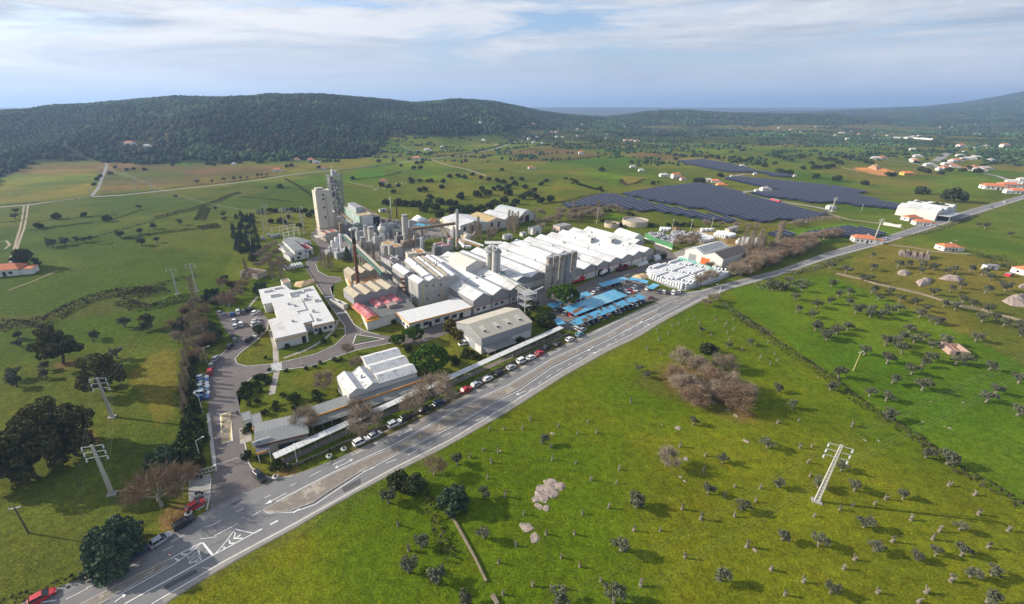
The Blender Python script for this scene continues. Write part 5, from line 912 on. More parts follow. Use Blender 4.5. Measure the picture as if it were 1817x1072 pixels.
b = Bld('domed_tent', 'low white domed tent roof between the halls and the grey bales', 'tent', q('U2',330,330), q('U2',480,310), q('U2',130,232), 3.5); n = 12; R = MB()
pr = [(b.L*k/n, 3.0+3.0*math.sin(math.pi*k/n)) for k in range(n+1)]
for (x0, z0), (x1, z1) in zip(pr[:-1], pr[1:]): R.add([(x0,0,z0),(x1,0,z1),(x1,b.W,z1),(x0,b.W,z0)], [(0,1,2,3)])
R.add([(x,0,z) for x, z in pr], [tuple(range(n+1))]); R.add([(x,b.W,z) for x, z in pr], [tuple(range(n,-1,-1))]); b.part('cover', R, M('tent_white', (0.66,0.65,0.6), var=.04)); b.walls(wht, z1=3.0)
def heap(lab, zk, pts, h_, mat, name='heap', cat='heap', seed=1, n=26):
    P = [gp(p) for p in q(zk,*pts)]; cx_, cy_ = sum(p[0] for p in P)/len(P), sum(p[1] for p in P)/len(P); m_ = MB(); rings = 5; N = 28; per = dens([(*p,) for p in P]+[P[0]], 1.0); vs = []
    for j in range(rings+1):
        f = 1-j/rings
        for k in range(N):
            p = per[int(k*len(per)/N)]; x, y = cx_+(p[0]-cx_)*f, cy_+(p[1]-cy_)*f; nz = mnoise.noise(Vector((x*.35, y*.35, seed))); vs.append((x-cx_, y-cy_, 0 if j == 0 else h_*(1-f**2.2)*(.8+.5*nz)+.1))
    fs = [(j*N+k, j*N+(k+1)%N, (j+1)*N+(k+1)%N, (j+1)*N+k) for j in range(rings) for k in range(N)]; m_.add(vs, fs); o = m_.build(name, mat); o.location = (cx_, cy_, 0); tag(o, lab, cat); return o
heap('white sheeted heap at the north yard', 'T8', (0,100, 90,30, 300,100, 130,150), 3, M('white_sheet', (0.66,0.67,0.68), var=.1, scale=1.5))
heap('heap of orange-brown pallets at the north yard', 'T8', (335,165, 345,115, 490,115, 500,170), 3, M('pallet_wood', (0.33,0.16,0.07), var=.3, scale=2))
b = Bld('blue_awning', 'torn turquoise and blue awning in the north yard', 'awning', q('T8',300,235), q('T8',380,205), q('T8',160,160), 4.0); m_ = MB(); m_.box(0,b.L,0,b.W,3.8,4.0); b.part('roof', m_, M('turquoise_tarp', (0.05,0.3,0.33), col2=(0.1,0.35,0.6), thr=(.45,.55), var=.3)); b.part('post', MB().box(.1,.3,.1,.3,0,3.8), steel); b.part('post', MB().box(b.L-.3,b.L-.1,.1,.3,0,3.8), steel)
heap('rows of pale timber stacked beside the bag yard', 'U2', (300,840, 480,790, 540,840, 470,890, 360,880), 1.5, wood, 'timber_stack', 'timber stack'); heap('pile of pale cut stone blocks behind the office', 'd', (720,215, 735,180, 800,185, 880,155, 888,185, 780,225), 1.2, M('cut_stone', (0.5,0.36,0.2), var=.35, scale=1.2), 'stone_pile', 'stone pile')
heap('low pile of white rubble in front of the east warehouse', 'U2', (930,580, 1000,560, 1070,575, 1050,600, 960,598), .9, M('white_sheet',(0,0,0)), 'rubble_pile', 'rubble pile')
heap('brown earth heap by the grey bales', 'U2', (810,235, 860,190, 960,195, 960,225, 870,250), 2.2, M('earth_heap', (0.28,0.18,0.08), var=.3)); heap('orange earth mound of the far earthworks', 'n', (760,560, 800,550, 850,562, 820,580), 5, M('orange_earth', (0.42,0.24,0.13)))
for lab, pts in (('low red stack of crates in front of the orange door', (1130,610, 1240,640, 1250,655, 1140,625)), ('red stack of crates beside the bare tree', (1240,640, 1350,655, 1345,672, 1245,660))): heap(lab, 'U2', pts, 1.3, M('crate_red', (0.6,0.02,0.02), var=.2), 'crate_stack', 'crates')
bagm = M('white_bag', (0.68,0.69,0.70), rough=.7, var=.1, scale=1.5, rand=.07, bump=.05)
def bag_mesh(mat, nm, seed, sx_=.56, h_=1.15):
    m_ = MB(); N = 10; prof = [(.44,0),(.55,.18),(.57,.6),(.52,.95),(.3,1.1),(.1,1.22)]; rs = random.Random(seed); vs = []
    for r, z in prof:
        for k in range(N): a = 2*math.pi*k/N; s_ = 1/max(abs(math.cos(a)),abs(math.sin(a)))**.55; rr = r*s_*(1+.06*(rs.random()-.5)); vs.append((rr*math.cos(a), rr*math.sin(a), z*h_/1.15))
    fs = [(j*N+k,j*N+(k+1)%N,(j+1)*N+(k+1)%N,(j+1)*N+k) for j in range(len(prof)-1) for k in range(N)]+[tuple(range((len(prof)-1)*N,len(prof)*N))]; m_.add(vs, fs); return m_.mesh(nm, mat, True)
bagme = [bag_mesh(bagm, 'big_bag', s_) for s_ in range(3)]; balem = M('grey_bale', (0.30,0.31,0.33), var=.3, scale=2, rand=.25, bump=.1); baleme = []
for s_ in range(3):
    m_ = MB(); rs = random.Random(s_); m_.box(-.7,.7,-.55,.55,0,1.1); m_.v = [(x*(1+.2*rs.random()),y*(1+.2*rs.random()),z*(1+.15*rs.random())) for x,y,z in m_.v]; baleme.append(m_.mesh('bale', balem))
def stack(poly, step, layers, meshes, name, lab, grp, cat, cap=300, ang=None, jit=.08, stufflab=None, stepv=None, mat=None):
    P = [gp(p) for p in poly]; ang = RF.ang if ang is None else ang; ca, sa = math.cos(ang), math.sin(ang); U = [(x*ca+y*sa, -x*sa+y*ca) for x, y in P]; u0, u1 = min(u for u, v in U), max(u for u, v in U); v0, v1 = min(v for u, v in U), max(v for u, v in U); sv = stepv or step; pos = []
    gu, gv = np.meshgrid(np.arange(u0, u1, step), np.arange(v0, v1, sv)); ins = inpoly(gu.ravel(), gv.ravel(), U)
    for u, v in zip(gu.ravel()[ins], gv.ravel()[ins]):
        h_ = layers if isinstance(layers, int) else layers(u, v)
        for k in range(h_): pos.append((u+(rnd.random()-.5)*jit, v+(rnd.random()-.5)*jit, k*1.12))
    W = [(u*ca-v*sa, u*sa+v*ca, z) for u, v, z in pos]; W.sort(key=lambda p: p[1]-2.2*p[2]-(8 if p[2] > 1 else 0)); 
    for p in W[:cap]:
        o = bpy.data.objects.new(name, rnd.choice(meshes)); COL.objects.link(o); o.location = p; o.rotation_euler = (0,0,ang+rnd.choice((0,1.5708))+(rnd.random()-.5)*.15); s_ = .93+.12*rnd.random(); o.scale = (s_,s_,s_); tag(o, lab, cat, grp)
    if len(W) > cap:
        V = []; Fc = []; 
        for i, p in enumerate(W[cap:]):
            me_ = meshes[i % len(meshes)]; c, s_ = math.cos(ang+(rnd.random()-.5)*.2), math.sin(ang); o = len(V)
            for v in me_.vertices: V.append((p[0]+v.co.x*c-v.co.y*s_, p[1]+v.co.x*s_+v.co.y*c, p[2]+v.co.z))
            for pl in me_.polygons: Fc.append(tuple(x+o for x in pl.vertices))
        me_ = bpy.data.meshes.new(name+'_mass'); me_.from_pydata(V, [], Fc); me_.materials.append(mat or meshes[0].materials[0]); o = bpy.data.objects.new(name+'_mass', me_); COL.objects.link(o); tag(o, stufflab, cat, kind='stuff')
stack(q('U2',500,775, 720,720, 920,660, 1280,770, 1660,815, 1400,915, 1010,1015, 820,965, 560,880), 1.3, lambda u, v: 2+(int(u*.31+v*.17) % 5 > 0)*(int(v*.5) % 4 > 0), bagme, 'big_bag', 'white bulk bag stacked with hundreds alike in the big bag yard', 'bulk bags in the big bag yard', 'bulk bag', 150, stepv=1.45, stufflab='mass of white bulk bags filling the rest of the big yard')
stack(q('U2',920,655, 945,640, 1300,755, 1480,830, 1460,845, 1290,780), 1.5, 3, [bag_mesh(M('mint_sheeted_bag', (0.25,0.55,0.45), var=.15, rand=.1), 'big_bag', 9)], 'covered_bag', 'mint green covered bag in the single green row of the bag yard', 'mint covered bags edging the bag yard', 'bulk bag', 60, stufflab='rest of the mint covered bags')
for lab, grp, poly, ly in (('white bulk bag in the small stack against the grey roller door end', 'bulk bags at the hall corner', q('U2',600,600, 650,575, 710,610, 640,645), 2), ('white bulk bag in the loose group before the hall front', 'bulk bags before the hall front', q('U2',365,690, 430,650, 540,650, 480,700, 400,715), 1), ('white bulk bag in the rear row of the bag field by the road stacks', 'bulk bags behind the grey bales', q('U2',1130,290, 1180,265, 1420,340, 1380,375, 1250,395), 2), ('white bulk bag in the mounded stack beside the cream container', 'bulk bags by the cream container', q('U2',1395,300, 1470,250, 1560,260, 1735,305, 1560,335), 2), ('white bulk bag in the straight short row by the utility pole', 'bulk bags in the short row', q('U2',1215,240, 1225,222, 1410,222, 1405,238), 2), ('white bulk bag in the long row next to the brown heap', 'bulk bags by the brown heap', q('U2',680,235, 690,205, 825,210, 822,238), 2), ('white bulk bag in the stack half hidden by bare poplars', 'bulk bags among the poplars', q('S3',570,560, 700,500, 960,520, 1060,590, 720,620), 2), ('white bulk bag in the stack beside the west yard road', 'bulk bags of the west yard', q('U7',670,800, 700,770, 935,740, 940,765, 700,815), 2)):
    stack(poly, 1.6, ly, bagme, 'big_bag', lab, grp, 'bulk bag', 18, stufflab='rest of that white bag stack')
stack(q('U2',500,290, 600,260, 830,290, 870,250, 1100,270, 1200,320, 870,420, 700,380), 2.4, lambda u, v: 1+int(2*mnoise.noise(Vector((u*.15,v*.15,3)))+1.2), baleme, 'scrap_bale', 'grey crushed bale in the wide pile behind the green net fence', 'grey crushed bales', 'bale', 200, jit=1.2, stufflab='rest of the grey crushed bales')
nf = thing('net_fence', 'green netting fence along the foot of the grey bale yard', 'fence', (*gp(q('U2',850,480)),0)); P = [gp(p) for p in q('U2',480,325, 610,395, 720,430, 850,480)]; o_ = P[-1]
for a, c_ in zip(P[:-1], P[1:]):
    MB().add([(a[0]-o_[0],a[1]-o_[1],.8),(c_[0]-o_[0],c_[1]-o_[1],.8),(c_[0]-o_[0],c_[1]-o_[1],4),(a[0]-o_[0],a[1]-o_[1],4)],[(0,1,2,3)]).build('net', M('green_net', (0.06,0.2,0.08), var=.3), nf); MB().add([(a[0]-o_[0],a[1]-o_[1]-.1,0),(c_[0]-o_[0],c_[1]-o_[1]-.1,0),(c_[0]-o_[0],c_[1]-o_[1]-.1,.9),(a[0]-o_[0],a[1]-o_[1]-.1,.9)],[(0,1,2,3)]).build('plinth', wht, nf); MB().box(a[0]-o_[0]-.1,a[0]-o_[0]+.1,a[1]-o_[1]-.3,a[1]-o_[1]-.1,0,4.2).build('post', steel, nf)
panel = M('solar_panel', (0.012,0.016,0.036), rough=.55, var=.12, scale=.3, stripe=(0,1.1), sdark=.75, spec=.25); pfr = M('panel_frame', (0.3,0.31,0.34), rough=.5)
sa_, sb_ = Vector(gp(q('S2',310,352))), Vector(gp(q('S2',1620,680))); e_ = (sb_-sa_).normalized(); n_ = Vector((-e_.y, e_.x)); n_ = n_ if n_.y > 0 else -n_; SANG = math.atan2(e_.y, e_.x)
OW = 'first second third fourth fifth sixth seventh eighth ninth tenth eleventh twelfth thirteenth fourteenth fifteenth sixteenth seventeenth eighteenth nineteenth'.split(); TW = {2:'twent',3:'thirt',4:'fort',5:'fift',6:'sixt',7:'sevent'}
def ordn(n): return OW[n-1] if n < 20 else (TW.get(n//10,'eight')+'ieth' if n % 10 == 0 else TW.get(n//10,'eight')+'y-'+OW[n%10-1])
ROWN = {}
def solar(pts, lab, grp, pitch=6.2):
    P = [gp(p) for p in pts]; U = [(Vector(p).dot(e_), Vector(p).dot(n_)) for p in P]; v0, v1 = min(v for u, v in U), max(v for u, v in U); v = v0+pitch*.5
    while v < v1:
        xs = []
        for (ua, va), (ub, vb) in zip(U, U[1:]+U[:1]):
            if (va > v) != (vb > v): xs.append(ua+(ub-ua)*(v-va)/(vb-va))
        xs.sort()
        for u0, u1 in zip(xs[::2], xs[1::2]):
            if u1-u0 < 6: continue
            ROWN[grp] = ROWN.get(grp, 0)+1; lb = 'solar row, '+ordn(ROWN[grp])+' from the works side in the '+grp.replace('rows of the ', '')
            p = e_*u0+n_*v; Ln = u1-u0; t = thing('solar_row', lb, 'solar panels', (p.x, p.y, 0), SANG, grp); s_ = 1 if (n_.dot(Vector((-e_.y,e_.x))) > 0) else -1
            m_ = MB(); y0, y1 = -2.1*s_, 2.1*s_; m_.add([(0,y0,.7),(Ln,y0,.7),(Ln,y1,2.3),(0,y1,2.3),(0,y0,.62),(Ln,y0,.62),(Ln,y1,2.22),(0,y1,2.22)], [(0,1,2,3),(7,6,5,4),(0,4,5,1),(1,5,6,2),(2,6,7,3),(3,7,4,0)]); m_.build('panel', panel, t)
            m_ = MB(); m_.box(0,Ln,min(y1,y1+.3*s_),max(y1,y1+.3*s_),2.15,2.34); 
            m_.build('frame', pfr, t); m_ = MB()
            for k in range(max(2,int(Ln/8))): x = .5+(Ln-1)*k/max(1,int(Ln/8)-1) if int(Ln/8) > 1 else 1+k*3; m_.box(x-.08,x+.08,-.08,.08,0,1.45)
            m_.build('post', steel, t)
        v += pitch
nn_ = lambda *a: q('n', *a)
solar(q('S1',785,268, 1000,225, 1250,185, 1480,160, 1740,125)+q('S2',310,352, 690,450, 1000,545, 1620,682, 1330,752, 1210,745, 1100,722, 975,770, 740,738, 590,690, 540,697, 260,605, 220,630, 0,572)+q('S1',1420,405, 1220,375, 900,302), 'long dark blue solar row in the largest solar field north of the works', 'rows of the largest solar field')
solar(q('S1',600,265, 760,300, 1030,360, 1320,430, 1640,490, 1817,530)+q('S2',700,752, 560,768, 380,740, 330,765, 130,700)+q('S1',1540,555, 1350,525, 1180,490, 990,520, 760,440, 650,440, 440,430, 200,442, 80,455, 0,432, 0,400, 150,385, 215,350, 420,290), 'dark blue solar row in the narrow field nearest the works', 'rows of the narrow solar field')
solar(q('S2',515,285, 650,272, 880,295, 1240,330, 1640,372, 1817,388)+nn_(520,692, 750,735, 655,745, 870,800, 995,832, 930,850, 820,835, 690,828, 520,800)+q('S2',1500,560, 1380,540, 1240,520, 1000,495, 870,470, 800,445, 1000,440, 1110,420, 830,360, 560,310), 'dark blue solar row in the eastern solar field beyond the site track', 'rows of the eastern solar field')
solar(q('S2',0,102, 280,85, 430,110, 720,165, 860,210, 1250,260, 1230,275, 1080,270, 850,225, 590,222, 300,170, 130,135), 'distant blue solar row in the farthest solar field', 'rows of the farthest solar field', 7.5)
solar(q('S3',1015,455, 1140,410, 1310,382, 1585,440, 1400,490, 1200,480), 'solar row in the small square field behind the bare trees', 'rows of the small square solar field')
solar(q('j',490,322, 760,282, 1000,328, 930,346, 600,350), 'solar row in the small field behind the orange-roofed roadside house', 'rows of the roadside solar field')
def leafmat(name, col, var=.45, rand=.2, scale=.9, col2=None): return M(name, col, rough=.9, var=var, scale=scale, rand=rand, spec=.1, detail=3, col2=col2, thr=(.42,.6), scale2=.5)
olm = leafmat('olive_leaf', (0.105,0.112,0.068)); oak_m = leafmat('holm_oak_leaf', (0.056,0.072,0.026)); eum = leafmat('eucalyptus_leaf', (0.078,0.084,0.028), col2=(0.125,0.115,0.04)); pim = leafmat('pine_needles', (0.055,0.105,0.016), rand=.08); conm = leafmat('conifer_needles', (0.065,0.09,0.045))
shm = leafmat('shrub_leaf', (0.05,0.066,0.02)); blm = leafmat('bluegreen_leaf', (0.058,0.092,0.05), rand=.05); yem = leafmat('yellowish_leaf', (0.12,0.105,0.025)); twm = leafmat('grey_brown_twig', (0.25,0.20,0.145), var=.3); twr = leafmat('red_brown_twig', (0.22,0.15,0.095), var=.3); bram = leafmat('bramble', (0.06,0.052,0.03), var=.5)
barkp = M('pale_bark', (0.18,0.155,0.12), var=.3, scale=3); barkd = M('dark_bark', (0.09,0.07,0.055), var=.3, scale=3); barkg = M('grey_bark', (0.17,0.145,0.115), var=.3, scale=2); barkw = M('white_grey_bark', (0.34,0.31,0.26), var=.25, scale=2)
def quads_mesh(name, ctr, size, mat, rs, flat=0.0, aspect=1.0, dirs=None):
    n = len(ctr); a = rs.normal(size=(n,3)) if dirs is None else dirs; a /= np.linalg.norm(a, axis=1)[:, None]; b = rs.normal(size=(n,3)); b -= (b*a).sum(1)[:, None]*a; b /= np.linalg.norm(b, axis=1)[:, None]
    s = np.asarray(size)[:, None]*np.ones((n,1)); a = a*s*aspect; b = b*s*.5
    if dirs is None: V = np.stack([ctr-a*.5-b, ctr+a*.5-b*.4, ctr+a*.5+b, ctr-a*.3+b], 1)
    else: V = np.stack([ctr-b*.5, ctr+a-b*.12, ctr+a+b*.12, ctr+b*.5], 1)
    me = bpy.data.meshes.new(name); me.vertices.add(n*4); me.vertices.foreach_set('co', V.astype(np.float32).ravel()); me.loops.add(n*4); me.loops.foreach_set('vertex_index', np.arange(n*4, dtype=np.int32)); me.polygons.add(n); me.polygons.foreach_set('loop_start', np.arange(0, n*4, 4, dtype=np.int32)); me.update(calc_edges=True); me.materials.append(mat); return me
def crown_pts(rs, clumps, n, shell=.55):
    w_ = np.array([c[3]**2 for c in clumps]); k = rs.choice(len(clumps), n, p=w_/w_.sum()); C = np.array(clumps)[k]; d = rs.normal(size=(n,3)); d /= np.linalg.norm(d, axis=1)[:, None]; r = (shell+(1-shell)*rs.rand(n)**.6)*C[:,3]; d[:,2] *= .8; return C[:,:3]+d*r[:,None]
def make_tree(name, kind, seed):
    rs = np.random.RandomState(seed); rr = random.Random(seed); t = bpy.data.objects.new(name, None); COL.objects.link(t); T = MB(); P = lambda a, b: rr.uniform(a, b)
    def limb(p, q_, r0, r1, n=5, bend=.12, segs=3):
        p, q_ = Vector(p), Vector(q_); L_ = (q_-p).length; pts = [p]+[p.lerp(q_, k/segs)+Vector((P(-1,1),P(-1,1),P(-.3,.3)))*L_*bend for k in range(1, segs)]+[q_]
        for k in range(segs): T.tube(pts[k], pts[k+1], r0+(r1-r0)*k/segs, r0+(r1-r0)*(k+1)/segs, n, cap=(k in (0,segs-1)))
        return pts[-1]
    leaf = None; cr = []
    if kind == 'olive':
        limb((0,0,-.1),(P(-.3,.3),P(-.3,.3),1.3),.34,.24); tops = []
        for k in range(rr.choice((2,3))): a = P(0,6.28); tops.append(limb((0,0,1.1),(1.0*math.cos(a),1.0*math.sin(a),P(2.0,2.6)),.18,.07))
        for tp in tops:
            for _ in range(5): cr.append((tp.x*.8+P(-1.0,1.0),tp.y*.8+P(-1.0,1.0),tp.z+P(-.3,1.0),P(.6,1.05)))
        c = crown_pts(rs, cr, 1000, .25); leaf = quads_mesh('crown', c, rs.uniform(.18,.36,len(c)), olm, rs); tm = barkp
    elif kind == 'stump':
        limb((0,0,-.1),(P(-.2,.2),P(-.2,.2),1.2),.36,.27,7)
        for k in range(rr.choice((2,3,3))): a = P(0,6.28); h_ = P(1.5,2.2); e_2 = limb((0,0,1.0),(P(.3,.7)*math.cos(a),P(.3,.7)*math.sin(a),h_),.2,.12,6)
        T.tube((0,0,-.1),(0,0,.35),.5,.32,8); tm = barkp
        if seed % 3 == 0: c = crown_pts(rs, [(0,0,2.0,.55)], 60, .2); leaf = quads_mesh('crown', c, rs.uniform(.12,.25,len(c)), olm, rs)
    elif kind in ('oak','euc','pine','blue','yellow','cedar'):
        big = {'oak':(3.6,5.8,2600),'euc':(5.6,12.5,6500),'pine':(7.6,10.5,9000),'blue':(6.6,9,8000),'yellow':(3.6,6.2,2600),'cedar':(6,10,4200)}[kind]; R, Hh, n = big
        top = limb((0,0,-.1),(P(-.4,.4),P(-.4,.4),Hh*.5),R*.08,R*.05,8)
        for k in range(7):
            a = k*.9+P(0,.5); e_2 = limb(top*.85, (R*.6*math.cos(a),R*.6*math.sin(a),Hh*P(.6,.8)),R*.035,R*.012)
        if kind == 'pine':
            for k in range(80): a = P(0,6.28); f = math.sqrt(P(0,1)); cr.append((R*.86*f*math.cos(a),R*.86*f*math.sin(a),Hh*.5+Hh*.36*(1-f*f)+P(-.4,.3),P(1.0,1.7)))
        elif kind == 'cedar':
            for k in range(40): f = P(0,1); a = P(0,6.28); cr.append((R*.8*(1-.55*f)*math.cos(a),R*.8*(1-.55*f)*math.sin(a),1.2+Hh*.75*f,P(1.0,1.7)))
            for k in range(14): f = P(0,1); cr.append((P(-1,1),P(-1,1),2+Hh*.7*f,P(1.6,2.4)*(1-.4*f)))
        elif kind == 'euc':
            for k in range(34): a = P(0,6.28); f = math.sqrt(P(0,1)); z = P(.2,.95); cr.append((R*.85*f*math.cos(a)*(1.2-.5*z),R*.85*f*math.sin(a)*(1.2-.5*z),Hh*z,P(.9,2.1)))
        elif kind == 'blue':
            for k in range(60): a = P(0,6.28); f = math.sqrt(P(0,1)); z = P(0,1); cr.append((R*.9*f*math.cos(a)*(1-.35*z),R*.85*f*math.sin(a)*(1-.35*z),1.0+Hh*.78*z,P(.9,1.7)))
        else:
            for k in range(28): a = P(0,6.28); f = math.sqrt(P(0,1)); z = P(0,1); cr.append((R*.78*f*math.cos(a),R*.78*f*math.sin(a),Hh*.22+Hh*.58*z*(1-.4*f),P(.8,1.5)))
        c = crown_pts(rs, cr, n, .55); leaf = quads_mesh('crown', c, rs.uniform(.3,.62,len(c)), {'oak':oak_m,'euc':eum,'pine':pim,'blue':blm,'yellow':yem,'cedar':oak_m}[kind], rs); tm = barkd
    elif kind in ('bare','barered','thicket'):
        Hh, R = (8.5, 4.6) if kind != 'thicket' else (7.0, 5.0); top = limb((0,0,-.1),(P(-.3,.3),P(-.3,.3),Hh*(.28 if kind != 'thicket' else .12)),.34,.26,7); tips = []
        for k in range(7 if kind != 'thicket' else 11):
            a = k*.93+P(0,.5); el_ = P(.35,1.25); q1 = Vector((math.cos(a)*math.cos(el_),math.sin(a)*math.cos(el_),math.sin(el_))); m1 = top+q1*R*.55; limb(top*.95, m1, .15,.08,4)
            for j in range(4): q2 = (q1+Vector((P(-.7,.7),P(-.7,.7),P(-.2,.6)))).normalized(); m2 = m1+q2*R*P(.3,.55); limb(m1, m2, .07,.03,3,segs=2); tips.append((m2,q2)); tips.append((m1.lerp(m2,.5),q2))
        n = {'bare':3400,'barered':2400}.get(kind, 4200); k = rs.randint(0, len(tips), n); B = np.array([tuple(tips[i][0]) for i in k]); D = np.array([tuple(tips[i][1]) for i in k])+rs.normal(size=(n,3))*.75; B = B+rs.normal(size=(n,3))*R*.13
        leaf = quads_mesh('crown', B, rs.uniform(.11,.17,n), twr if kind == 'barered' or (kind == 'thicket' and seed % 2) else twm, rs, dirs=D/np.linalg.norm(D,axis=1)[:,None], aspect=8); tm = barkw if kind == 'barered' else barkg
    elif kind == 'poplar':
        Hh = 15; limb((0,0,-.1),(P(-.2,.2),P(-.2,.2),Hh),.18,.04,6,.015,6); n = 1500; z = Hh*(.12+.86*rs.rand(n)); a = rs.rand(n)*6.28; D = np.stack([np.cos(a)*.45,np.sin(a)*.45,np.ones(n)],1)+rs.normal(size=(n,3))*.15; r_ = rs.rand(n)*2.0*(1-z/Hh*.7); B = np.stack([np.cos(a)*r_,np.sin(a)*r_,z-.8],1)
        leaf = quads_mesh('crown', B, rs.uniform(.09,.14,n), twm, rs, dirs=D, aspect=11); tm = barkw
    elif kind == 'conifer':
        Hh = 6.8; limb((0,0,-.1),(0,0,Hh*.9),.15,.03,6,.01,3); n = 1300; z = rs.rand(n)**1.25; a = rs.rand(n)*6.28; r_ = 2.5*(1-z)**.8*(.55+.45*rs.rand(n))*(1+.2*np.sin(z*38)); c = np.stack([np.cos(a)*r_,np.sin(a)*r_,.5+z*(Hh-.5)],1); leaf = quads_mesh('crown', c, rs.uniform(.25,.5,n), conm, rs); tm = barkd
    elif kind == 'shrub':
        limb((0,0,-.1),(0,0,.7),.1,.05); 
        for k in range(7): cr.append((P(-.6,.6),P(-.6,.6),P(.4,1.2),P(.4,.7)))
        c = crown_pts(rs, cr, 420, .45); leaf = quads_mesh('crown', c, rs.uniform(.16,.32,len(c)), shm, rs); tm = barkd
    T.build('trunk', tm, t)
    if leaf is not None: o = bpy.data.objects.new('crown', leaf); COL.objects.link(o); o.parent = t
    return reg(t)
TT = {}; KN = dict(olive='olive_tree', stump='pollarded_olive', oak='holm_oak', euc='eucalyptus_tree', pine='stone_pine', blue='evergreen_tree', yellow='yellowish_tree', cedar='cedar_tree', bare='bare_tree', barered='bare_tree', thicket='bare_tree', poplar='bare_poplar', conifer='conifer', shrub='shrub')
NV = dict(olive=5, stump=6, oak=3, euc=3, pine=2, blue=1, yellow=2, cedar=1, bare=3, barered=2, thicket=3, poplar=3, conifer=3, shrub=3)
for kd, n in NV.items(): TT[kd] = [make_tree(KN[kd], kd, 11+7*i+len(kd)*3) for i in range(n)]
USED = set()
def plant(kind, p, sc, label, group=None, cat=None, i=None, sz=None):
    x, y, z = gt(p) if p[1] < 300 else (*gp(p), 0.0); tm_ = TT[kind][rnd.randrange(len(TT[kind])) if i is None else i % len(TT[kind])]
    cat = cat or {'shrub':'shrub'}.get(kind, 'tree'); s3 = (sc, sc, sc*(sz or 1)); rz = rnd.uniform(0, 6.28)
    if tm_.name not in USED: USED.add(tm_.name); tm_.location = (x,y,z); tm_.rotation_euler = (0,0,rz); tm_.scale = s3; return tag(tm_, label, cat, group)
    return dup(tm_, (x,y,z), rz, s3, label, group, cat)
def plants(kind, zk, co, sc, label, group, **k):
    for i in range(0, len(co), 2): plant(kind, q(zk, co[i], co[i+1]), sc*rnd.uniform(.85,1.2), label, group, **k)
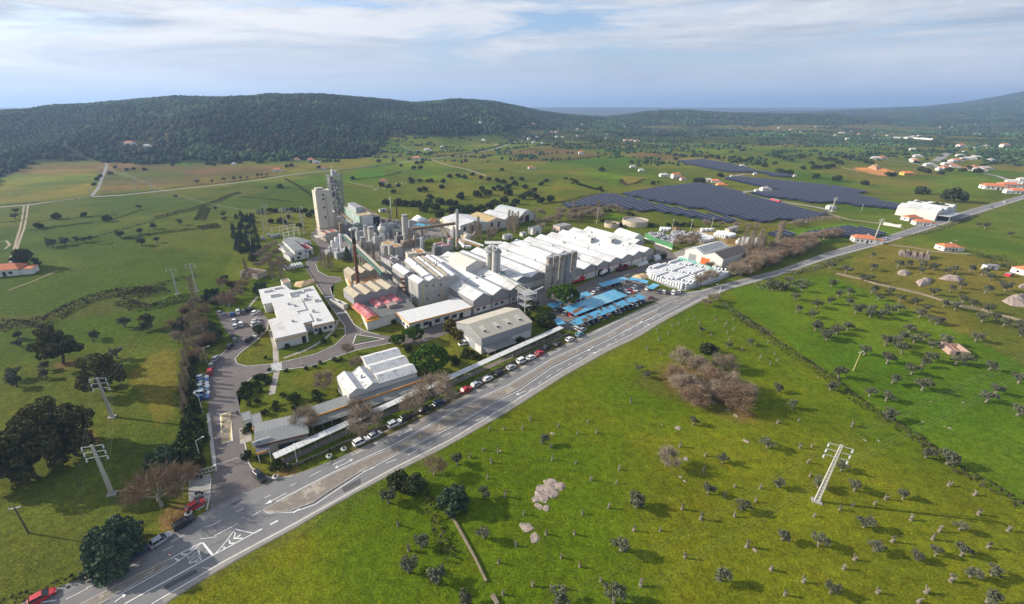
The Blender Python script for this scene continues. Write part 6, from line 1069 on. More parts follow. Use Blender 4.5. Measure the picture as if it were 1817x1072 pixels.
for kd, p, sc, lab in (
 ('pine', (763,660), 1.0, 'big round stone pine beside the weathered white shed'), ('pine', (997,543), 1.05, 'umbrella-shaped stone pine in front of the stained silos'), ('pine', (733,606), .62, 'smaller stone pine with a visible forked trunk by the inner road'), ('pine', (705,613), .45, 'low rounded pine west of the forked pine'),
 ('yellow', (800,588), 1.0, 'olive-yellow tree at the corner of the beige shed, rear one'), ('yellow', (815,601), 1.05, 'olive-yellow tree touching the beige shed wall'), ('oak', (968,576), 1.15, 'dense dark tree between the beige shed and the car park'), ('yellow', (976,580), .8, 'yellow-brown tree at the west end of the car park'), ('yellow', (944,548), .9, 'yellow bushy tree below the transfer tower'),
 ('euc', (135,806), 1.05, 'tall dark eucalyptus behind the leaning left pylon, right of its pair'), ('euc', (62,846), 1.2, 'broad dark eucalyptus at the left picture edge'), ('euc', (92,790), .95, 'dark eucalyptus with the highest crown of the left clump'), ('euc', (22,850), .95, 'half cut off eucalyptus at the very left edge'), ('euc', (112,645), 1.05, 'round dark eucalyptus alone above the red soil patch'), ('euc', (186,694), .95, 'eucalyptus with sagging crown by the upper left pylon top'), ('euc', (263,584), .5, 'small leaning eucalyptus by the bramble belt'),
 ('cedar', (46,476), 1.2, 'dark spreading cedar next to the old farmhouse'), ('blue', (215,992), 1.0, 'large blue-green evergreen over the parked cars at the junction'), ('blue', (292,838), .75, 'bluish evergreen behind the bare plane tree'), ('barered', (287,898), 1.15, 'broad bare plane tree with reddish leaves by the entrance'), ('barered', (325,870), .8, 'small reddish bare tree at the gate'),
 ('conifer', (381,606), 1.35, 'tall dark conifer at the edge of the office car park'), ('blue', (320,590), .5, 'dark green tree in the tree line left of the car park'), ('barered', (408,548), .85, 'red-brown bare tree nearest the office car park'), ('blue', (378,535), .75, 'green evergreen rising from the tree line behind the car park'), ('blue', (463,520), .62, 'dark green evergreen beside the pale office roof'), ('oak', (460,592), .75, 'round dark tree at the corner of the office car park'),
 ('bare', (652,771), 1.0, 'bare roadside tree over the third white car'), ('bare', (738,735), .85, 'bare leaning tree beside the walkway, middle one'), ('bare', (776,716), 1.15, 'bare tree with ochre buds over the dark cars'), ('bare', (548,766), .85, 'low bare tree beside the gate house roof'), ('bare', (636,742), .75, 'bare tree overlapping the long narrow shed'), ('bare', (576,690), .7, 'bare round tree on the lawn'), ('bare', (634,657), .6, 'bare tree at the corner of the smaller weathered shed'), ('bare', (616,629), .55, 'little bare tree by the inner road bend'), ('oak', (522,710), .55, 'small green leafy tree on the lawn'), ('shrub', (564,712), 1.8, 'dark upright bush on the lawn near the long shed'),
 ('thicket', (1208,646), 1.0, 'bare brown round tree at the top of the meadow thicket'), ('thicket', (1282,655), .95, 'bare pale round tree on the right of the thicket'), ('thicket', (1302,722), 1.2, 'largest bare tree at the low end of the thicket'), ('thicket', (1214,698), 1.1, 'spreading reddish bare tree in the middle of the thicket'), ('thicket', (1262,680), .9, 'low bare tree filling the centre of the thicket'), ('thicket', (1236,658), .9, 'small bare tree behind the middle of the thicket'), ('thicket', (1228,716), .95, 'low reddish bare tree at the front of the thicket'), ('thicket', (1262,706), .95, 'bare tree beside the largest one of the thicket'), ('thicket', (1290,690), 1.0, 'bare tree right behind the largest one of the thicket'), ('thicket', (1322,704), .85, 'rightmost low bare tree of the thicket'), ('thicket', (1196,672), .85, 'leftmost low bare tree of the thicket'), ('oak', (1256,627), .85, 'single dark evergreen tree among the bare thicket'), ('bare', (1182,826), .62, 'isolated low bare tree amid dry leaves on the meadow'),
 ('oak', (708,862), .75, 'dark olive tree at the field corner by the road, left one'), ('oak', (736,872), .85, 'dark olive tree over the field boundary, right one'), ('blue', (803,898), .62, 'large grey-green round tree at the end of the stone wall'), ('barered', (770,842), .6, 'brown bushy shrub tree at the edge of the main road'),
 ('conifer', (617,463), 1.3, 'dark green conifer below the conveyor'), ('bare', (1258,478), .55, 'bare tree on the mint edge of the bag yard'), ('bare', (1242,508), .75, 'bare tree in front of the bag stacks, left one'), ('bare', (1260,500), .75, 'bare tree in front of the bag stacks, right one'), ('shrub', (1176,460), 2.2, 'round dark bush at the street bend by the halls'), ('oak', (438,812), .4, 'round green bush at the gate house corner'), ('yellow', (1128,541), .5, 'yellow-green bush over the leafy blue shade'), ('bare', (1265,535), .5, 'bare bush by the slip road median'), ('bare', (1252,544), .45, 'low bare bush at the meadow corner'),
 ('oak', (1660,382), 2.3, 'big dark oak behind the white roadside warehouse'), ('oak', (1690,358), 2.6, 'broad dark tree clump right of the white roadside warehouse'), ('oak', (1632,376), 2.0, 'dark oak left of the white roadside warehouse'), ('poplar', (346,535), .9, 'thin bare poplar between the two pale pylons and the trees')):
    plant(kd, p, sc*(1.12 if kd in ('euc','bare','barered') else .9 if kd == 'thicket' else 1), lab)
for i, (x, y) in enumerate(((328,742),(334,732),(330,724),(326,712),(336,706),(330,698),(325,690),(337,684),(331,676),(327,668),(338,662),(332,654),(328,646),(339,640),(334,632),(330,622),(341,616),(336,606),(345,598),(340,590),(348,582),(343,573),(352,566),(346,558))): plant('poplar', (x,y), .42+.06*(i % 3), 'bare upright tree in the dense row along the plant road', 'bare tree row along the plant road')
for i, (x, y) in enumerate(((352,600),(362,585),(345,575),(335,560),(350,548),(366,560),(318,610),(310,590),(392,540),(395,512),(420,530),(430,515),(440,500),(372,612),(350,620),(356,642))): plant(('bare','barered')[i % 2], (x,y), .72, 'brown bare tree in the belt behind the office car park', 'bare trees behind the office car park')
for i, (x, y) in enumerate(((362,615),(344,640),(341,668),(341,690),(342,735),(350,760),(356,782),(338,770),(322,800),(332,815),(345,800),(310,820),(338,700),(330,560),(395,530),(340,652),(341,678),(341,702),(343,722),(340,756),(366,600),(372,585),(330,785),(318,835),(336,838),(350,830),(306,845),(388,600),(325,575),(412,512),(400,500))): plant('shrub', (x,y), 2.3, 'dark evergreen bush under the tree row of the plant road', 'bushes under the roadside tree row')
for i, (x, y) in enumerate(((470,470),(478,462),(485,476),(492,455),(500,470),(466,455),(488,440),(475,446),(500,445),(460,478),(508,480),(455,462))): plant('bare', (x,y), .62, 'brown bare tree in the thicket west of the works houses', 'bare thicket of the west yard')
for p, sc in (((485,497),.9),((500,498),.95),((440,492),.62),((436,482),.55),((578,481),.8),((585,480),.7),((590,478),.75),((570,474),.6)): plant('poplar', p, sc, 'tall bare poplar with a pale stem in the west yard', 'bare poplars of the west yard')
for p, sc in (((632,462),.8),((645,466),.9),((655,470),.85),((664,468),.8),((676,455),.7),((728,440),.85),((738,442),.75),((750,430),.7),((756,422),.7),((842,428),1.0),((848,424),1.1),((834,430),.9),((853,425),.8),((902,412),1.15),((908,408),1.0),((912,414),.9),((918,405),.9),((865,430),.7),((693,400),.9)): plant('poplar', p, sc, 'bare poplar among the silos and sheds of the works', 'bare poplars within the works')
for i in range(88):
    while True:
        x, y = rnd.uniform(408,464), rnd.uniform(376,466)
        if inpoly(np.array([x]), np.array([y]), [(418,384),(448,378),(456,400),(460,430),(463,455),(445,466),(422,452),(411,430),(412,405)])[0]: break
    plant('conifer', (x,y), rnd.uniform(.5,.78), 'young dark conifer in the planted block beside the substation', 'conifer plantation beside the substation')
plants('oak', 'b', [355,190,450,190,612,152,750,135,830,122,570,205,240,205,330,250,280,208,450,300,20,195,180,205,880,195,940,85,1000,65,1250,182,680,245,720,258,640,272,840,225,910,210,990,120,1100,150,1050,190,780,240,960,180,1200,150,1320,170,120,200,780,80,600,250,540,260,420,235,380,225,1150,130,1020,230], 1.15, 'dark holm oak in the belt of trees north of the works', 'holm oaks north of the works')
plants('oak', 'U7', [400,130,440,125,540,110,600,115,660,240,690,250,760,190,900,120,950,110,1000,170,880,290,860,100,720,110,540,240,800,110,1040,130], .75, 'dark shrubby oak around the substation', 'oaks around the substation')
plants('bare', 'b', [860,480,880,430,1260,400,1300,350,1350,330,1400,320,1420,280,1480,300,1530,330,1580,300,1640,280,1220,350,1100,340,1250,290], .75, 'bare brown tree on the slope behind the white halls', 'bare trees behind the white halls')
plants('poplar', 'b', [1040,410,1000,400,1370,340,1390,330,1500,290,1690,290,1700,300,1200,330,1560,330], .9, 'bare poplar standing behind the white halls', 'bare poplars behind the white halls')
plants('bare', 'S1', [300,560,350,520,420,540,560,500,640,490,700,500,240,520,470,600,760,520,140,560,200,600,100,620], .8, 'bare tree in the rough ground west of the round tanks', 'bare trees west of the round tanks')
plants('oak', 'S1', [560,510,620,500,880,545,920,560,1500,690,1600,690,1700,695,1400,700,760,690,680,700,960,700,1060,690,1180,700,520,640], .6, 'dark bush near the round tanks', 'bushes near the round tanks')
for i in range(120):
    while True:
        x, y = rnd.uniform(1270,1520), rnd.uniform(405,500)
        if inpoly(np.array([x]), np.array([y]), [(1300,478),(1330,462),(1320,452),(1350,452),(1400,436),(1450,425),(1480,414),(1485,424),(1450,438),(1380,470),(1300,496)])[0]: break
    plant(('bare','barered','bare')[i % 3], (x,y), rnd.uniform(.7,.95), 'bare brown tree in the wood beside the main road', 'bare roadside wood')
plants('poplar', 'S3', [740,800,800,790,600,760,880,770,920,740,960,720,1240,600,1270,590,1010,700,780,700,850,620,700,640], .95, 'bare pale poplar by the white bags at the roadside wood', 'bare poplars at the roadside wood')
plants('oak', 'S3', [1150,690,1190,680,1210,640,1500,580,1560,570,1450,600,620,770,700,780], .8, 'dark evergreen in the roadside wood', 'evergreens in the roadside wood')
plants('bare', 'S3', [340,300,600,310,790,320,920,310,1320,330,1560,290,1600,250,90,280,140,290], .55, 'small bare tree beside the solar field edge', 'bare trees beside the solar field')
plants('bare', 'U2', [1000,380,1060,360,1120,340,960,400,1180,380,900,430,1060,420,940,360,1150,300,1180,350], .6, 'bare tree covering the grey bale pile', 'bare trees over the grey bales')
plants('olive', 'j', [440,720,660,640,760,690,755,750,450,795,545,825,570,765,840,790,890,825,960,830,940,720,900,680,1065,730,1160,750,1185,825,1285,865,1230,790,1330,760,1400,780,1560,850,1690,875,1640,840,1440,740,1270,690,560,905,690,925,620,945,755,900,1120,910,900,800,1060,790,480,670,830,600,880,610,1010,690,1790,900,800,800,650,745,700,700,1250,850,1600,800,1500,760,1000,800,350,660], 1.0, 'grey-green olive tree in the bright green orchard', 'olive trees of the bright orchard')
plants('olive', 'j', [1350,560,1400,560,1055,525,1115,520,1195,525,1270,540,1490,550,1560,575,1610,600,1370,670,1430,650,1580,680,1700,665,900,465,745,560,650,530,900,540,1200,560,1540,280,1580,290,1730,340,300,640,330,650,370,660,280,650,400,620], 1.1, 'small olive tree on the dry pasture right of the main road', 'olive trees of the dry pasture')
plants('olive', 'r', [735,48,765,92,805,68,845,52,985,112,1020,108,1090,102,1130,92,1180,32,990,178,1045,142,1120,188,1080,218,1010,252,1150,172,1120,278,925,302,985,317,905,147,1075,62,1245,182,1280,184,1370,202,1320,97,1490,78,1390,292,1358,322,1475,372,1480,252,780,277,810,232,990,387,1135,528,1215,552,1050,90,1160,120,1200,110], 1.0, 'olive tree on the green slope beyond the ditch hedge', 'olive trees beyond the ditch hedge')
plants('olive', 'r', [585,282,270,407,545,492,380,547,325,662,452,722,585,637,60,712,70,207,95,232,400,122,485,112,300,62,640,347,735,642,820,577,870,652,1050,682,1260,797,905,787,600,832,735,857,940,872,1100,907,1170,892,1265,892,1300,972,1380,967,370,982,780,1032,1360,1065,10,872], .72, 'small regrown olive tree on the near meadow', 'regrown olives on the near meadow')
plants('olive', 'q', [550,272,1045,152,705,462,705,692,275,887,435,952,605,1064,1490,767,1570,512,1120,1072,1450,1062,160,492,350,742], .85, 'small regrown olive tree near the stone wall', 'regrown olives near the stone wall')
plants('stump', 'r', [40,322,585,402,663,392,862,412,668,492,712,487,316,522,222,487,310,582,425,637,520,642,503,692,388,672,697,547,705,597,300,757,425,747,720,747,815,722,862,707,945,702,985,682,870,907,830,942,1160,832,1185,802,1365,862,1220,632,1315,667,1228,987,1135,1030,955,1030,1108,1065,612,1040,75,1002,560,945,680,990,470,860,150,800,1010,840,1080,760,1330,740,1440,800,240,900,230,720], .72, 'pollarded olive stump with stubby limbs on the near meadow', 'pollarded olive stumps on the meadow')
plants('stump', 'U6', [355,182,280,367,150,322,265,237,390,107,450,82,535,47,600,27,645,82,800,52,970,42,885,107,905,82,915,167,970,142,930,237,760,192,1200,287,1055,332,1225,407,1320,467,1390,432,1365,372,1125,92,1300,262,1390,1022,245,152], .68, 'pollarded olive stump near the bare thicket', 'pollarded olive stumps near the thicket')
plants('stump', 'q', [735,72,820,72,925,70,1130,60,1240,97,1350,92,700,192,787,202,625,232,750,262,1097,247,1232,267,1480,302,1320,362,1465,382,725,352,825,457,935,557,1420,522,1270,557,890,737,1062,672,1225,672,1148,807,790,837,1255,857,985,967,1165,987,815,1017,1375,942,1605,967,1565,652,1090,177,970,17,1300,32,215,622,275,767], .68, 'pollarded olive stump between the road and the rock outcrop', 'pollarded olive stumps by the rocks')
plants('olive', 'g', [135,562,130,502,370,492,355,432,990,92,940,472,170,252,150,192,335,122,740,202,930,342,760,180,800,560], 1.0, 'olive tree on the left pasture', 'olive trees of the left pasture')
plants('olive', 'p', [525,117,580,117,615,107,355,152,445,137,820,87,955,62,1050,22,960,137,1065,117,845,692], 1.1, 'olive tree in the wide left field', 'olive trees of the wide left field')
plants('olive', 'k', [1080,702,855,767,945,887,865,917,740,942,870,987,1105,862,1320,777,1375,812,1380,842,1720,637,1630,652,320,992,400,982,100,792,95,827,1210,610,1300,605,1380,597,1440,590,1475,584,1520,580,1580,572,1610,568,1640,565], 1.2, 'solitary olive tree in the fields below the wooded hill', 'olive trees below the wooded hill')
plants('oak', 'k', [520,812,660,840,350,825,780,530,820,525,890,530,680,555,710,515,1060,500,1280,495,1310,500,240,885,1760,510,1790,505,600,590,620,570,580,620], .9, 'dark bush tree along the old field walls', 'bush trees along the old field walls')
plants('oak', 'l', [505,585,575,270,810,330,800,505,880,520,920,520,900,490,930,485,665,480,755,475,60,638,870,608,915,598,965,600,985,598,680,628,725,632,785,630,755,668,915,660,1050,640,1100,575,1150,570,1190,580,1240,560,1290,580,1340,590,1390,600,1430,610,1170,690,1260,680,1310,670,1370,650,1400,640,1450,640,980,700,1040,720,1100,740,820,745,1420,530,300,520,130,500,1260,420,1300,400,1500,620,1560,640,1620,660,1660,620,1690,600,1540,590,1480,585,1100,330,1160,340,945,655,860,590,1060,605], .95, 'dark oak in the fields north-west of the solar panels', 'field oaks between the works and the hill')
for i, (x, y) in enumerate(((10,60),(40,62),(95,72),(120,82),(165,110),(120,125),(180,130),(215,145),(245,152),(282,160),(315,172),(345,182),(370,188),(405,198),(435,205),(478,208),(500,222),(520,228),(1200,135),(1272,115))): plant('shrub', q('S1',x,y), 1.6+1.2*(i in (4,15,18)), 'round bush in the hedge line of the green field above the solar panels', 'bush line above the solar field')
for i, (x, y) in enumerate(((500,790),(530,885),(658,890),(930,828),(820,872),(885,862),(1045,618),(1060,812),(1040,800),(1100,800),(670,700),(440,945),(480,935),(500,960),(430,1000),(520,985),(350,1010),(380,1000),(320,1040),(360,1050),(300,1065),(930,590),(1000,400),(960,660))): plant('shrub', q('d',x,y), .75 if i < 10 else 1.05, 'clipped dark shrub in the office and lawn gardens', 'garden shrubs of the works')
plants('shrub', 'f', [600,110,640,130,690,60,740,50,780,90,560,190,600,220,650,190,700,250,640,270,720,160,750,60,760,340,840,300,850,260,990,310,900,190,1190,230,1160,180,1000,260,600,480,650,460,830,760,860,740,900,770,950,770,700,700], 1.0, 'dark shrub in the beds between the forecourt and the gate house', 'shrubs of the entrance beds')
plants('shrub', 'e', [1060,560,1100,570,1030,590,640,690,700,680,740,700,660,650,880,640,300,440,60,400,80,420,1140,370,1170,400,560,720,590,740,1000,600,200,640], 1.5, 'dark bush near the beige storage shed', 'bushes near the beige storage shed')
plants('oak', 'n', [15,385,70,390,90,400,20,545,60,560,130,540,320,500,300,490,440,510,460,520,500,515,540,520,320,575,400,575,430,570,480,570,520,560,560,540,600,500,640,510,700,520,740,530,780,540,405,635,550,655,735,680,930,620,900,620,1120,590,1160,600,1250,610,1300,590,160,500,200,510,240,520,380,540,160,600,200,605,230,605,1400,590,1440,580,1500,600,1540,560,1100,740,1130,740,1110,720], 1.25, 'dark oak among the scattered trees east of the solar fields', 'scattered oaks east of the solar fields')
plants('oak', 'm', [610,370,650,365,700,370,740,380,700,430,750,440,860,420,1000,370,1040,370,1180,490,1320,460,1390,480,1420,470,1470,480,1600,510,1640,510,1680,500,1760,520,1500,300,1420,320,1540,400,1620,410,1650,380,1380,390,1430,400,1480,420,340,390,520,270,250,330,180,340,660,570,1320,650,1360,650,1490,610], 1.15, 'dark oak in the parkland beyond the green fields', 'parkland oaks beyond the green fields')
def hedge(name, label, pts, w_, h_, mat, cat='hedge', dens_=7.0, size=.45):
    P = [gt(p) for p in pts]; rs = np.random.RandomState(int(abs(P[0][0]*7)) % 9999); pos = []; 
    for a, c_ in zip(P[:-1], P[1:]):
        L_ = math.dist(a[:2], c_[:2]); n = int(L_*w_*dens_*.35); t_ = rs.rand(n); u = (rs.rand(n)-.5); wv = w_*(.6+.8*np.array([mnoise.noise(Vector((a[0]+k_*L_*.25,a[1],1)))*.5+.5 for k_ in t_])); dx, dy = (c_[0]-a[0])/L_, (c_[1]-a[1])/L_
        x = a[0]+(c_[0]-a[0])*t_-dy*u*wv; y = a[1]+(c_[1]-a[1])*t_+dx*u*wv; z = hfun(x, y)+h_*(1-(2*u)**2)*(.35+.65*rs.rand(n)); pos.append(np.stack([x,y,z],1))
    P_ = np.concatenate(pos); o0 = P[0]; me_ = quads_mesh(name, P_-np.array(o0), rs.uniform(size*.7,size*1.5,len(P_)), mat, rs); o = bpy.data.objects.new(name, me_); COL.objects.link(o); o.location = o0; tag(o, label, cat); return o
H_ = lambda lab, zk, co, w_, h_, mt=bram, **k: hedge(k.pop('name','hedge'), lab, q(zk, *co), w_, h_, mt, **k)
H_('wide dark bramble belt winding across the left meadow', 'p', (-60,690,0,670,150,690,340,640,420,590,560,520,700,480,840,450), 9, 2.6); H_('bramble belt curving back toward the tree line', 'p', (830,520,960,562,1040,562,1180,512,1290,492), 8, 2.2); H_('reddish bramble thicket under the pale pylons', 'p', (850,450,960,460,1000,430,1060,480), 14, 2.2); H_('thin bramble strip running to the second pale pylon', 'p', (1060,410,1200,370,1330,345), 3, 1.6)
H_('dark thorn hedge in the field below the wood', 'k', (950,825,1080,790,1190,765,1330,720,1390,690,1470,665), 7, 2.0); H_('short spur of thorn bushes joining the hedge', 'k', (1225,835,1245,790,1260,760), 9, 2.0); H_('bramble wall ending in a wide dark clump', 'k', (750,950,900,925,1060,905,1200,890,1330,870), 5, 1.5); H_('dark bramble clump at the end of the field wall', 'k', (1220,885,1340,865), 16, 2.0)
for lab, co in (('overgrown field wall near the hill track', (180,850,330,832,520,815,720,800)), ('grassy terrace edge in the left field', (230,885,400,870,560,850)), ('long overgrown stone wall of the left field', (290,985,480,960,600,935,750,890,900,850,950,835)), ('overgrown terrace wall in the left field', (170,900,380,870,560,850,700,830,870,770)), ('low wall at the left picture edge', (-20,850,140,840)), ('overgrown wall above the substation', (1470,690,1600,700,1790,722)), ('brambles over a ruin in the left field', (600,990,700,975)), ('hedge line under the lane by the hill', (620,680,860,662,1090,632,1400,600,1640,566)), ('dark verge between lane and left field', (0,745,180,730,400,712,560,690))): H_(lab, 'k', co, 2.6, 1.0, size=.4)
H_('ditch hedge running down the right meadow', 'r', (440,0,560,90,680,170,780,235), 4.5, 1.6); H_('lower part of the ditch hedge, browner and wider', 'r', (780,235,860,300,960,370,1080,440,1220,550,1350,620,1500,715,1600,770), 4.2, 1.3); H_('hedge joining the ditch at the bright field corner', 'j', (0,740,150,850,300,930), 4, 1.6, olm)
H_('ivy hedge between the blue car shades and the main road', 'U3', (290,775,480,700,700,620,880,555,1060,480,1240,395), 2.4, 1.5, shm); H_('clipped hedge along the wall of the front garden', 'e', (1180,600,1300,545,1420,490), 1.6, 1.0, shm); H_('dark hedge strip in the near left field', 'q', (350,400,385,500,420,600,480,730,530,830), 2.6, 1.6, bram, size=.32, dens_=16); H_('overgrown bank along the road at the bottom left', 'h', (-20,1085,120,1045,250,1000,330,975,450,920,560,865), 2.6, 1.2, shm); H_('creeping garden plants at the walkway end', 'f', (810,740,900,790,960,770), 3, 1.2, yem); H_('weedy bank between the garden wall and the road', 'f', (960,760,1130,700,1300,620,1420,590), 2.0, .6, shm)
H_('dark hedge along the field edge by the solar panels', 'S1', (-60,385,0,370,200,320,420,270,600,262), 4, 2.0); H_('bushy fence line above the largest solar field', 'S1', (600,262,780,265,1050,215,1250,180,1450,150), 3, 1.6); H_('brown scrub strip between solar field and road', 'j', (420,270,520,240,640,225,720,235), 9, 2.0, twm); H_('curved hedge of the field behind the lattice tower', 'l', (90,580,180,630,260,688), 3.5, 1.6); H_('dark hedge beside the lane north of the works', 'l', (420,528,560,512,700,495,780,482), 4, 1.6); H_('hedge with bushes across the pasture', 'l', (500,585,640,575,700,565,800,540), 4, 1.6); H_('dark hedge of the far brown field', 'm', (0,500,200,497,400,494,560,475,700,455), 5, 2); H_('hedge round the tan paddock', 'm', (790,655,800,630,830,668,900,655,960,625), 4, 1.6); H_('dark bushes along the far lane', 'l', (1010,442,1120,436,1260,415,1380,385,1500,340), 6, 2.5)
H_('shrub belt along the meadow edge of the main road corner', 'j', (200,640,330,655,420,640,520,610), 7, 2.2, olm); H_('roadside scrub right of the main road', 'j', (400,560,560,530,640,500,700,470,760,455), 5, 1.4, olm); H_('hedge strip along the far stretch of the main road', 'j', (1080,345,1200,320,1340,285,1480,230,1560,200), 3, 1.2, olm); H_('evergreen hedge by the red-roofed cottage', 'j', (1500,450,1600,475,1700,480), 9, 3.0, oak_m); H_('bushes before the parked caravan', 'j', (1590,500,1680,530,1760,520), 8, 3, oak_m)
def wall(label, pts, w_, h_, mat, name='stone_wall'):
    P = dens([gt(p) for p in pts], 3.0); o0 = P[0]; m_ = MB(); rs = random.Random(3)
    L_ = []; 
    for i, p in enumerate(P):
        a, c_ = P[max(0,i-1)], P[min(len(P)-1,i+1)]; dx, dy = c_[0]-a[0], c_[1]-a[1]; l = math.hypot(dx,dy) or 1; k = w_/2*(.8+.5*rs.random()); hh_ = h_*(.8+.4*rs.random()); z = float(hfun(p[0],p[1])); x, y = p[0]-o0[0], p[1]-o0[1]; nx, ny = -dy/l*k, dx/l*k
        L_.append([(x-nx,y-ny,z-o0[2]-.1),(x-nx*.8,y-ny*.8,z-o0[2]+hh_),(x+nx*.8,y+ny*.8,z-o0[2]+hh_),(x+nx,y+ny,z-o0[2]-.1)])
    vs = [v for s_ in L_ for v in s_]; fs = [(4*i+j,4*i+j+1,4*i+5+j,4*i+4+j) for i in range(len(P)-1) for j in range(3)]; fs += [(3,2,1,0), tuple(4*(len(P)-1)+j for j in range(4))]; m_.add(vs, fs); o = m_.build(name, mat); o.location = o0; return tag(o, label, 'wall')
stw = M('stone_wall_mat', (0.19,0.155,0.11), var=.35, scale=1.5)
wall('straight dry stone wall in the near left field', q('q',500,530, 545,610, 590,690, 660,820, 720,945), .5, .5, stw); wall('short piece of stone wall at the bottom edge', q('q',755,1025, 785,1080), .9, .6, stw); wall('low garden wall between the walkway lawn and the road', q('f',860,705, 960,750, 1020,735, 1200,660, 1380,570, 1500,525)+q('i',620,770, 860,690, 1100,580, 1400,450, 1787,250), .4, .7, stw); wall('garden wall beside the upper roadside parking', q('e',700,900, 1000,740, 1250,620, 1480,500), .4, .7, stw)
wall('field wall along the bright orchard', q('j',690,562, 850,600, 930,625, 1200,685, 1440,760, 1560,780, 1817,850), 1.0, .8, stw); wall('concrete wall left of the entrance gate', q('h',1110,308, 1160,298, 1210,285), .3, 1.2, conc2); wall('white wall beside the roadside house', q('j',970,268, 1075,285), .5, 2.2, wht, 'white_wall'); wall('long white boundary wall in the far village', q('n',930,362, 1060,366, 1200,376), 1.5, 4, wht, 'white_wall')
ico = []
import bmesh
def icos(sub, seed):
    bm = bmesh.new(); bmesh.ops.create_icosphere(bm, subdivisions=sub, radius=1); v = np.array([tuple(x.co) for x in bm.verts]); f = np.array([[l.index for l in x.verts] for x in bm.faces]); bm.free(); rs = np.random.RandomState(seed); v = v*(1+.28*(rs.rand(len(v),1)-.5)*2); return v, f
def forest(name, label, P, S_, tone, mat, sub=2, seed=0):
    rs = np.random.RandomState(seed); tv = [icos(sub, s_) for s_ in range(6)]; k = rs.randint(0,6,len(P)); V = []; Fc = []; Cc = []; o = 0
    for t_ in range(6):
        idx = np.nonzero(k == t_)[0]; v, f = tv[t_]; n = len(idx)
        if not n: continue
        sc = S_[idx][:,None,None]*np.array([1,1,1.05])[None,None,:]; a = rs.rand(n)*6.28; ca, sa2 = np.cos(a), np.sin(a); vx = v[None,:,0]*ca[:,None]-v[None,:,1]*sa2[:,None]; vy = v[None,:,0]*sa2[:,None]+v[None,:,1]*ca[:,None]; vv = np.stack([vx,vy,np.repeat(v[None,:,2],n,0)],2)*sc+P[idx][:,None,:]
        V.append(vv.reshape(-1,3)); Fc.append((f[None]+(np.arange(n)*len(v))[:,None,None]+o).reshape(-1,3)); Cc.append(np.repeat(tone[idx], len(v), 0)); o += n*len(v)
    V = np.concatenate(V); Fc = np.concatenate(Fc); Cc = np.concatenate(Cc); me = bpy.data.meshes.new(name); me.vertices.add(len(V)); me.vertices.foreach_set('co', V.astype(np.float32).ravel()); me.loops.add(len(Fc)*3); me.loops.foreach_set('vertex_index', Fc.astype(np.int32).ravel()); me.polygons.add(len(Fc)); me.polygons.foreach_set('loop_start', np.arange(0,len(Fc)*3,3,dtype=np.int32)); me.update(calc_edges=True)
    at = me.attributes.new('tone','FLOAT_COLOR','POINT'); at.data.foreach_set('color', np.concatenate([Cc, np.ones((len(Cc),1))],1).astype(np.float32).ravel()); me.materials.append(mat); ob = bpy.data.objects.new(name, me); COL.objects.link(ob); tag(ob, label, 'wood', kind='stuff'); return ob
wm = bpy.data.materials.new('wood_crowns'); wm.use_nodes = True; nt = wm.node_tree; b_ = nt.nodes['Principled BSDF']; b_.inputs['Roughness'].default_value = 1; b_.inputs['Specular IOR Level'].default_value = .05; a_ = nd(nt,'ShaderNodeAttribute', attribute_name='tone'); tc = nd(nt,'ShaderNodeTexCoord'); n_2 = nd(nt,'ShaderNodeTexNoise', inp={'Scale':.55,'Detail':3}); m_ = nd(nt,'ShaderNodeMapRange'); m_.inputs[1].default_value=.3; m_.inputs[2].default_value=.7; m_.inputs[3].default_value=.55; m_.inputs[4].default_value=1.45; v_ = nd(nt,'ShaderNodeVectorMath', operation='SCALE')
nt.links.new(tc.outputs['Object'], n_2.inputs[0]); nt.links.new(n_2.outputs[0], m_.inputs[0]); nt.links.new(a_.outputs['Color'], v_.inputs[0]); nt.links.new(m_.outputs[0], v_.inputs['Scale']); nt.links.new(v_.outputs[0], b_.inputs['Base Color'])
rs = np.random.RandomState(5)
def tones(x, y, n): 
    base = np.array([0.027,0.046,0.021])*np.ones((n,3)); base *= (0.6+.8*rs.rand(n,1)); br = (fbm(x,y,120.,31) > .60) & (rs.rand(n) < .3); base[br] = np.array([0.06,0.05,0.03])*(0.7+.6*rs.rand(br.sum(),1)); base *= (.55+.9*fbm(x,y,170.,43))[:,None]; gr = (fbm(x,y,90.,41) > .62); base[gr] *= np.array([1.7,1.8,1.5]); return base
def pxof(x, y, z): d = y*CP+(H-z)*SP; return CX+F*x/d, CY+F*((H-z)*CP-y*SP)/d
FP = [(-900,150),(470,120),(1010,180),(1015,212),(960,222),(880,236),(800,244),(700,238),(662,268),(640,281),(480,281),(400,292),(330,290),(250,292),(180,283),(60,292),(0,318),(-60,345),(-900,400)]
n = 80000; y = 450+rs.rand(n)**.8*2300; x = (rs.rand(n)*2700-1750)*(y/1500); z = hfun(x, y); px_, py_ = pxof(x, y, z); ok = inpoly(px_+(fbm(x,y,140.,71)-.5)*50, py_+(fbm(x,y,110.,72)-.5)*34, FP) & (px_ > -250) & (px_ < 1030) & (hfun(x, y*1.02)-z > -6) & (rs.rand(n) < .62); clr = inpoly(px_, py_, q('k',250,455, 620,475, 600,500, 60,560, 60,520)) & (rs.rand(n) < .75); clr |= inpoly(px_, py_, q('k',700,345, 860,340, 960,370, 960,392, 720,392)); ok &= ~clr
P = np.stack([x,y,z+2.2],1)[ok]; forest('hill_woodland', 'dense dark wood of oaks and pines covering the long hill on the left', P, 2.4+3.0*rs.rand(len(P))**1.5, tones(P[:,0],P[:,1],len(P)), wm, 2, 1); print('hill trees', len(P))
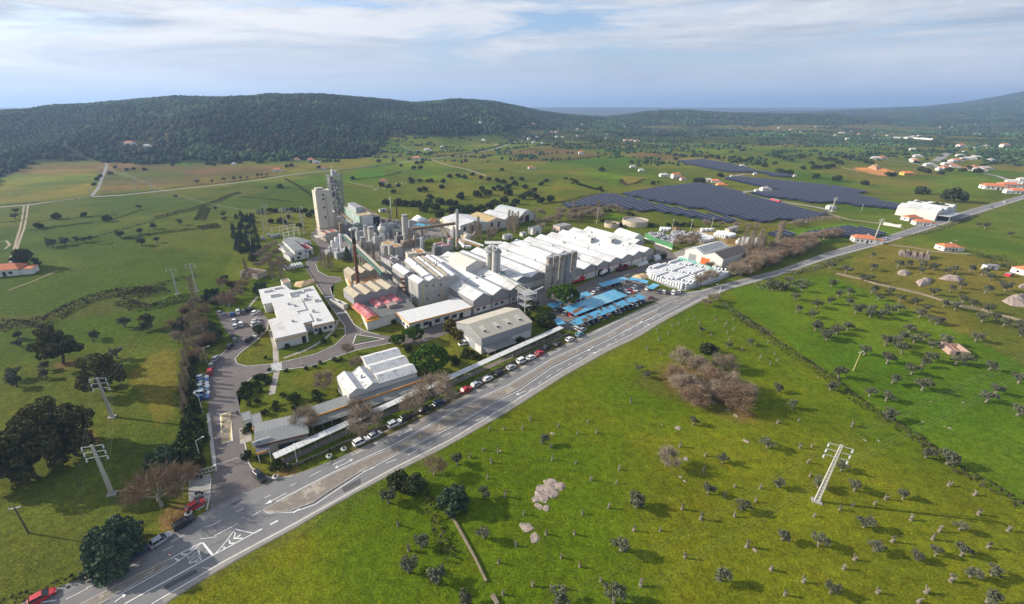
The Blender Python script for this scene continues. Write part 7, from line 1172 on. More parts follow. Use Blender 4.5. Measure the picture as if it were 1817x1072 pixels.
n = 40000; y = 1500+rs.rand(n)*1900; x = (rs.rand(n)*1.3-.05)*y; z = hfun(x,y); px_, py_ = pxof(x,y,z); m1 = ((z > 12) & (px_ > 960) & (px_ < 1780)) | (fbm(x,y,230.,51) > .50); ok = m1 & (px_ > 850) & (px_ < 1900) & (rs.rand(n) < .6); P = np.stack([x,y,z+2],1)[ok]; forest('ridge_woodland', 'hazy wood on the middle ridge beyond the village', P, 3+3*rs.rand(len(P)), tones(P[:,0],P[:,1],len(P))*1.1, wm, 1, 2); print('ridge', len(P))
n = 45000; y = 2300+rs.rand(n)*3000; x = (.42+rs.rand(n)*.85)*y; z = hfun(x,y); ok = (z > 8); P = np.stack([x,y,z+2],1)[ok][:24000]; forest('mountain_woodland', 'blue hazy wood on the high mountain slope at the right', P, 5+5*rs.rand(len(P)), tones(P[:,0],P[:,1],len(P)), wm, 1, 3)
n = 42000; y = 720+rs.rand(n)**.8*1300; x = (rs.rand(n)*1.7-.35)*y; z = hfun(x,y); px_, py_ = pxof(x,y,z); dn = fbm(x,y,150.,61); keep = np.zeros(n,bool)
for pl, th in ((q('m',-20,300, 300,240, 700,215, 1100,270, 1500,340, 1817,400, 1817,600, 1560,520, 1300,420, 900,360, 760,330, 500,420, 300,400, 0,420), .50), (q('m',560,370, 700,350, 900,380, 1100,340, 1300,400, 1380,470, 1180,470, 900,430, 700,440), .42), (q('n',0,330, 500,290, 1200,330, 1400,430, 1330,470, 1200,500, 1040,480, 800,490, 620,500, 560,590, 300,580, 250,490, 0,500), .44), (q('n',1420,420, 1817,380, 1817,640, 1640,610, 1560,560, 1500,470), .35), (q('m',860,505, 1180,505, 1500,600, 1480,640, 1300,660, 1160,640, 1000,600), .52), (q('m',0,640, 140,620, 320,690, 330,760, 250,800, 0,760), .5), (q('k',0,480, 60,540, 110,600, 60,640, 0,640), .3), (q('l',560,400, 720,440, 700,480, 600,470), .45), (q('l',310,440, 380,430, 420,500, 320,500), .45)): keep |= inpoly(px_, py_, pl) & (dn > th)
keep |= (y > 1050) & (dn > .55) & (fbm(x,y,60.,62) > .45); d1 = np.full(n,1e9); d2 = d1.copy(); wx, wy = x+fbm(x,y,90.,77)*60, y+fbm(x,y,90.,78)*60
for k in range(260): dd_ = np.sqrt(((wx-SXp[k])*.8)**2+((wy-SY[k])*1.25)**2); d2 = np.minimum(d2, np.maximum(d1, dd_)); d1 = np.minimum(d1, dd_)
keep |= (d2-d1 < 9) & (y > 760) & ~inpoly(px_, py_, [(980,375),(1190,275),(1310,270),(1500,300),(1640,375),(1500,450),(1100,410)]); ok = keep & (rs.rand(n) < .62); P = np.stack([x,y,z+1.4],1)[ok]; forest('scattered_groves', 'olive groves and scrub scattered over the plain', P, 1.6+1.8*rs.rand(len(P)), tones(P[:,0],P[:,1],len(P))*1.35, wm, 1, 4); print('groves', len(P))
tyre = M('tyre', (0.02,0.02,0.02), rough=.9); rim = M('rim', (0.35,0.36,0.37), rough=.4, metal=.5); cglass = M('car_glass', (0.015,0.018,0.022), rough=.12, spec=.7); lampw = M('headlamp', (0.6,0.6,0.58), rough=.2); lampr = M('tail_lamp', (0.35,0.02,0.02), rough=.3)
CC = {k: M('paint_'+k, c, rough=.35, var=.04, spec=.6) for k, c in dict(white=(0.72,0.72,0.71), silver=(0.36,0.38,0.40), grey=(0.15,0.16,0.18), black=(0.014,0.015,0.018), red=(0.48,0.022,0.025), blue=(0.035,0.13,0.36), navy=(0.02,0.035,0.10), teal=(0.10,0.28,0.36), maroon=(0.14,0.015,0.02)).items()}
def make_car(kind):
    t = bpy.data.objects.new({'van':'parked_van','pickup':'parked_pickup'}.get(kind,'parked_car'), None); COL.objects.link(t); L_, W_, Hh = {'car':(4.2,1.76,1.46),'suv':(4.5,1.85,1.68),'van':(4.7,1.86,1.92),'pickup':(5.1,1.85,1.72)}[kind]
    hl = L_/2; st = [(-hl,.72,.38,.80),(-hl+.12,.84,.24,.92),(-hl*.55,.88,.2,.95),(0,.88,.2,.93),(hl*.45,.87,.2,.90),(hl*.78,.83,.22,.80),(hl-.08,.74,.28,.66),(hl,.6,.36,.55)]
    if kind in ('van','suv'): st = [(x, w_, b_, z_+.1) for x, w_, b_, z_ in st]
    m_ = MB(); vs = []
    for x, w_, b_, z_ in st: w_ *= W_/1.76; vs += [(x,-w_*.94,b_),(x,-w_,b_+.18),(x,-w_*.97,z_-.05),(x,-w_*.86,z_),(x,w_*.86,z_),(x,w_*.97,z_-.05),(x,w_,b_+.18),(x,w_*.94,b_)]
    fs = [(8*i+j,8*i+(j+1)%8,8*i+8+(j+1)%8,8*i+8+j) for i in range(len(st)-1) for j in range(8)]; fs = [f[::-1] for f in fs]; fs += [tuple(range(8)), tuple(8*(len(st)-1)+j for j in range(7,-1,-1))]; m_.add(vs, fs)
    zc = st[3][3]-.02; rw = W_*.40; bw = W_*.47
    xr0, xr1, xb0, xb1 = {'car':(-hl*.72,hl*.12,-hl*.93,hl*.5),'suv':(-hl*.85,hl*.1,-hl*.96,hl*.48),'van':(-hl*.9,hl*.3,-hl*.97,hl*.66),'pickup':(-hl*.2,hl*.22,-hl*.3,hl*.55)}[kind]
    def cab(mb, g, z0, z1, dx=0): mb.add([(xb0-g+dx,-bw-g,z0),(xb1+g,-bw-g,z0),(xb1+g,bw+g,z0),(xb0-g+dx,bw+g,z0),(xr0-g,-rw-g,z1),(xr1+g,-rw-g,z1),(xr1+g,rw+g,z1),(xr0-g,rw+g,z1)], [(3,2,1,0),(4,5,6,7),(0,1,5,4),(1,2,6,5),(2,3,7,6),(3,0,4,7)])
    m_.add([(xr0+.02,-rw+.01,Hh-.02),(xr1-.02,-rw+.01,Hh-.02),(xr1-.02,rw-.01,Hh-.02),(xr0+.02,rw-.01,Hh-.02),(xr0+.08,-rw+.09,Hh+.035),(xr1-.08,-rw+.09,Hh+.035),(xr1-.08,rw-.09,Hh+.035),(xr0+.08,rw-.09,Hh+.035)], [(4,5,6,7),(0,1,5,4),(1,2,6,5),(2,3,7,6),(3,0,4,7)])
    for sy_ in (-1,1):      # pillars and doors' upper frames
        for (xa, xb_) in ((xb0,xr0),(xb1,xr1),(xb0*.3+xb1*.35,xr0*.4+xr1*.55)): m_.beam((xa,sy_*(bw+.005),zc-.02),(xb_,sy_*(rw+.005),Hh),.075)
    if kind == 'van': m_.box(xb0-.01,xb0+(xb1-xb0)*.45,-bw-.02,bw+.02,zc-.02,zc+.35); 
    m_.build('body', CC['white'], t)
    m_ = MB(); cab(m_, 0, zc, Hh-.015); m_.build('window', cglass, t)
    if kind == 'pickup': MB().box(-hl*.93,-hl*.34,-W_*.4,W_*.4,.96,1.0).build('bed_liner', tyre, t)
    for sx_ in (-hl*.62, hl*.62):
        for sy_ in (-1,1): w_ = MB().tube((sx_,sy_*(W_/2-.22),.33),(sx_,sy_*(W_/2-.01),.33),.33,None,12).build('wheel', tyre, t); MB().tube((sx_,sy_*(W_/2-.02),.33),(sx_,sy_*(W_/2+.008),.33),.19,None,8).build('rim', rim, w_)
    for sy_ in (-1,1): MB().box(hl*.93,hl-.02,sy_*W_*.31-.16,sy_*W_*.31+.16,.50,.64).build('headlight', lampw, t); MB().box(-hl-.015,-hl+.05,sy_*W_*.36-.09,sy_*W_*.36+.09,.66,.84).build('tail_light', lampr, t); MB().box(xb1*.86-.08,xb1*.86+.08,sy_*(W_/2+.07)-.07,sy_*(W_/2+.07)+.07,zc,zc+.12).build('mirror', tyre, t)
    return reg(t)
CAR = {k: make_car(k) for k in ('car','suv','van','pickup')}; CU = set()
def car(p, hd, col, label, kind='car', group=None, sc=1.0, w3=None):
    if w3 is None: w3 = (*gp(p), 0.03) if p[1] > 330 else (*gt(p)[:2], gt(p)[2]+.12)
    if kind not in CU: CU.add(kind); o = CAR[kind]; o.location = w3; o.rotation_euler = (0,0,hd); o.scale = (sc,)*3; tag(o, label, kind if kind in ('van','pickup') else 'car', group); ch = kids(o)
    else: o = dup(CAR[kind], w3, hd, sc, label, group, kind if kind in ('van','pickup') else 'car'); ch = kids(o)
    for c in ch:
        if c.name.startswith('body'): c.material_slots[0].link = 'OBJECT'; c.material_slots[0].material = CC[col]
    return o
def hd_(a, b): A, B_ = gp(a), gp(b); return math.atan2(B_[1]-A[1], B_[0]-A[0])
RH = hd_((640,830),(900,690)); GR = 'cars parked along the road verge'
for zk, x, y, col, kd, lab in (('i',627,832,'white','suv','white compact car, first in the roadside row from the gate'),('i',740,780,'silver','car','pale silver car, second in the roadside row beneath the bare tree'),('i',893,690,'white','suv','white car directly behind the first black one of the row'),('i',990,643,'black','suv','black estate parked right in front of a white car'),('i',1140,577,'black','car','black hatchback between two other black cars of the roadside row'),('i',1248,528,'navy','suv','dark blue-black car at the foot of the ochre-budded tree'),('i',1463,418,'red','car','bright red car on the sandy verge by the arrow marking'),('i',1543,377,'silver','car','silver car with dark roof just ahead of the red one'),('i',1632,332,'white','car','white hatchback between silver and black cars'),('i',1725,288,'black','suv','black car standing between a white and a grey car'),
    ('e',1015,778,'silver','car','blue-grey car parked behind the white van'),('e',1097,727,'white','van','white van in the roadside row'),('e',1172,699,'white','car','white car with a red patch behind the red hatchback'),('e',1238,665,'red','car','red hatchback parked behind the black pickup'),('e',1288,622,'black','pickup','black pickup in the roadside row'),('e',1382,594,'black','car','black car alone ahead of the pickup'),('e',1478,554,'white','car','white car parked ahead of the lone black one'),('e',1555,517,'teal','car','turquoise blue car near the ivy hedge'),('e',1577,480,'silver','suv','silver people carrier, last of the verge row by the ivy')):
    car(q(zk,x,y), RH+math.pi*(0 if kd != 'pickup' else 1), col, lab, kd, GR)
for p, a, b, col, kd, lab in ((q('U4',465,520),(450,835),(475,858),'black','suv','black car leaving the works gate'),(q('h',1195,478),(340,905),(360,893),'red','car','red car parked beside the motorbikes at the gate'),(q('h',1125,588),(310,940),(345,918),'black','suv','long black car parked by the reddish leaf litter'),(q('h',983,690),(272,968),(300,950),'silver','car','silver hatchback half under the blue-green tree'),(q('h',845,762),(228,990),(262,972),'navy','suv','dark car hidden under the blue-green tree'),(q('h',262,1038),(60,1068),(95,1050),'red','car','crimson car on the verge at the bottom left corner'),
    (q('d',143,437),(384,557),(400,560),'silver','car','silver car at the outer corner of the office car park'),(q('d',237,442),(412,562),(414,555),'blue','car','bright blue car in the rear row of the office car park'),(q('d',280,428),(422,560),(422,550),'white','van','white van in the rear row of the office car park'),(q('d',325,422),(432,558),(434,550),'grey','car','grey car right of the white van in the office car park'),(q('d',378,407),(440,556),(452,549),'black','suv','dark car at the inner corner of the office car park'),(q('d',418,432),(445,562),(458,553),'white','suv','white car slanted by the office lawn'),(q('d',250,497),(415,575),(416,566),'white','car','white car, rear one of the central trio'),(q('d',258,537),(417,582),(419,573),'white','car','white car, front one of the central trio'),(q('d',305,522),(427,582),(428,573),'white','suv','white car, right one of the central trio'),(q('d',425,495),(445,575),(460,568),'silver','car','silver-blue car beside the path, rear one'),(q('d',420,522),(445,580),(460,573),'silver','suv','silver-blue car beside the path, nearer the round tree'),(q('d',440,602),(450,598),(460,592),'white','car','white car peeping out under the round dark tree'),(q('d',372,645),(438,608),(448,597),'black','suv','black car by the kerb of the small lawn'),
    (q('d',240,622),(410,600),(415,606),'black','car','dark car at the tree foot, rear of the kerb group'),(q('d',258,648),(416,608),(414,598),'grey','car','dark grey car in the middle of the kerb group'),(q('d',218,697),(404,620),(412,610),'black','car','black car, front of the kerb group'),(q('d',105,795),(380,642),(388,632),'silver','car','dark silver car parked under the street lamp'),(q('d',72,848),(375,655),(378,642),'grey','car','dark grey car between silver and red ones'),(q('d',60,902),(373,664),(375,652),'red','suv','faded red car at the edge of the forecourt'),
    (q('f',262,55),(347,675),(368,672),'white','car','white car, rearmost in the side-by-side bay row'),(q('f',262,80),(347,680),(368,677),'blue','car','blue car behind the second white one in the bay row'),(q('f',262,105),(347,686),(368,683),'white','car','white car between two others in the middle of the bay row'),(q('f',262,132),(347,692),(368,689),'white','suv','white car in front of the middle one of the bay row'),(q('f',262,158),(347,697),(368,695),'teal','car','greenish dark car beside the white van in the bay row'),(q('f',262,185),(347,703),(368,700),'white','van','white van in the bay row of the forecourt'),(q('f',265,213),(347,709),(368,707),'blue','car','blue car, nearest in the bay row by the lamp'),
    (q('e',645,587),(818,612),(830,609),'white','pickup','white pickup in the yard beside the beige shed'),(q('b',1035,962),(905,537),(920,532),'white','car','white car parked below the small-windowed hall'),(q('U4',265,225),(433,815),(434,803),'white','van','small white utility vehicle at the entrance barrier')):
    car(p, hd_(a,b), col, lab, kd, None, .62 if 'utility' in lab else 1.0)
r2_ = random.Random(4)
for p, col, kd, lab, hh in (((600,252),'white','car','white car by the flower bed of the blue shade car park',0),((652,247),'grey','car','dark grey car next to the white one by the flower bed',0),((1070,222),'white','car','white car in the open middle of the blue shade car park',0),((1238,247),'white','suv','white car before the east corner shade',0),((1200,192),'white','car','white car under the rear bend of the shades',0),((882,272),'grey','car','dark car at the tip of the widest shade',1),((955,287),'white','car','white car left of the small red one',1),((1005,282),'red','car','small red car between two white cars at the widest shade',1),((1047,264),'white','car','white car right of the small red one',1),((1378,285),'grey','suv','dark green-grey car, first of the row by the exit',2),((1437,290),'white','car','white car, second of the row by the exit',2),((1500,299),'black','car','black car in the row by the exit',2),((1555,302),'white','van','white van in the row by the exit',2),((1632,285),'white','car','white car standing apart by the road bend',2),((1268,364),'maroon','car','dark red car at the car park gate',2),((175,562),'silver','suv','silver car in the aisle by the leaf-strewn shades',2),((50,502),'white','car','white car below the small west shade',2),((532,297),'white','car','white car beside the short bright shade',2),((845,177),'blue','car','bright blue car under the long rear shade',2),((792,195),'black','car','black car under the long rear shade',2),((942,147),'grey','car','grey car under the long rear shade end',2)):
    car(q('U3',*p), hd_((1000,560),(1012,548)) if hh == 2 else hd_((1000,560),(1030,548)) if hh == 0 else hd_((1000,560),(1016,566)), col, lab, kd)
for bi, (b, n) in enumerate(((CARP[0],13),(CARP[2],16),(CARP[6],4),(CARP[1],10))):
    for k in range(n):
        if r2_.random() < .12: continue
        x, y, _ = b.wld(b.L*(k+.5)/n, b.W*(.35 if bi != 1 else .3)); car((0,0), b.ang+math.pi/2, r2_.choice(('white','grey','black','silver','navy','white','grey','red')), 'car parked in the shade under the '+('widest blue roof' if bi in (0,3) else 'leaf-strewn blue roof' if bi == 1 else 'short bright blue roof'), 'car', 'cars under the blue shades', w3=(x, y, .03))
for p, col, lab in ((q('j',985,357),'white','white car driving on the far stretch of the main road'),(q('j',1620,165),'grey','car on the main road near the far village'),(q('j',1700,135),'white','second distant car on the main road by the village'),(q('j',1260,225),'grey','dark car in the yard of the white roadside warehouse'),(q('j',1290,222),'silver','silver car in the yard of the white roadside warehouse')): car(p, hd_((1540,425),(1600,405)), col, lab, 'car')
def truck(p, hd, label, cc, tank=False):
    t = thing('truck', label, 'truck', (*gp(p), .03), hd); MB().box(2.4,4.2,-1.15,1.15,.7,2.7).build('cab', cc, t); MB().box(3.6,4.23,-1.0,1.0,1.7,2.5).build('windscreen', cglass, t); MB().box(-4.2,2.3,-1.0,1.0,.7,1.0).build('chassis', tyre, t)
    if tank: MB().tube((-4,0,1.9),(1.9,0,1.9),.95,None,14).build('tank', steelw, t)
    else: MB().box(-4.2,2.2,-1.2,1.2,1.0,1.25).build('bed', cc, t); MB().box(-4.2,2.2,-1.2,-1.12,1.25,1.8).build('side_board', cc, t); MB().box(-4.2,2.2,1.12,1.2,1.25,1.8).build('side_board', cc, t)
    for x in (-3.2,-2.0,3.2):
        for s_ in (-1,1): MB().tube((x,s_*.8,.5),(x,s_*1.15,.5),.5,None,12).build('wheel', tyre, t)
truck(q('U1',935,572), RF.ang, 'red flatbed truck loaded with white sacks beside the pine crown', CC['red']); truck(q('U1',1385,452), RF.ang, 'dark red lorry parked before the hall front', CC['maroon']); truck(q('U1',1205,497), RF.ang+.2, 'dark tanker lorry at the grey door of the long hall', CC['navy'], True)
def bike(p, hd, label):
    t = thing('motorbike', label, 'motorbike', (*gp(p), .03), hd, 'motorbikes parked by the gate')
    for x in (-.65,.65): MB().tube((x,-.06,.32),(x,.06,.32),.32,None,12).build('wheel', tyre, t)
    m_ = MB(); m_.beam((-.65,0,.35),(0,0,.55),.16); m_.beam((.65,0,.35),(.4,0,.95),.08); m_.box(-.25,.3,-.14,.14,.35,.6); m_.build('chassis', CC['grey'], t); MB().box(-.05,.38,-.15,.15,.68,.9).build('tank', CC['black'], t); MB().box(-.6,-.05,-.13,.13,.68,.8).build('saddle', tyre, t); MB().box(.36,.42,-.35,.35,.98,1.03).build('handlebar', steel, t)
bike(q('h',1212,308), .4, 'motorbike by the white gate'); bike(q('h',1216,402), .2, 'motorbike behind the pair near the red car'); bike(q('h',1208,440), .3, 'motorbike right behind the red car, upper one'); bike(q('h',1218,434), .5, 'motorbike nearest the road behind the red car')
def make_house(rm, wm_, name, two=False):
    t = bpy.data.objects.new(name, None); COL.objects.link(t); L_, W_, h_ = 12, 8, (5.6 if two else 3.2); MB().box(-L_/2,L_/2,-W_/2,W_/2,0,h_).build('wall', wm_, t); m_ = MB(); r = 1.9
    m_.add([(-L_/2-.4,-W_/2-.4,h_),(L_/2+.4,-W_/2-.4,h_),(L_/2+.4,W_/2+.4,h_),(-L_/2-.4,W_/2+.4,h_),(-L_/2+2.2,0,h_+r),(L_/2-2.2,0,h_+r)], [(0,1,5,4),(2,3,4,5),(1,2,5),(3,0,4),(3,2,1,0)]); ro = m_.build('roof', rm, t); MB().box(2,2.7,.8,1.5,h_+.6,h_+2.4).build('chimney', wm_, ro)
    for x in (-4,-1.6,3.4): MB().box(x-.55,x+.55,-W_/2-.05,-W_/2+.02,1.0,2.2).build('window', glass, t)
    MB().box(.8,1.9,-W_/2-.05,-W_/2+.02,0,2.2).build('door', dark, t); MB().box(-L_/2-.05,-L_/2+.02,-1,.6,1.0,2.2).build('window', glass, t)
    MB().box(L_/2,L_/2+4,-W_/2+.5,W_/2-2,0,2.6).build('annex', wm_, t); MB().box(L_/2-.0+.05,L_/2+4.2,-W_/2+.3,W_/2-1.8,2.62,2.8).build('annex_roof', rm, t); return reg(t)
wallw = M('whitewash', (0.66,0.64,0.60), var=.1, rand=.08); HT = dict(red=make_house(tile, wallw, 'house'), orange=make_house(M('orange_tile', (0.62,0.20,0.07), var=.15), M('yellow_wall', (0.62,0.42,0.10), var=.1), 'house'), white=make_house(M('pale_roof', (0.48,0.45,0.42), var=.15, rand=.15), wallw, 'house'), big=make_house(tile, wallw, 'house', True)); HU = set()
def house(kind, p, w_, label, group=None, rot=None, cat='house', dep=None):
    x, y, z = gt(p); w_ *= .72; sc = w_/12.0; rot = rnd.uniform(-.6,.6) if rot is None else rot; s3 = (sc, (dep or sc*8)/8.0 if dep else sc*rnd.uniform(.8,1.1), min(1.25, .55+sc*.45))
    if kind not in HU: HU.add(kind); o = HT[kind]; o.location = (x,y,z-.1); o.rotation_euler = (0,0,rot); o.scale = s3; tag(o, label, cat, group)
    else: dup(HT[kind], (x,y,z-.1), rot, s3, label, group, cat)
for kind, zk, x, y, w_, rot, lab in (('red','j',845,370,17,-.35,'long white roadside house with orange-red roof before the small solar field'),('red','j',1350,418,13,-.1,'white cottage with bright orange-red roof on the right pasture'),('red','j',1825,560,14,0,'white house cut by the right picture edge'),('red','j',1130,240,14,.1,'white house with red roof left of the roadside pair'),('red','j',1195,268,14,-.3,'white house with red roof right at the main road'),('red','j',1180,208,15,-.1,'long red-roofed outbuilding beside the white warehouse'),('orange','S2',475,372,13,-.1,'yellow house with orange roof at the solar field edge'),('orange','n',1020,612,17,-.1,'yellow and white house with orange roof by the earthworks'),
    ('big','k',800,376,22,0,'large white country house with red roof inside the hill wood'),('white','k',905,384,16,0,'low pale outbuilding beside the country house in the wood'),('white','k',1435,494,8,0,'tiny pale farm hut at the field edge under the wood'),('white','k',1670,434,6,0,'small white shed in the clearing near the wood'),('red','l',42,532,15,.1,'white house with red roof where the hill lane bends'),('red','l',245,468,14,.2,'white house with red roof among pale annexes'),('white','l',278,482,12,.4,'white flat house right of the red-roofed one'),('red','l',160,465,10,0,'small red-roofed house left of the white group'),('red','l',315,520,12,0,'white house with red roof down by the lane'),('red','l',895,458,17,-.1,'white bungalow with red roof at the lane north of the works'),('white','l',1050,388,11,0,'white house in the green clearing'),('white','l',960,406,16,.2,'group of pale farm sheds in the clearing'),('big','l',1385,380,9,0,'white two-storey house beside the far lane'),
    ('red','m',165,552,11,.1,'stone barn with an orange roof in the green field'),('big','m',515,450,12,0,'white house with a red roof in front of olive rows'),('big','m',1180,618,15,.1,'large white house at the hedge above the largest solar field'),('red','m',1228,632,9,.2,'small house with red roof right of the large white house'),('white','m',1095,606,14,0,'low white building left of the large white house'),('white','m',935,570,9,0,'white cabin in the olive plot'),('red','p',42,330,24,.3,'old farmhouse with a rusty roof beside the dark cedar'),('white','p',130,300,9,.2,'pale open shed next to the old farmhouse'),('red','l',690,600,11,0,'low ruin with a faded red roof in the pasture'),('white','n',1035,366,22,0,'big pale hangar behind the long white village wall'),('big','n',1385,425,19,0,'large cream villa at the head of the village street'),('big','n',1680,424,22,.1,'wide white house near the brown woods at the right'),('red','n',1600,706,26,-.4,'long white building with red roof by the main road'),('red','n',1700,692,20,-.3,'white house with red roof left of the junction'),('red','n',1765,735,20,-.3,'white house with red roof at the road junction'),('white','n',1715,735,12,-.3,'yellowish wall building between the red roofs'),('white','S2',945,412,12,.1,'grey open shed at the solar field track'),('white','S2',860,430,6,0,'white technical cabin at the track bend'),('white','S2',592,272,5,0,'white technical cabin on the upper track'),('white','S2',842,246,6,0,'white technical cabin at the end of the upper track'),('white','S2',1270,268,5,0,'white technical cabin at the tip of the farthest solar field'),('white','S2',705,160,9,0,'ruined pale house above the farthest solar field'),('white','S2',1650,610,8,.1,'beige hut at the base of the steel pylon')):
    house(kind, q(zk,x,y), w_, lab, None, rot)
for kind, zk, co, w_, lab in (('white','m',(490,325,345,330,385,333,150,342,110,355,185,370,245,375,205,332,405,280,365,268,490,276,595,262,415,242,440,240,480,241,525,242,160,256,720,244,820,258,1030,291,1170,281,700,314,690,345,875,545,1410,640),10,'white house in the scattered village before the middle ridge'),('red','m',(310,295,345,296,185,240,880,252,790,250,150,350,1455,648),11,'red-roofed house in the scattered village before the middle ridge'),('red','m',(830,356,870,357,905,360),15,'red-roofed building of the long farmstead beside dark cypresses'),
    ('white','l',(1220,280,1285,237,1030,232,1305,345,1600,242,1590,258),10,'white house scattered on the lower slope of the hill wood'),('red','n',(1270,572,1310,540,1350,520,1470,570,1340,560,1440,580,1520,580),15,'red-roofed house along the far village street'),('white','n',(1330,525,1430,505,1470,495,1500,498,1380,487,1500,585,1545,575,1585,520,1410,465,1450,505,1290,545,1400,510,1240,580,1160,550),14,'white house along the far village street'),('red','n',(850,505,1075,525),16,'red-roofed house beside the lane into the village'),('white','n',(1065,515,1092,490,810,505,1485,437,1555,424,1060,445,1730,668,1812,655),14,'white house on the edge of the far village'),('white','n',(540,350,575,330,600,330,650,320,620,370,800,348,890,350,1070,354,1105,351,1185,284,1250,291,1290,290,1330,294,1355,328,1485,340,1530,340,410,290,160,296,75,280,305,326,380,205,420,205,480,208,500,205),13,'white house on the hazy wooded slope far right'),('red','n',(700,340,240,308,405,320,620,375),13,'red-roofed house on the hazy wooded slope far right')):
    for i in range(0, len(co), 2): house(kind, q(zk,co[i],co[i+1]), w_*rnd.uniform(.8,1.2), lab, lab.replace('house','houses'))
b = Bld('ruined_hut', 'small roofless ruined hut with pinkish walls among the olives', 'ruin', q('r',1232,128), q('r',1305,138), q('r',1240,102), 2.2); pkw = M('ruin_pink', (0.36,0.25,0.2), var=.35, scale=1.5); m_ = MB()
for bx in ((0,b.L,0,.5),(0,b.L,b.W-.5,b.W),(0,.5,.5,b.W-.5),(b.L-.5,b.L,.5,b.W-.5)): m_.box(*bx, 0, 2.2)
b.part('wall', m_, pkw); b.part('fallen_roof', MB().box(.5,b.L*.6,.5,b.W-.5,1.2,1.5), M('old_tiles', (0.38,0.2,0.14), var=.4, scale=2)); b.holes('f', [(b.L*.3,0,1.1,1.8)], dark, 'door')
b = Bld('roadside_warehouse', 'large white gabled warehouse beside the far main road', 'warehouse', q('j',1300,192), q('j',1415,160), q('j',1228,118), 7.0); b.walls(wht); b.gable(3, 'y', 2.5, roofw, wht); b.holes('f', [(b.L*.1,0,b.L*.5,4)], dark, 'opening'); b.part('loading_roof', MB().box(b.L*.02,b.L*.7,-8,-.4,4.4,4.8), M('grey_canopy', (0.35,0.36,0.37)))
for k in range(5): b.part('post', MB().box(b.L*(.05+.15*k),b.L*(.05+.15*k)+.3,-7.8,-7.5,0,4.4), steel)
gear('red freight container beside the solar field track', 'S2', 1065, 540, 11, 2.6, 2.8, M('container_red', (0.5,0.03,0.05)), nm='freight_container', cat='container', grp='containers of the fields', kind=2, rz=SANG); gear('white caravan beside the garden hedge on the right', 'j', 1607, 535, 7, 2.6, 2.6, wht, nm='caravan', cat='caravan', grp='caravans', kind=2, rz=0); gear('red farm trailer on the pasture at the right', 'j', 1725, 575, 3.5, 2, 1.6, M('container_red', (0,0,0)), nm='farm_trailer', cat='trailer', grp='farm trailers', kind=2, rz=.3)
cpole = M('pylon_concrete', (0.46,0.44,0.38), var=.15); insul = M('insulator', (0.45,0.5,0.5), rough=.3)
def pylon(p, h_, label, hd=0.0, big=True, zt=None, arms=3, name='power_pylon', mat=cpole, cat='pylon', grp=None):
    x, y, z = gt(p); t = thing(name, label, cat, (x,y,z), hd, grp); b0, b1 = (.42,.18) if big else (.2,.12)
    if big:
        m_ = MB()
        for s_ in (-1,1): m_.add([(s_*b0-.09,-.22,0),(s_*b0+.09,-.22,0),(s_*b0+.09,.22,0),(s_*b0-.09,.22,0),(s_*b1-.07,-.16,h_),(s_*b1+.07,-.16,h_),(s_*b1+.07,.16,h_),(s_*b1-.07,.16,h_)], [(3,2,1,0),(4,5,6,7),(0,1,5,4),(1,2,6,5),(2,3,7,6),(3,0,4,7)])
        n = int(h_/1.0)
        for k in range(n): zz = h_*(k+.5)/n; w_ = b0+(b1-b0)*zz/h_; m_.box(-w_+.08,w_-.08,-.13,.13,zz-.36,zz+.36)
        m_.build('mast', mat, t)
        MB().box(-1,1,-.8,.8,-.3,.25).build('foundation', conc2, t)
        for k in range(arms):
            zz = h_-.4-k*1.6; MB().box(-2.2,2.2,-.06,.06,zz-.07,zz+.07).build('cross_arm', steel, t)
            for s_ in (-2.1,2.1): MB().lathe(s_,0,[(.12,zz-1.0),(.2,zz-.85),(.12,zz-.7),(.2,zz-.5),(.1,zz-.15)],8).build('insulator', insul, t)
    else:
        MB().tube((0,0,-.2),(0,0,h_),b0,b1,8).build('mast', mat, t); m_ = MB().box(-1.1,1.1,-.07,.07,h_-.5,h_-.36); m_.build('cross_arm', steelw, t)
        for s_ in (-1,0,1): MB().lathe(s_,0,[(.06,h_-.36),(.12,h_-.25),(.06,h_-.05)],6).build('insulator', insul, t)
    return Vector((x,y,z)), h_
PR_, hR = pylon(q('r',730,690), 17.0, 'big concrete power pylon leaning over the near meadow', -.5)
P1, h1 = pylon(q('h',685,400), 15.0, 'nearest concrete power pylon of the left meadow with bright insulators', .25); P2, h2 = pylon(q('g',890,805), 14.0, 'concrete power pylon standing by the eucalyptus with sagging crown', .2, arms=3)
P3, h3 = pylon(q('p',1207,468), 13.5, 'pale concrete pylon in the left field, left one of two', .3, arms=1); P4, h4 = pylon(q('p',1337,450), 15.0, 'pale concrete pylon in the left field, right one with double arms', .3, arms=2)
for p, t_, lab in ((q('k',838,642),13,'steel-grey pylon beyond the lane, left one'),(q('k',933,652),14,'steel-grey pylon beyond the lane, right one'),(q('k',412,402),16,'distant pylon above the bushy field on the hill foot'),(q('k',560,690),9,'pylon at the junction of lane and hill track'),(q('j',918,357),15,'concrete pylon at the roadside by the orange-roofed house'),(q('j',660,190),13,'steel pylon beside the beige hut'),(q('l',475,300),18,'far pylon standing in the hill wood'),
    (q('U7',463,352),17,'lattice-topped pole of the substation, leftmost tall one'),(q('U7',508,312),19,'tall substation pole next to the leftmost'),(q('U7',695,272),14,'substation pole above the gantry'),(q('U7',738,245),13,'second substation pole above the gantry'),(q('U7',790,236),10,'short substation pole near the oaks'),(q('U7',938,365),15,'thick substation pole near the cream tower'),(q('U7',905,250),14,'tall substation pole behind the works building')): pylon(p, t_, lab, .3, True, arms=2)
wood_p = M('wooden_pole', (0.10,0.08,0.06), var=.2)
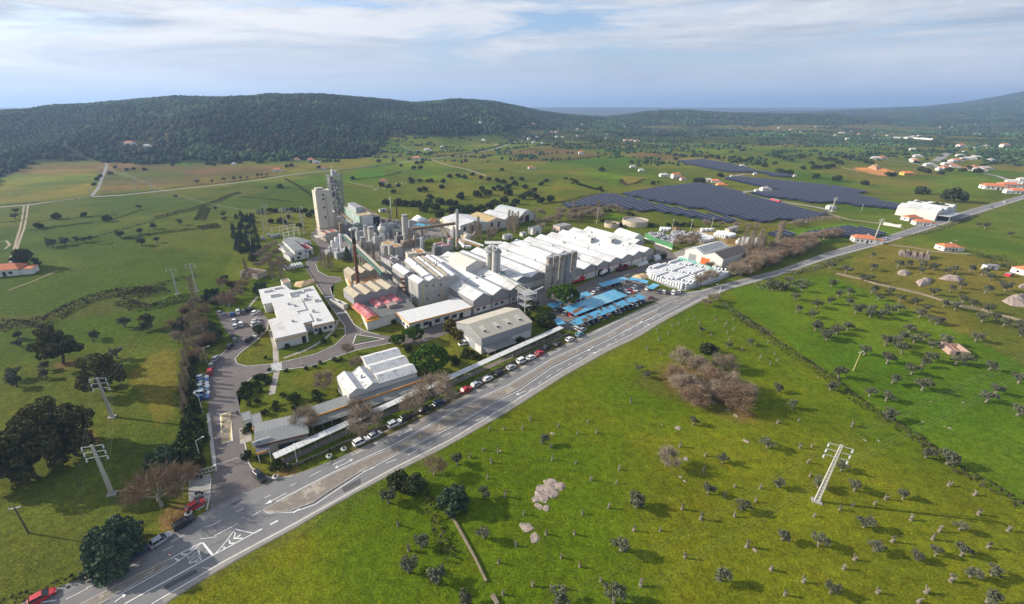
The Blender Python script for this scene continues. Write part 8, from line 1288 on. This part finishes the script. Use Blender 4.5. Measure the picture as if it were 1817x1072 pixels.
for p, t_, lab, mt in ((q('h',175,640),8,'dark wooden pole in the bottom left meadow',wood_p),(q('k',298,1002),9,'leaning dark wooden pole near the cedar',wood_p),(q('r',866,206),8,'wooden pole in the bright green field',M('yellow_pole', (0.35,0.32,0.12))),(q('U2',1375,205),9,'thin pole behind the short row of white bags',cpole),(q('U2',850,205),8,'thin pole beside the brown heap',cpole),(q('U2',1100,210),8,'thin pole between bales and bag rows',cpole),(q('j',835,195),7,'short pole in front of the eastern solar field',cpole),(q('j',1380,430),8,'thin pole beside the orange-roofed cottage',wood_p),(q('b',1690,345),13,'tall pale pole in the bare wood behind the halls',cpole),(q('b',1375,330),12,'pale pole beside the transformer house',cpole),(q('k',1545,1010),10,'pole beside the conifer block',cpole)): pylon(p, t_, lab, .3, False, name='utility_pole', mat=mt, cat='pole')
wire_m = M('wire', (0.2,0.21,0.16), rough=.4)
def wires(label, A_, zA, B_, zB, offs, sag=1.5, r=.025, n=16):
    d = Vector((B_[0]-A_[0], B_[1]-A_[1], 0)).normalized(); nrm = Vector((-d.y, d.x, 0)); t = thing('power_line', label, 'power line', (A_[0],A_[1],0)); o0 = Vector((A_[0],A_[1],0))
    for off, dz in offs:
        m_ = MB(); pts = []
        for k in range(n+1):
            f = k/n; p = Vector((A_[0],A_[1],zA+dz)).lerp(Vector((B_[0],B_[1],zB+dz)), f)+nrm*off-Vector((0,0,sag*4*f*(1-f))); pts.append(p-o0)
        for a, c_ in zip(pts[:-1], pts[1:]): m_.tube(a, c_, r*.5, None, 3, cap=False)
        m_.build('wire', wire_m, t)
SIX = [(-2.3,-1.2),(2.3,-1.2),(-2.3,-2.8),(2.3,-2.8),(-2.3,-4.4),(2.3,-4.4)]
e1 = gp(q('r',0,980), 11); dR = (Vector(e1)-PR_.xy).normalized(); eR = PR_.xy+dR*150; wires('power wires running from the near meadow pylon to the bottom edge', PR_.xy, hR, eR, 14, SIX, 4, r=.022); eR2 = PR_.xy-dR*260; wires('power wires running from the near meadow pylon across the bright field', PR_.xy, hR, eR2, 16, SIX, 4, r=.03)
wires('power wires between the two left meadow pylons', P1.xy, h1, P2.xy, h2, SIX, 1.5, r=.02); dL = (P1.xy-P2.xy).normalized(); wires('power wires leaving the nearest left pylon to the lower left', P1.xy, h1, P1.xy+dL*120, 12, SIX, 2, r=.02); wires('power wires from the left meadow to the pale field pylons', P2.xy, h2, P3.xy, h3, SIX[:4], 3, r=.025); 
k1 = Vector(gt(q('k',838,642))[:2]); k2 = Vector(gt(q('k',412,402))[:2]); wires('power wires climbing to the pylon at the hill foot', k1, 13, k2, 26, [(-2,0),(0,.5),(2,0),(4,0)], 6, r=.07); k3 = Vector(gt(q('U7',463,352))[:2]); wires('power wires crossing the left field to the substation', k3, 15, k1, 13, [(-2,0),(0,.5),(2,0)], 6, r=.06)
def lamp(p, h_, hd, label):
    t = thing('street_lamp', label, 'street lamp', (*gp(p), 0), hd, 'street lamps'); MB().tube((0,0,0),(0,0,h_),.1,.07,8).build('pole', steelw, t); MB().tube((0,0,h_),(1.6,0,h_+.5),.05,None,6).build('arm', steelw, t); MB().box(1.4,2.1,-.14,.14,h_+.42,h_+.56).build('lamp_head', steelw, t); MB().box(-.25,.25,-.25,.25,0,.4).build('base', conc2, t)
for p, h_, hd, lab in ((q('g',1640,372),6,.3,'street lamp beside the kerb group of dark cars'),(q('f',268,322),6,2.6,'street lamp with its base by the bay row'),(q('f',252,690),6,.6,'street lamp left of the entrance gate'),(q('U3',912,232),7,0,'lamp pole in the middle of the shade car park'),(q('U3',345,520),7,1,'lamp pole beside the leaf patch of the widest shade'),(q('d',785,838),5,.5,'lamp by the inner road bend'),(q('c',1312,765),7,2.8,'street lamp on the verge opposite the bag yard'),(q('d',1255,600),5,.5,'lamp at the grass triangle'),(q('f',1015,715),4,2,'white leaning post at the walkway end')): lamp(p, h_, hd, lab)
gt_ = thing('sliding_gate', 'white metal sliding gate drawn back at the works entrance', 'gate', (*gp(q('h',1210,290)), 0), hd_(q('h',1210,290), q('h',1320,258))); GL = math.dist(gp(q('h',1210,290)), gp(q('h',1320,258))); m_ = MB()
for z_ in (.25,1.6): m_.box(0,GL,-.05,.05,z_,z_+.12)
for k in range(6): m_.box(GL*k/5-.05,GL*k/5+.05,-.05,.05,.25,1.7)
m_.build('gate_frame', steelw, gt_); m_ = MB()
for k in range(5): m_.beam((GL*k/5,0,.3),(GL*(k+1)/5,0,1.6),.06)
m_.build('brace', steelw, gt_); MB().box(GL-.2,GL+.2,-.3,.3,0,1.9).build('gate_post', steelw, gt_)
bt = thing('barrier', 'long white barrier arm lowered across the entrance road', 'barrier', (*gp(q('f',575,695)), 0), hd_(q('f',575,695), q('f',378,760))); BL = math.dist(gp(q('f',575,695)), gp(q('f',378,760))); MB().box(0,BL,-.05,.05,.9,1.02).build('arm', steelw, bt); MB().box(-.25,.25,-.2,.2,0,1.1).build('housing', steelw, bt); MB().box(BL-.1,BL+.05,-.08,.08,0,.9).build('rest_post', steelw, bt)
for p, lab in ((q('U4',675,520),'white round planter with a green plant at the entrance corner'),(q('U4',1395,242),'white round planter ring on the grass bank'),(q('U4',1592,145),'white planter ring nearest the parked cars'),(q('h',1152,528),'white planter bowl between red and black cars')):
    t = thing('planter', lab, 'planter', (*gp(p), 0)); m_ = MB(); m_.lathe(0,0,[(.55,0),(.8,.5),(.85,.62)],16); m_.build('bowl', wht, t); rs_ = np.random.RandomState(3); o = bpy.data.objects.new('plant', quads_mesh('plant', rs_.normal(size=(80,3))*np.array([.3,.3,.15])+np.array([0,0,.8]), rs_.uniform(.1,.25,80), shm, rs_)); COL.objects.link(o); o.parent = t
for i, (p, lab) in enumerate(((q('e',975,962),'yellow marker post on the median between the arrows'),(q('e',1333,732),'yellow marker post in the middle stretch of the median'),(q('e',1660,557),'yellow marker post high up the median'),(q('i',1098,800),'marker post on the median opposite the black cars'),(q('U3',975,685),'yellow marker post where the median narrows'),(q('U3',1055,300),'yellow sign post behind the small red car'))):
    t = thing('marker_post', lab, 'post', (*gp(p), .14)); MB().tube((0,0,0),(0,0,1.0),.07,None,8).build('post', M('marker_yellow', (0.6,0.5,0.05)), t); MB().box(-.25,.25,-.04,.04,.8,1.15).build('plate', M('marker_yellow', (0,0,0)), t)
for p, lab, c_ in ((q('h',1052,815),'round red and white road sign at the nose of the lower median','red'),(q('U3',1580,410),'small white road sign at the slip road median','white'),(q('U3',1358,482),'small pink sign lying at the hatched area','red')):
    t = thing('road_sign', lab, 'road sign', (*gp(p), 0)); MB().tube((0,0,0),(0,0,2.2),.05,None,8).build('post', steel, t); MB().tube((0,-.03,2.2),(0,.0,2.2),.42,None,16).build('disc', CC[c_], t); MB().tube((0,-.06,2.2),(0,-.035,2.2),.27,None,16).build('disc_centre', CC['white'], t)
t = thing('storage_tank', 'dark green dome-shaped tank beside the plant road trees', 'tank', (*gp(q('f',190,420)), 0)); MB().lathe(0,0,[(1.5,0),(1.6,.8),(1.3,1.9),(.5,2.4),(.1,2.5)],14).build('shell', M('tank_green', (0.01,0.12,0.06), rough=.5), t, True); MB().lathe(0,0,[(.35,2.4),(.3,2.7)],10).build('lid', gutterm, t)
t = thing('litter_bin', 'dark bin on the forecourt kerb near the kiosk', 'bin', (*gp(q('f',545,338)), 0)); MB().lathe(0,0,[(.3,0),(.38,1.0)],12).build('barrel', gutterm, t); MB().lathe(0,0,[(.4,1.0),(.3,1.2),(.05,1.25)],12).build('lid', tyre, t)
for lab, A_, B_, hh_ in (('white concrete gantry frame of the substation, front one', q('U7',700,450), q('U7',885,400), 5), ('white concrete gantry frame of the substation, rear one', q('U7',690,400), q('U7',880,372), 5), ('low rusty gantry of the substation by the oaks', q('U7',560,360), q('U7',830,310), 3.5)):
    a, c_ = gp(A_), gp(B_); t = thing('substation_gantry', lab, 'gantry', (*a,0), math.atan2(c_[1]-a[1],c_[0]-a[0]), 'substation gantries'); Ln = math.dist(a,c_)
    for k in range(4): MB().box(Ln*k/3-.2,Ln*k/3+.2,-.2,.2,0,hh_).build('post', cpole, t)
    MB().box(-.3,Ln+.3,-.25,.25,hh_+.0,hh_+.35).build('beam', cpole, t); MB().box(0,Ln,-.12,.12,hh_*.55,hh_*.55+.2).build('beam', cpole, t)
for i, (x, y) in enumerate(((520,400),(560,420),(600,410),(640,400),(720,430),(450,440))):
    t = thing('transformer', ['grey transformer left in the substation','transformer next to the left one','transformer at the middle of the substation','transformer before the front gantry','transformer beside the works house','green transformer near the conifer block'][i], 'transformer', (*gp(q('U7',x,y)), 0), .3, 'transformers of the substation'); MB().box(-1.2,1.2,-.8,.8,.2,2.0).build('housing', steel, t)
    for s_ in (-.7,0,.7): MB().lathe(s_,0,[(.12,2),(.2,2.2),(.1,2.4),(.18,2.6),(.06,2.9)],8).build('bushing', insul, t)
rockm = M('granite', (0.34,0.27,0.22), var=.3, scale=1.2, col2=(0.15,0.13,0.115), thr=(.47,.62), scale2=.7, bump=.1)
def rock(p, s_, label, grp, seed, flat=.17):
    bm = bmesh.new(); bmesh.ops.create_icosphere(bm, subdivisions=3, radius=1)
    for v in bm.verts: k = 1+.42*mnoise.noise(v.co*1.3+Vector((seed*3.1,0,0)))+.2*mnoise.noise(v.co*3.5+Vector((seed,5,0))); v.co = Vector((v.co.x*k*s_, v.co.y*k*s_*.75, max(-.2,v.co.z*k*s_*flat)))
    me_ = bpy.data.meshes.new('rock'); bm.to_mesh(me_); bm.free(); me_.materials.append(rockm); o = bpy.data.objects.new('rock', me_); COL.objects.link(o); o.location = (*gp(p), 0); o.rotation_euler = (0,0,seed*1.7); tag(o, label, 'rock', grp)
for i, (x, y, s_, lab) in enumerate(((1095,372,1.5,'dark upright boulder at the top of the outcrop'),(1060,372,.9,'small boulder left of the top one'),(1035,408,1.6,'grey boulder on the upper left of the outcrop'),(1088,425,2.6,'largest pale slab in the heart of the outcrop'),(1138,398,2.0,'flat pinkish slab on the right of the outcrop'),(1035,455,2.2,'pale slab on the lower left of the outcrop'),(1002,470,1.3,'dark boulder at the left tip of the outcrop'),(1020,512,1.2,'small pale rock just below the outcrop'),(1062,523,1.1,'small pale rock below right of the outcrop'),(948,632,1.7,'lone curved pale rock south-west of the outcrop'),(998,695,1.4,'lone pinkish rock farther south of the outcrop'),(1100,95,.8,'small rock near the road side of the meadow'),(800,195,.4,'stone by a stump'),(1060,440,1.6,'broken slab between the two largest of the outcrop'),(1115,435,1.2,'small slab under the pinkish one'),(1070,398,1.3,'cracked grey slab in the upper middle of the outcrop'),(1050,478,1.0,'pale shard low in the outcrop'),(1110,375,1.1,'grey shard right of the top boulder'))):
    rock(q('q',x,y), s_*.85, lab, 'granite outcrop of the near meadow', i)
for i, (x, y, s_) in enumerate(((215,418,1.6),(470,467,1.4),(245,532,1.3),(345,322,1.8),(410,312,1.5),(400,350,1.2),(430,372,1.3),(225,600,.8),(240,615,.7),(50,795,.6),(155,405,.5),(1230,628,.6),(910,463,.7),(960,465,.7),(1155,320,.6),(1275,322,.6),(1125,395,.6),(1205,412,.6),(1225,418,.8),(500,870,.9),(735,230,.6))): rock(q('r',x,y), s_*.6, 'single pale rock lying in the right meadows', 'scattered rocks of the right meadows', i+30)
brm = M('brushwood', (0.30,0.235,0.2), var=.5, scale=2.0, bump=.2)
for lab, pts in (('oval pile of cut branches on the dry pasture', (1055,550,1100,542,1140,560,1110,575,1060,568)),('dark brush pile in the middle of the pasture', (1165,610,1210,588,1270,590,1250,625,1190,640)),('long brush pile right of the dark one', (1300,590,1340,572,1400,575,1455,590,1430,608,1340,600)),('large brush pile at the right picture edge', (1680,725,1740,690,1830,680,1840,765,1740,755)),('small brush pile above the largest one', (1780,635,1830,625,1830,650,1790,648))): heap(lab, 'j', pts, 2.2, brm, 'brush_pile', 'brush pile', 5)
for i, (x, y) in enumerate(((1080,447),(1112,452),(1148,457),(1188,462),(1228,468))): heap(['leftmost block of the stacked firewood row','second block of the stacked firewood row','middle block of the stacked firewood row','fourth block of the stacked firewood row','rightmost block of the stacked firewood row'][i], 'j', (x-18,y-18,x+18,y-16,x+22,y+12,x-14,y+10), 4, M('firewood', (0.2,0.16,0.13), var=.4, scale=2), 'firewood_stack', 'firewood stack', i+2)
shp = M('fleece', (0.6,0.56,0.48), var=.1)
def sheep_mesh():
    m_ = MB(); n = 10; pr = [(-.55,.08,.62),(-.48,.24,.62),(-.25,.32,.6),(.1,.32,.6),(.4,.25,.64),(.52,.13,.74),(.62,.10,.82),(.74,.12,.84),(.9,.06,.76)]; vs = []
    for x, r, z in pr:
        for k in range(n): a = 2*math.pi*k/n; vs.append((x, r*math.cos(a)*.85, z+r*math.sin(a)))
    m_.add(vs, [(j*n+k,j*n+(k+1)%n,(j+1)*n+(k+1)%n,(j+1)*n+k) for j in range(len(pr)-1) for k in range(n)]+[tuple(range(n-1,-1,-1)), tuple(range((len(pr)-1)*n,len(pr)*n))])
    for x in (-.38,.32):
        for y in (-.15,.15): m_.tube((x,y,.5),(x+.03,y,.25),.07,.045,6); m_.tube((x+.03,y,.27),(x,y,0),.045,.035,6)
    return m_.mesh('sheep', shp, True)
sme = sheep_mesh()
for x, y in ((660,640),(640,648),(690,640),(700,645),(745,628),(805,610),(815,600),(770,615),(720,612),(785,640),(860,605),(830,612),(650,655)):
    g_ = gt(q('l',x,y)); o = bpy.data.objects.new('sheep', sme); COL.objects.link(o); o.location = g_; o.rotation_euler = (0,0,rnd.uniform(0,6.28)); o.scale = (1.5,)*3; tag(o, 'white sheep grazing on the pasture north of the works', 'sheep', 'sheep grazing north of the works')
LM = [('the grey kiosk', q('f',610,360), 'f'), ('the weighbridge', (401,760), 'f'), ('the flat-roofed office', (530,560), 'f'), ('the weathered sheds', (670,660), 'f'), ('the east warehouse', (1270,470), 'f'), ('the zebra crossing', q('d',583,855), 'f'), ('the orange roadside house trees', (1480,425), 'f'), ('the office car park', (430,580), 'f'), ('the bay of parked cars', (347,690), 'f'), ('the entrance gate', q('h',1260,270), 'f'), ('the bag yard lamp', q('c',1312,765), 'f'), ('the concrete pylon on the near meadow', q('r',730,690), 'r'), ('the bare thicket', (1250,670), 'r'), ('the rock outcrop', q('q',1080,410), 'r'), ('the isolated bare tree', (1182,826), 'r'), ('the ditch hedge', q('r',860,300), 'r'), ('the wooden pole in the bright field', q('r',866,206), 'r'), ('the ruined hut among the olives', q('r',1270,125), 'r'), ('the stone wall end', q('q',720,945), 'r'), ('the bottom right corner', (1760,1040), 'r'), ('the lower ditch hedge', q('r',1220,550), 'r'), ('the road corner of the meadow', (1245,545), 'r'), ('the bottom edge of the meadow', (1150,1050), 'r'),
  ('the orange-roofed cottage', q('j',1345,418), 'j'), ('the firewood row', q('j',1150,457), 'j'), ('the middle brush pile', q('j',1220,610), 'j'), ('the largest brush pile', q('j',1780,730), 'j'), ('the orange-roofed roadside house', q('j',845,370), 'j'), ('the white roadside warehouse', q('j',1330,150), 'j'), ('the right end of the orchard wall', q('j',1560,790), 'j'), ('the orchard corner by the road', q('j',480,640), 'j'),
  ('the tall pale chimney', q('b',585,548), 'b'), ('the tan-roofed shed', q('b',850,300), 'b'), ('the arched hall', q('b',1080,280), 'b'), ('the cream tower', (565,414), 'b'), ('the slim tall silo', q('T4',1158,800), 'b'), ('the large round tank', q('S1',966,640), 'b'), ('the thin dark stack', q('T4',1028,515), 'b'), ('the cream container', q('S3',520,375), 'b'), ('the substation gantry', q('U7',780,400), 'b'),
  ('the dark cedar', (46,476), 'k'), ('the two pale pylons', q('p',1270,460), 'k'), ('the round eucalyptus above red soil', (112,645), 'k'), ('the lane junction', q('k',560,690), 'k'), ('the wide bramble clump', q('k',1280,880), 'k'), ('the hill lane bend house', q('l',42,532), 'k'), ('the white lane bungalow', q('l',895,458), 'k'), ('the low ruin in the pasture', q('l',690,600), 'k'), ('the country house in the wood', q('k',800,376), 'k'), ('the stone barn with orange roof', q('m',165,552), 'k'), ('the conifer block', (440,420), 'k'),
  ('the house before olive rows', q('m',515,450), 'm'), ('the large white hedge house', q('m',1180,618), 'm'), ('the long red farmstead', q('m',850,357), 'm'), ('the earthworks', q('n',800,580), 'm'), ('the yellow and white house', q('n',1020,612), 'm'), ('the cream villa', q('n',1385,425), 'm'), ('the pale hangar', q('n',1035,366), 'm'), ('the road junction houses', q('n',1700,692), 'm'), ('the tip of the farthest solar field', q('S2',1270,268), 'm'), ('the middle ridge', q('m',1200,180), 'm'), ('the far village street', q('n',1440,520), 'm'), ('the largest brown field', q('m',330,450), 'm'), ('the hill clearing', q('l',900,390), 'm')]
SHORT = {'bare brown tree in the wood beside the main road':'bare brown wood tree','dark evergreen bush under the tree row of the plant road':'dark evergreen bush','dark shrub in the beds between the forecourt and the gate house':'dark bed shrub','clipped dark shrub in the office and lawn gardens':'clipped garden shrub','bare upright tree in the dense row along the plant road':'bare upright tree','brown bare tree in the belt behind the office car park':'brown belt tree','round bush in the hedge line of the green field above the solar panels':'round hedge bush','dark bush near the beige storage shed':'dark shed bush','brown bare tree in the thicket west of the works houses':'brown thicket tree','bare tree covering the grey bale pile':'bare bale tree','small regrown olive tree on the near meadow':'small regrown olive','small regrown olive tree near the stone wall':'small regrown olive','grey-green olive tree in the bright green orchard':'grey-green olive tree','small olive tree on the dry pasture right of the main road':'small pasture olive','olive tree on the green slope beyond the ditch hedge':'spreading olive tree','pollarded olive stump with stubby limbs on the near meadow':'pollarded olive stump','pollarded olive stump near the bare thicket':'pollarded olive stump','pollarded olive stump between the road and the rock outcrop':'pollarded olive stump','olive tree on the left pasture':'olive tree','olive tree in the wide left field':'olive tree','solitary olive tree in the fields below the wooded hill':'solitary olive tree','dark bush tree along the old field walls':'dark bush tree','dark oak in the fields north-west of the solar panels':'dark field oak','dark holm oak in the belt of trees north of the works':'dark holm oak','dark oak among the scattered trees east of the solar fields':'scattered dark oak','dark oak in the parkland beyond the green fields':'parkland oak',
  'white house in the scattered village before the middle ridge':'white village house','red-roofed house in the scattered village before the middle ridge':'red-roofed village house','white house scattered on the lower slope of the hill wood':'white slope house','red-roofed house along the far village street':'red-roofed street house','white house along the far village street':'white street house','white house on the edge of the far village':'white outlying house','white house on the hazy wooded slope far right':'white hazy slope house','red-roofed house on the hazy wooded slope far right':'red-roofed hazy slope house','red-roofed house beside the lane into the village':'red-roofed lane house','red-roofed building of the long farmstead beside dark cypresses':'red-roofed farmstead building','single pale rock lying in the right meadows':'pale field rock','small bare tree beside the solar field edge':'small bare tree','bare poplar among the silos and sheds of the works':'bare works poplar','dark bush near the round tanks':'dark bush','bare poplar standing behind the white halls':'bare poplar','bare tree in the rough ground west of the round tanks':'brown bare tree','bare brown tree on the slope behind the white halls':'bare slope tree','dark shrubby oak around the substation':'shrubby oak'}
ZONE = {'olive':'rjk', 'poll':'r'}
bk = {}
for o in list(COL.objects):
    lb = o.get('label')
    if o.parent is not None or lb not in SHORT: continue
    px_, py_ = pxof(o.location.x, o.location.y, o.location.z); d_, nm, lx, ly = min(((math.hypot(px_-l[1][0], (py_-l[1][1])*1.6), l[0], l[1][0], l[1][1]) for l in LM))
    dx, dy = px_-lx, py_-ly; dr_ = ('right of' if dx > 0 else 'left of') if abs(dx) > abs(dy)*1.2 else ('below' if dy > 0 else 'above'); bk.setdefault((SHORT[lb], dr_, nm), []).append((d_, o))
for (sh, dr_, nm), L__ in bk.items():
    L__.sort(key=lambda t: t[0])
    for k, (d_, o) in enumerate(L__): o['label'] = f'{sh} {dr_} {nm}' if len(L__) == 1 else f'{sh}, {ordn(k+1)} closest {dr_} {nm}'
for L__ in list(TT.values())+[list(CAR.values()), list(HT.values())]:
    for t in L__:
        if 'label' not in t.keys():
            for c in kids(t):
                for c2_ in kids(c): bpy.data.objects.remove(c2_)
                bpy.data.objects.remove(c)
            bpy.data.objects.remove(t)
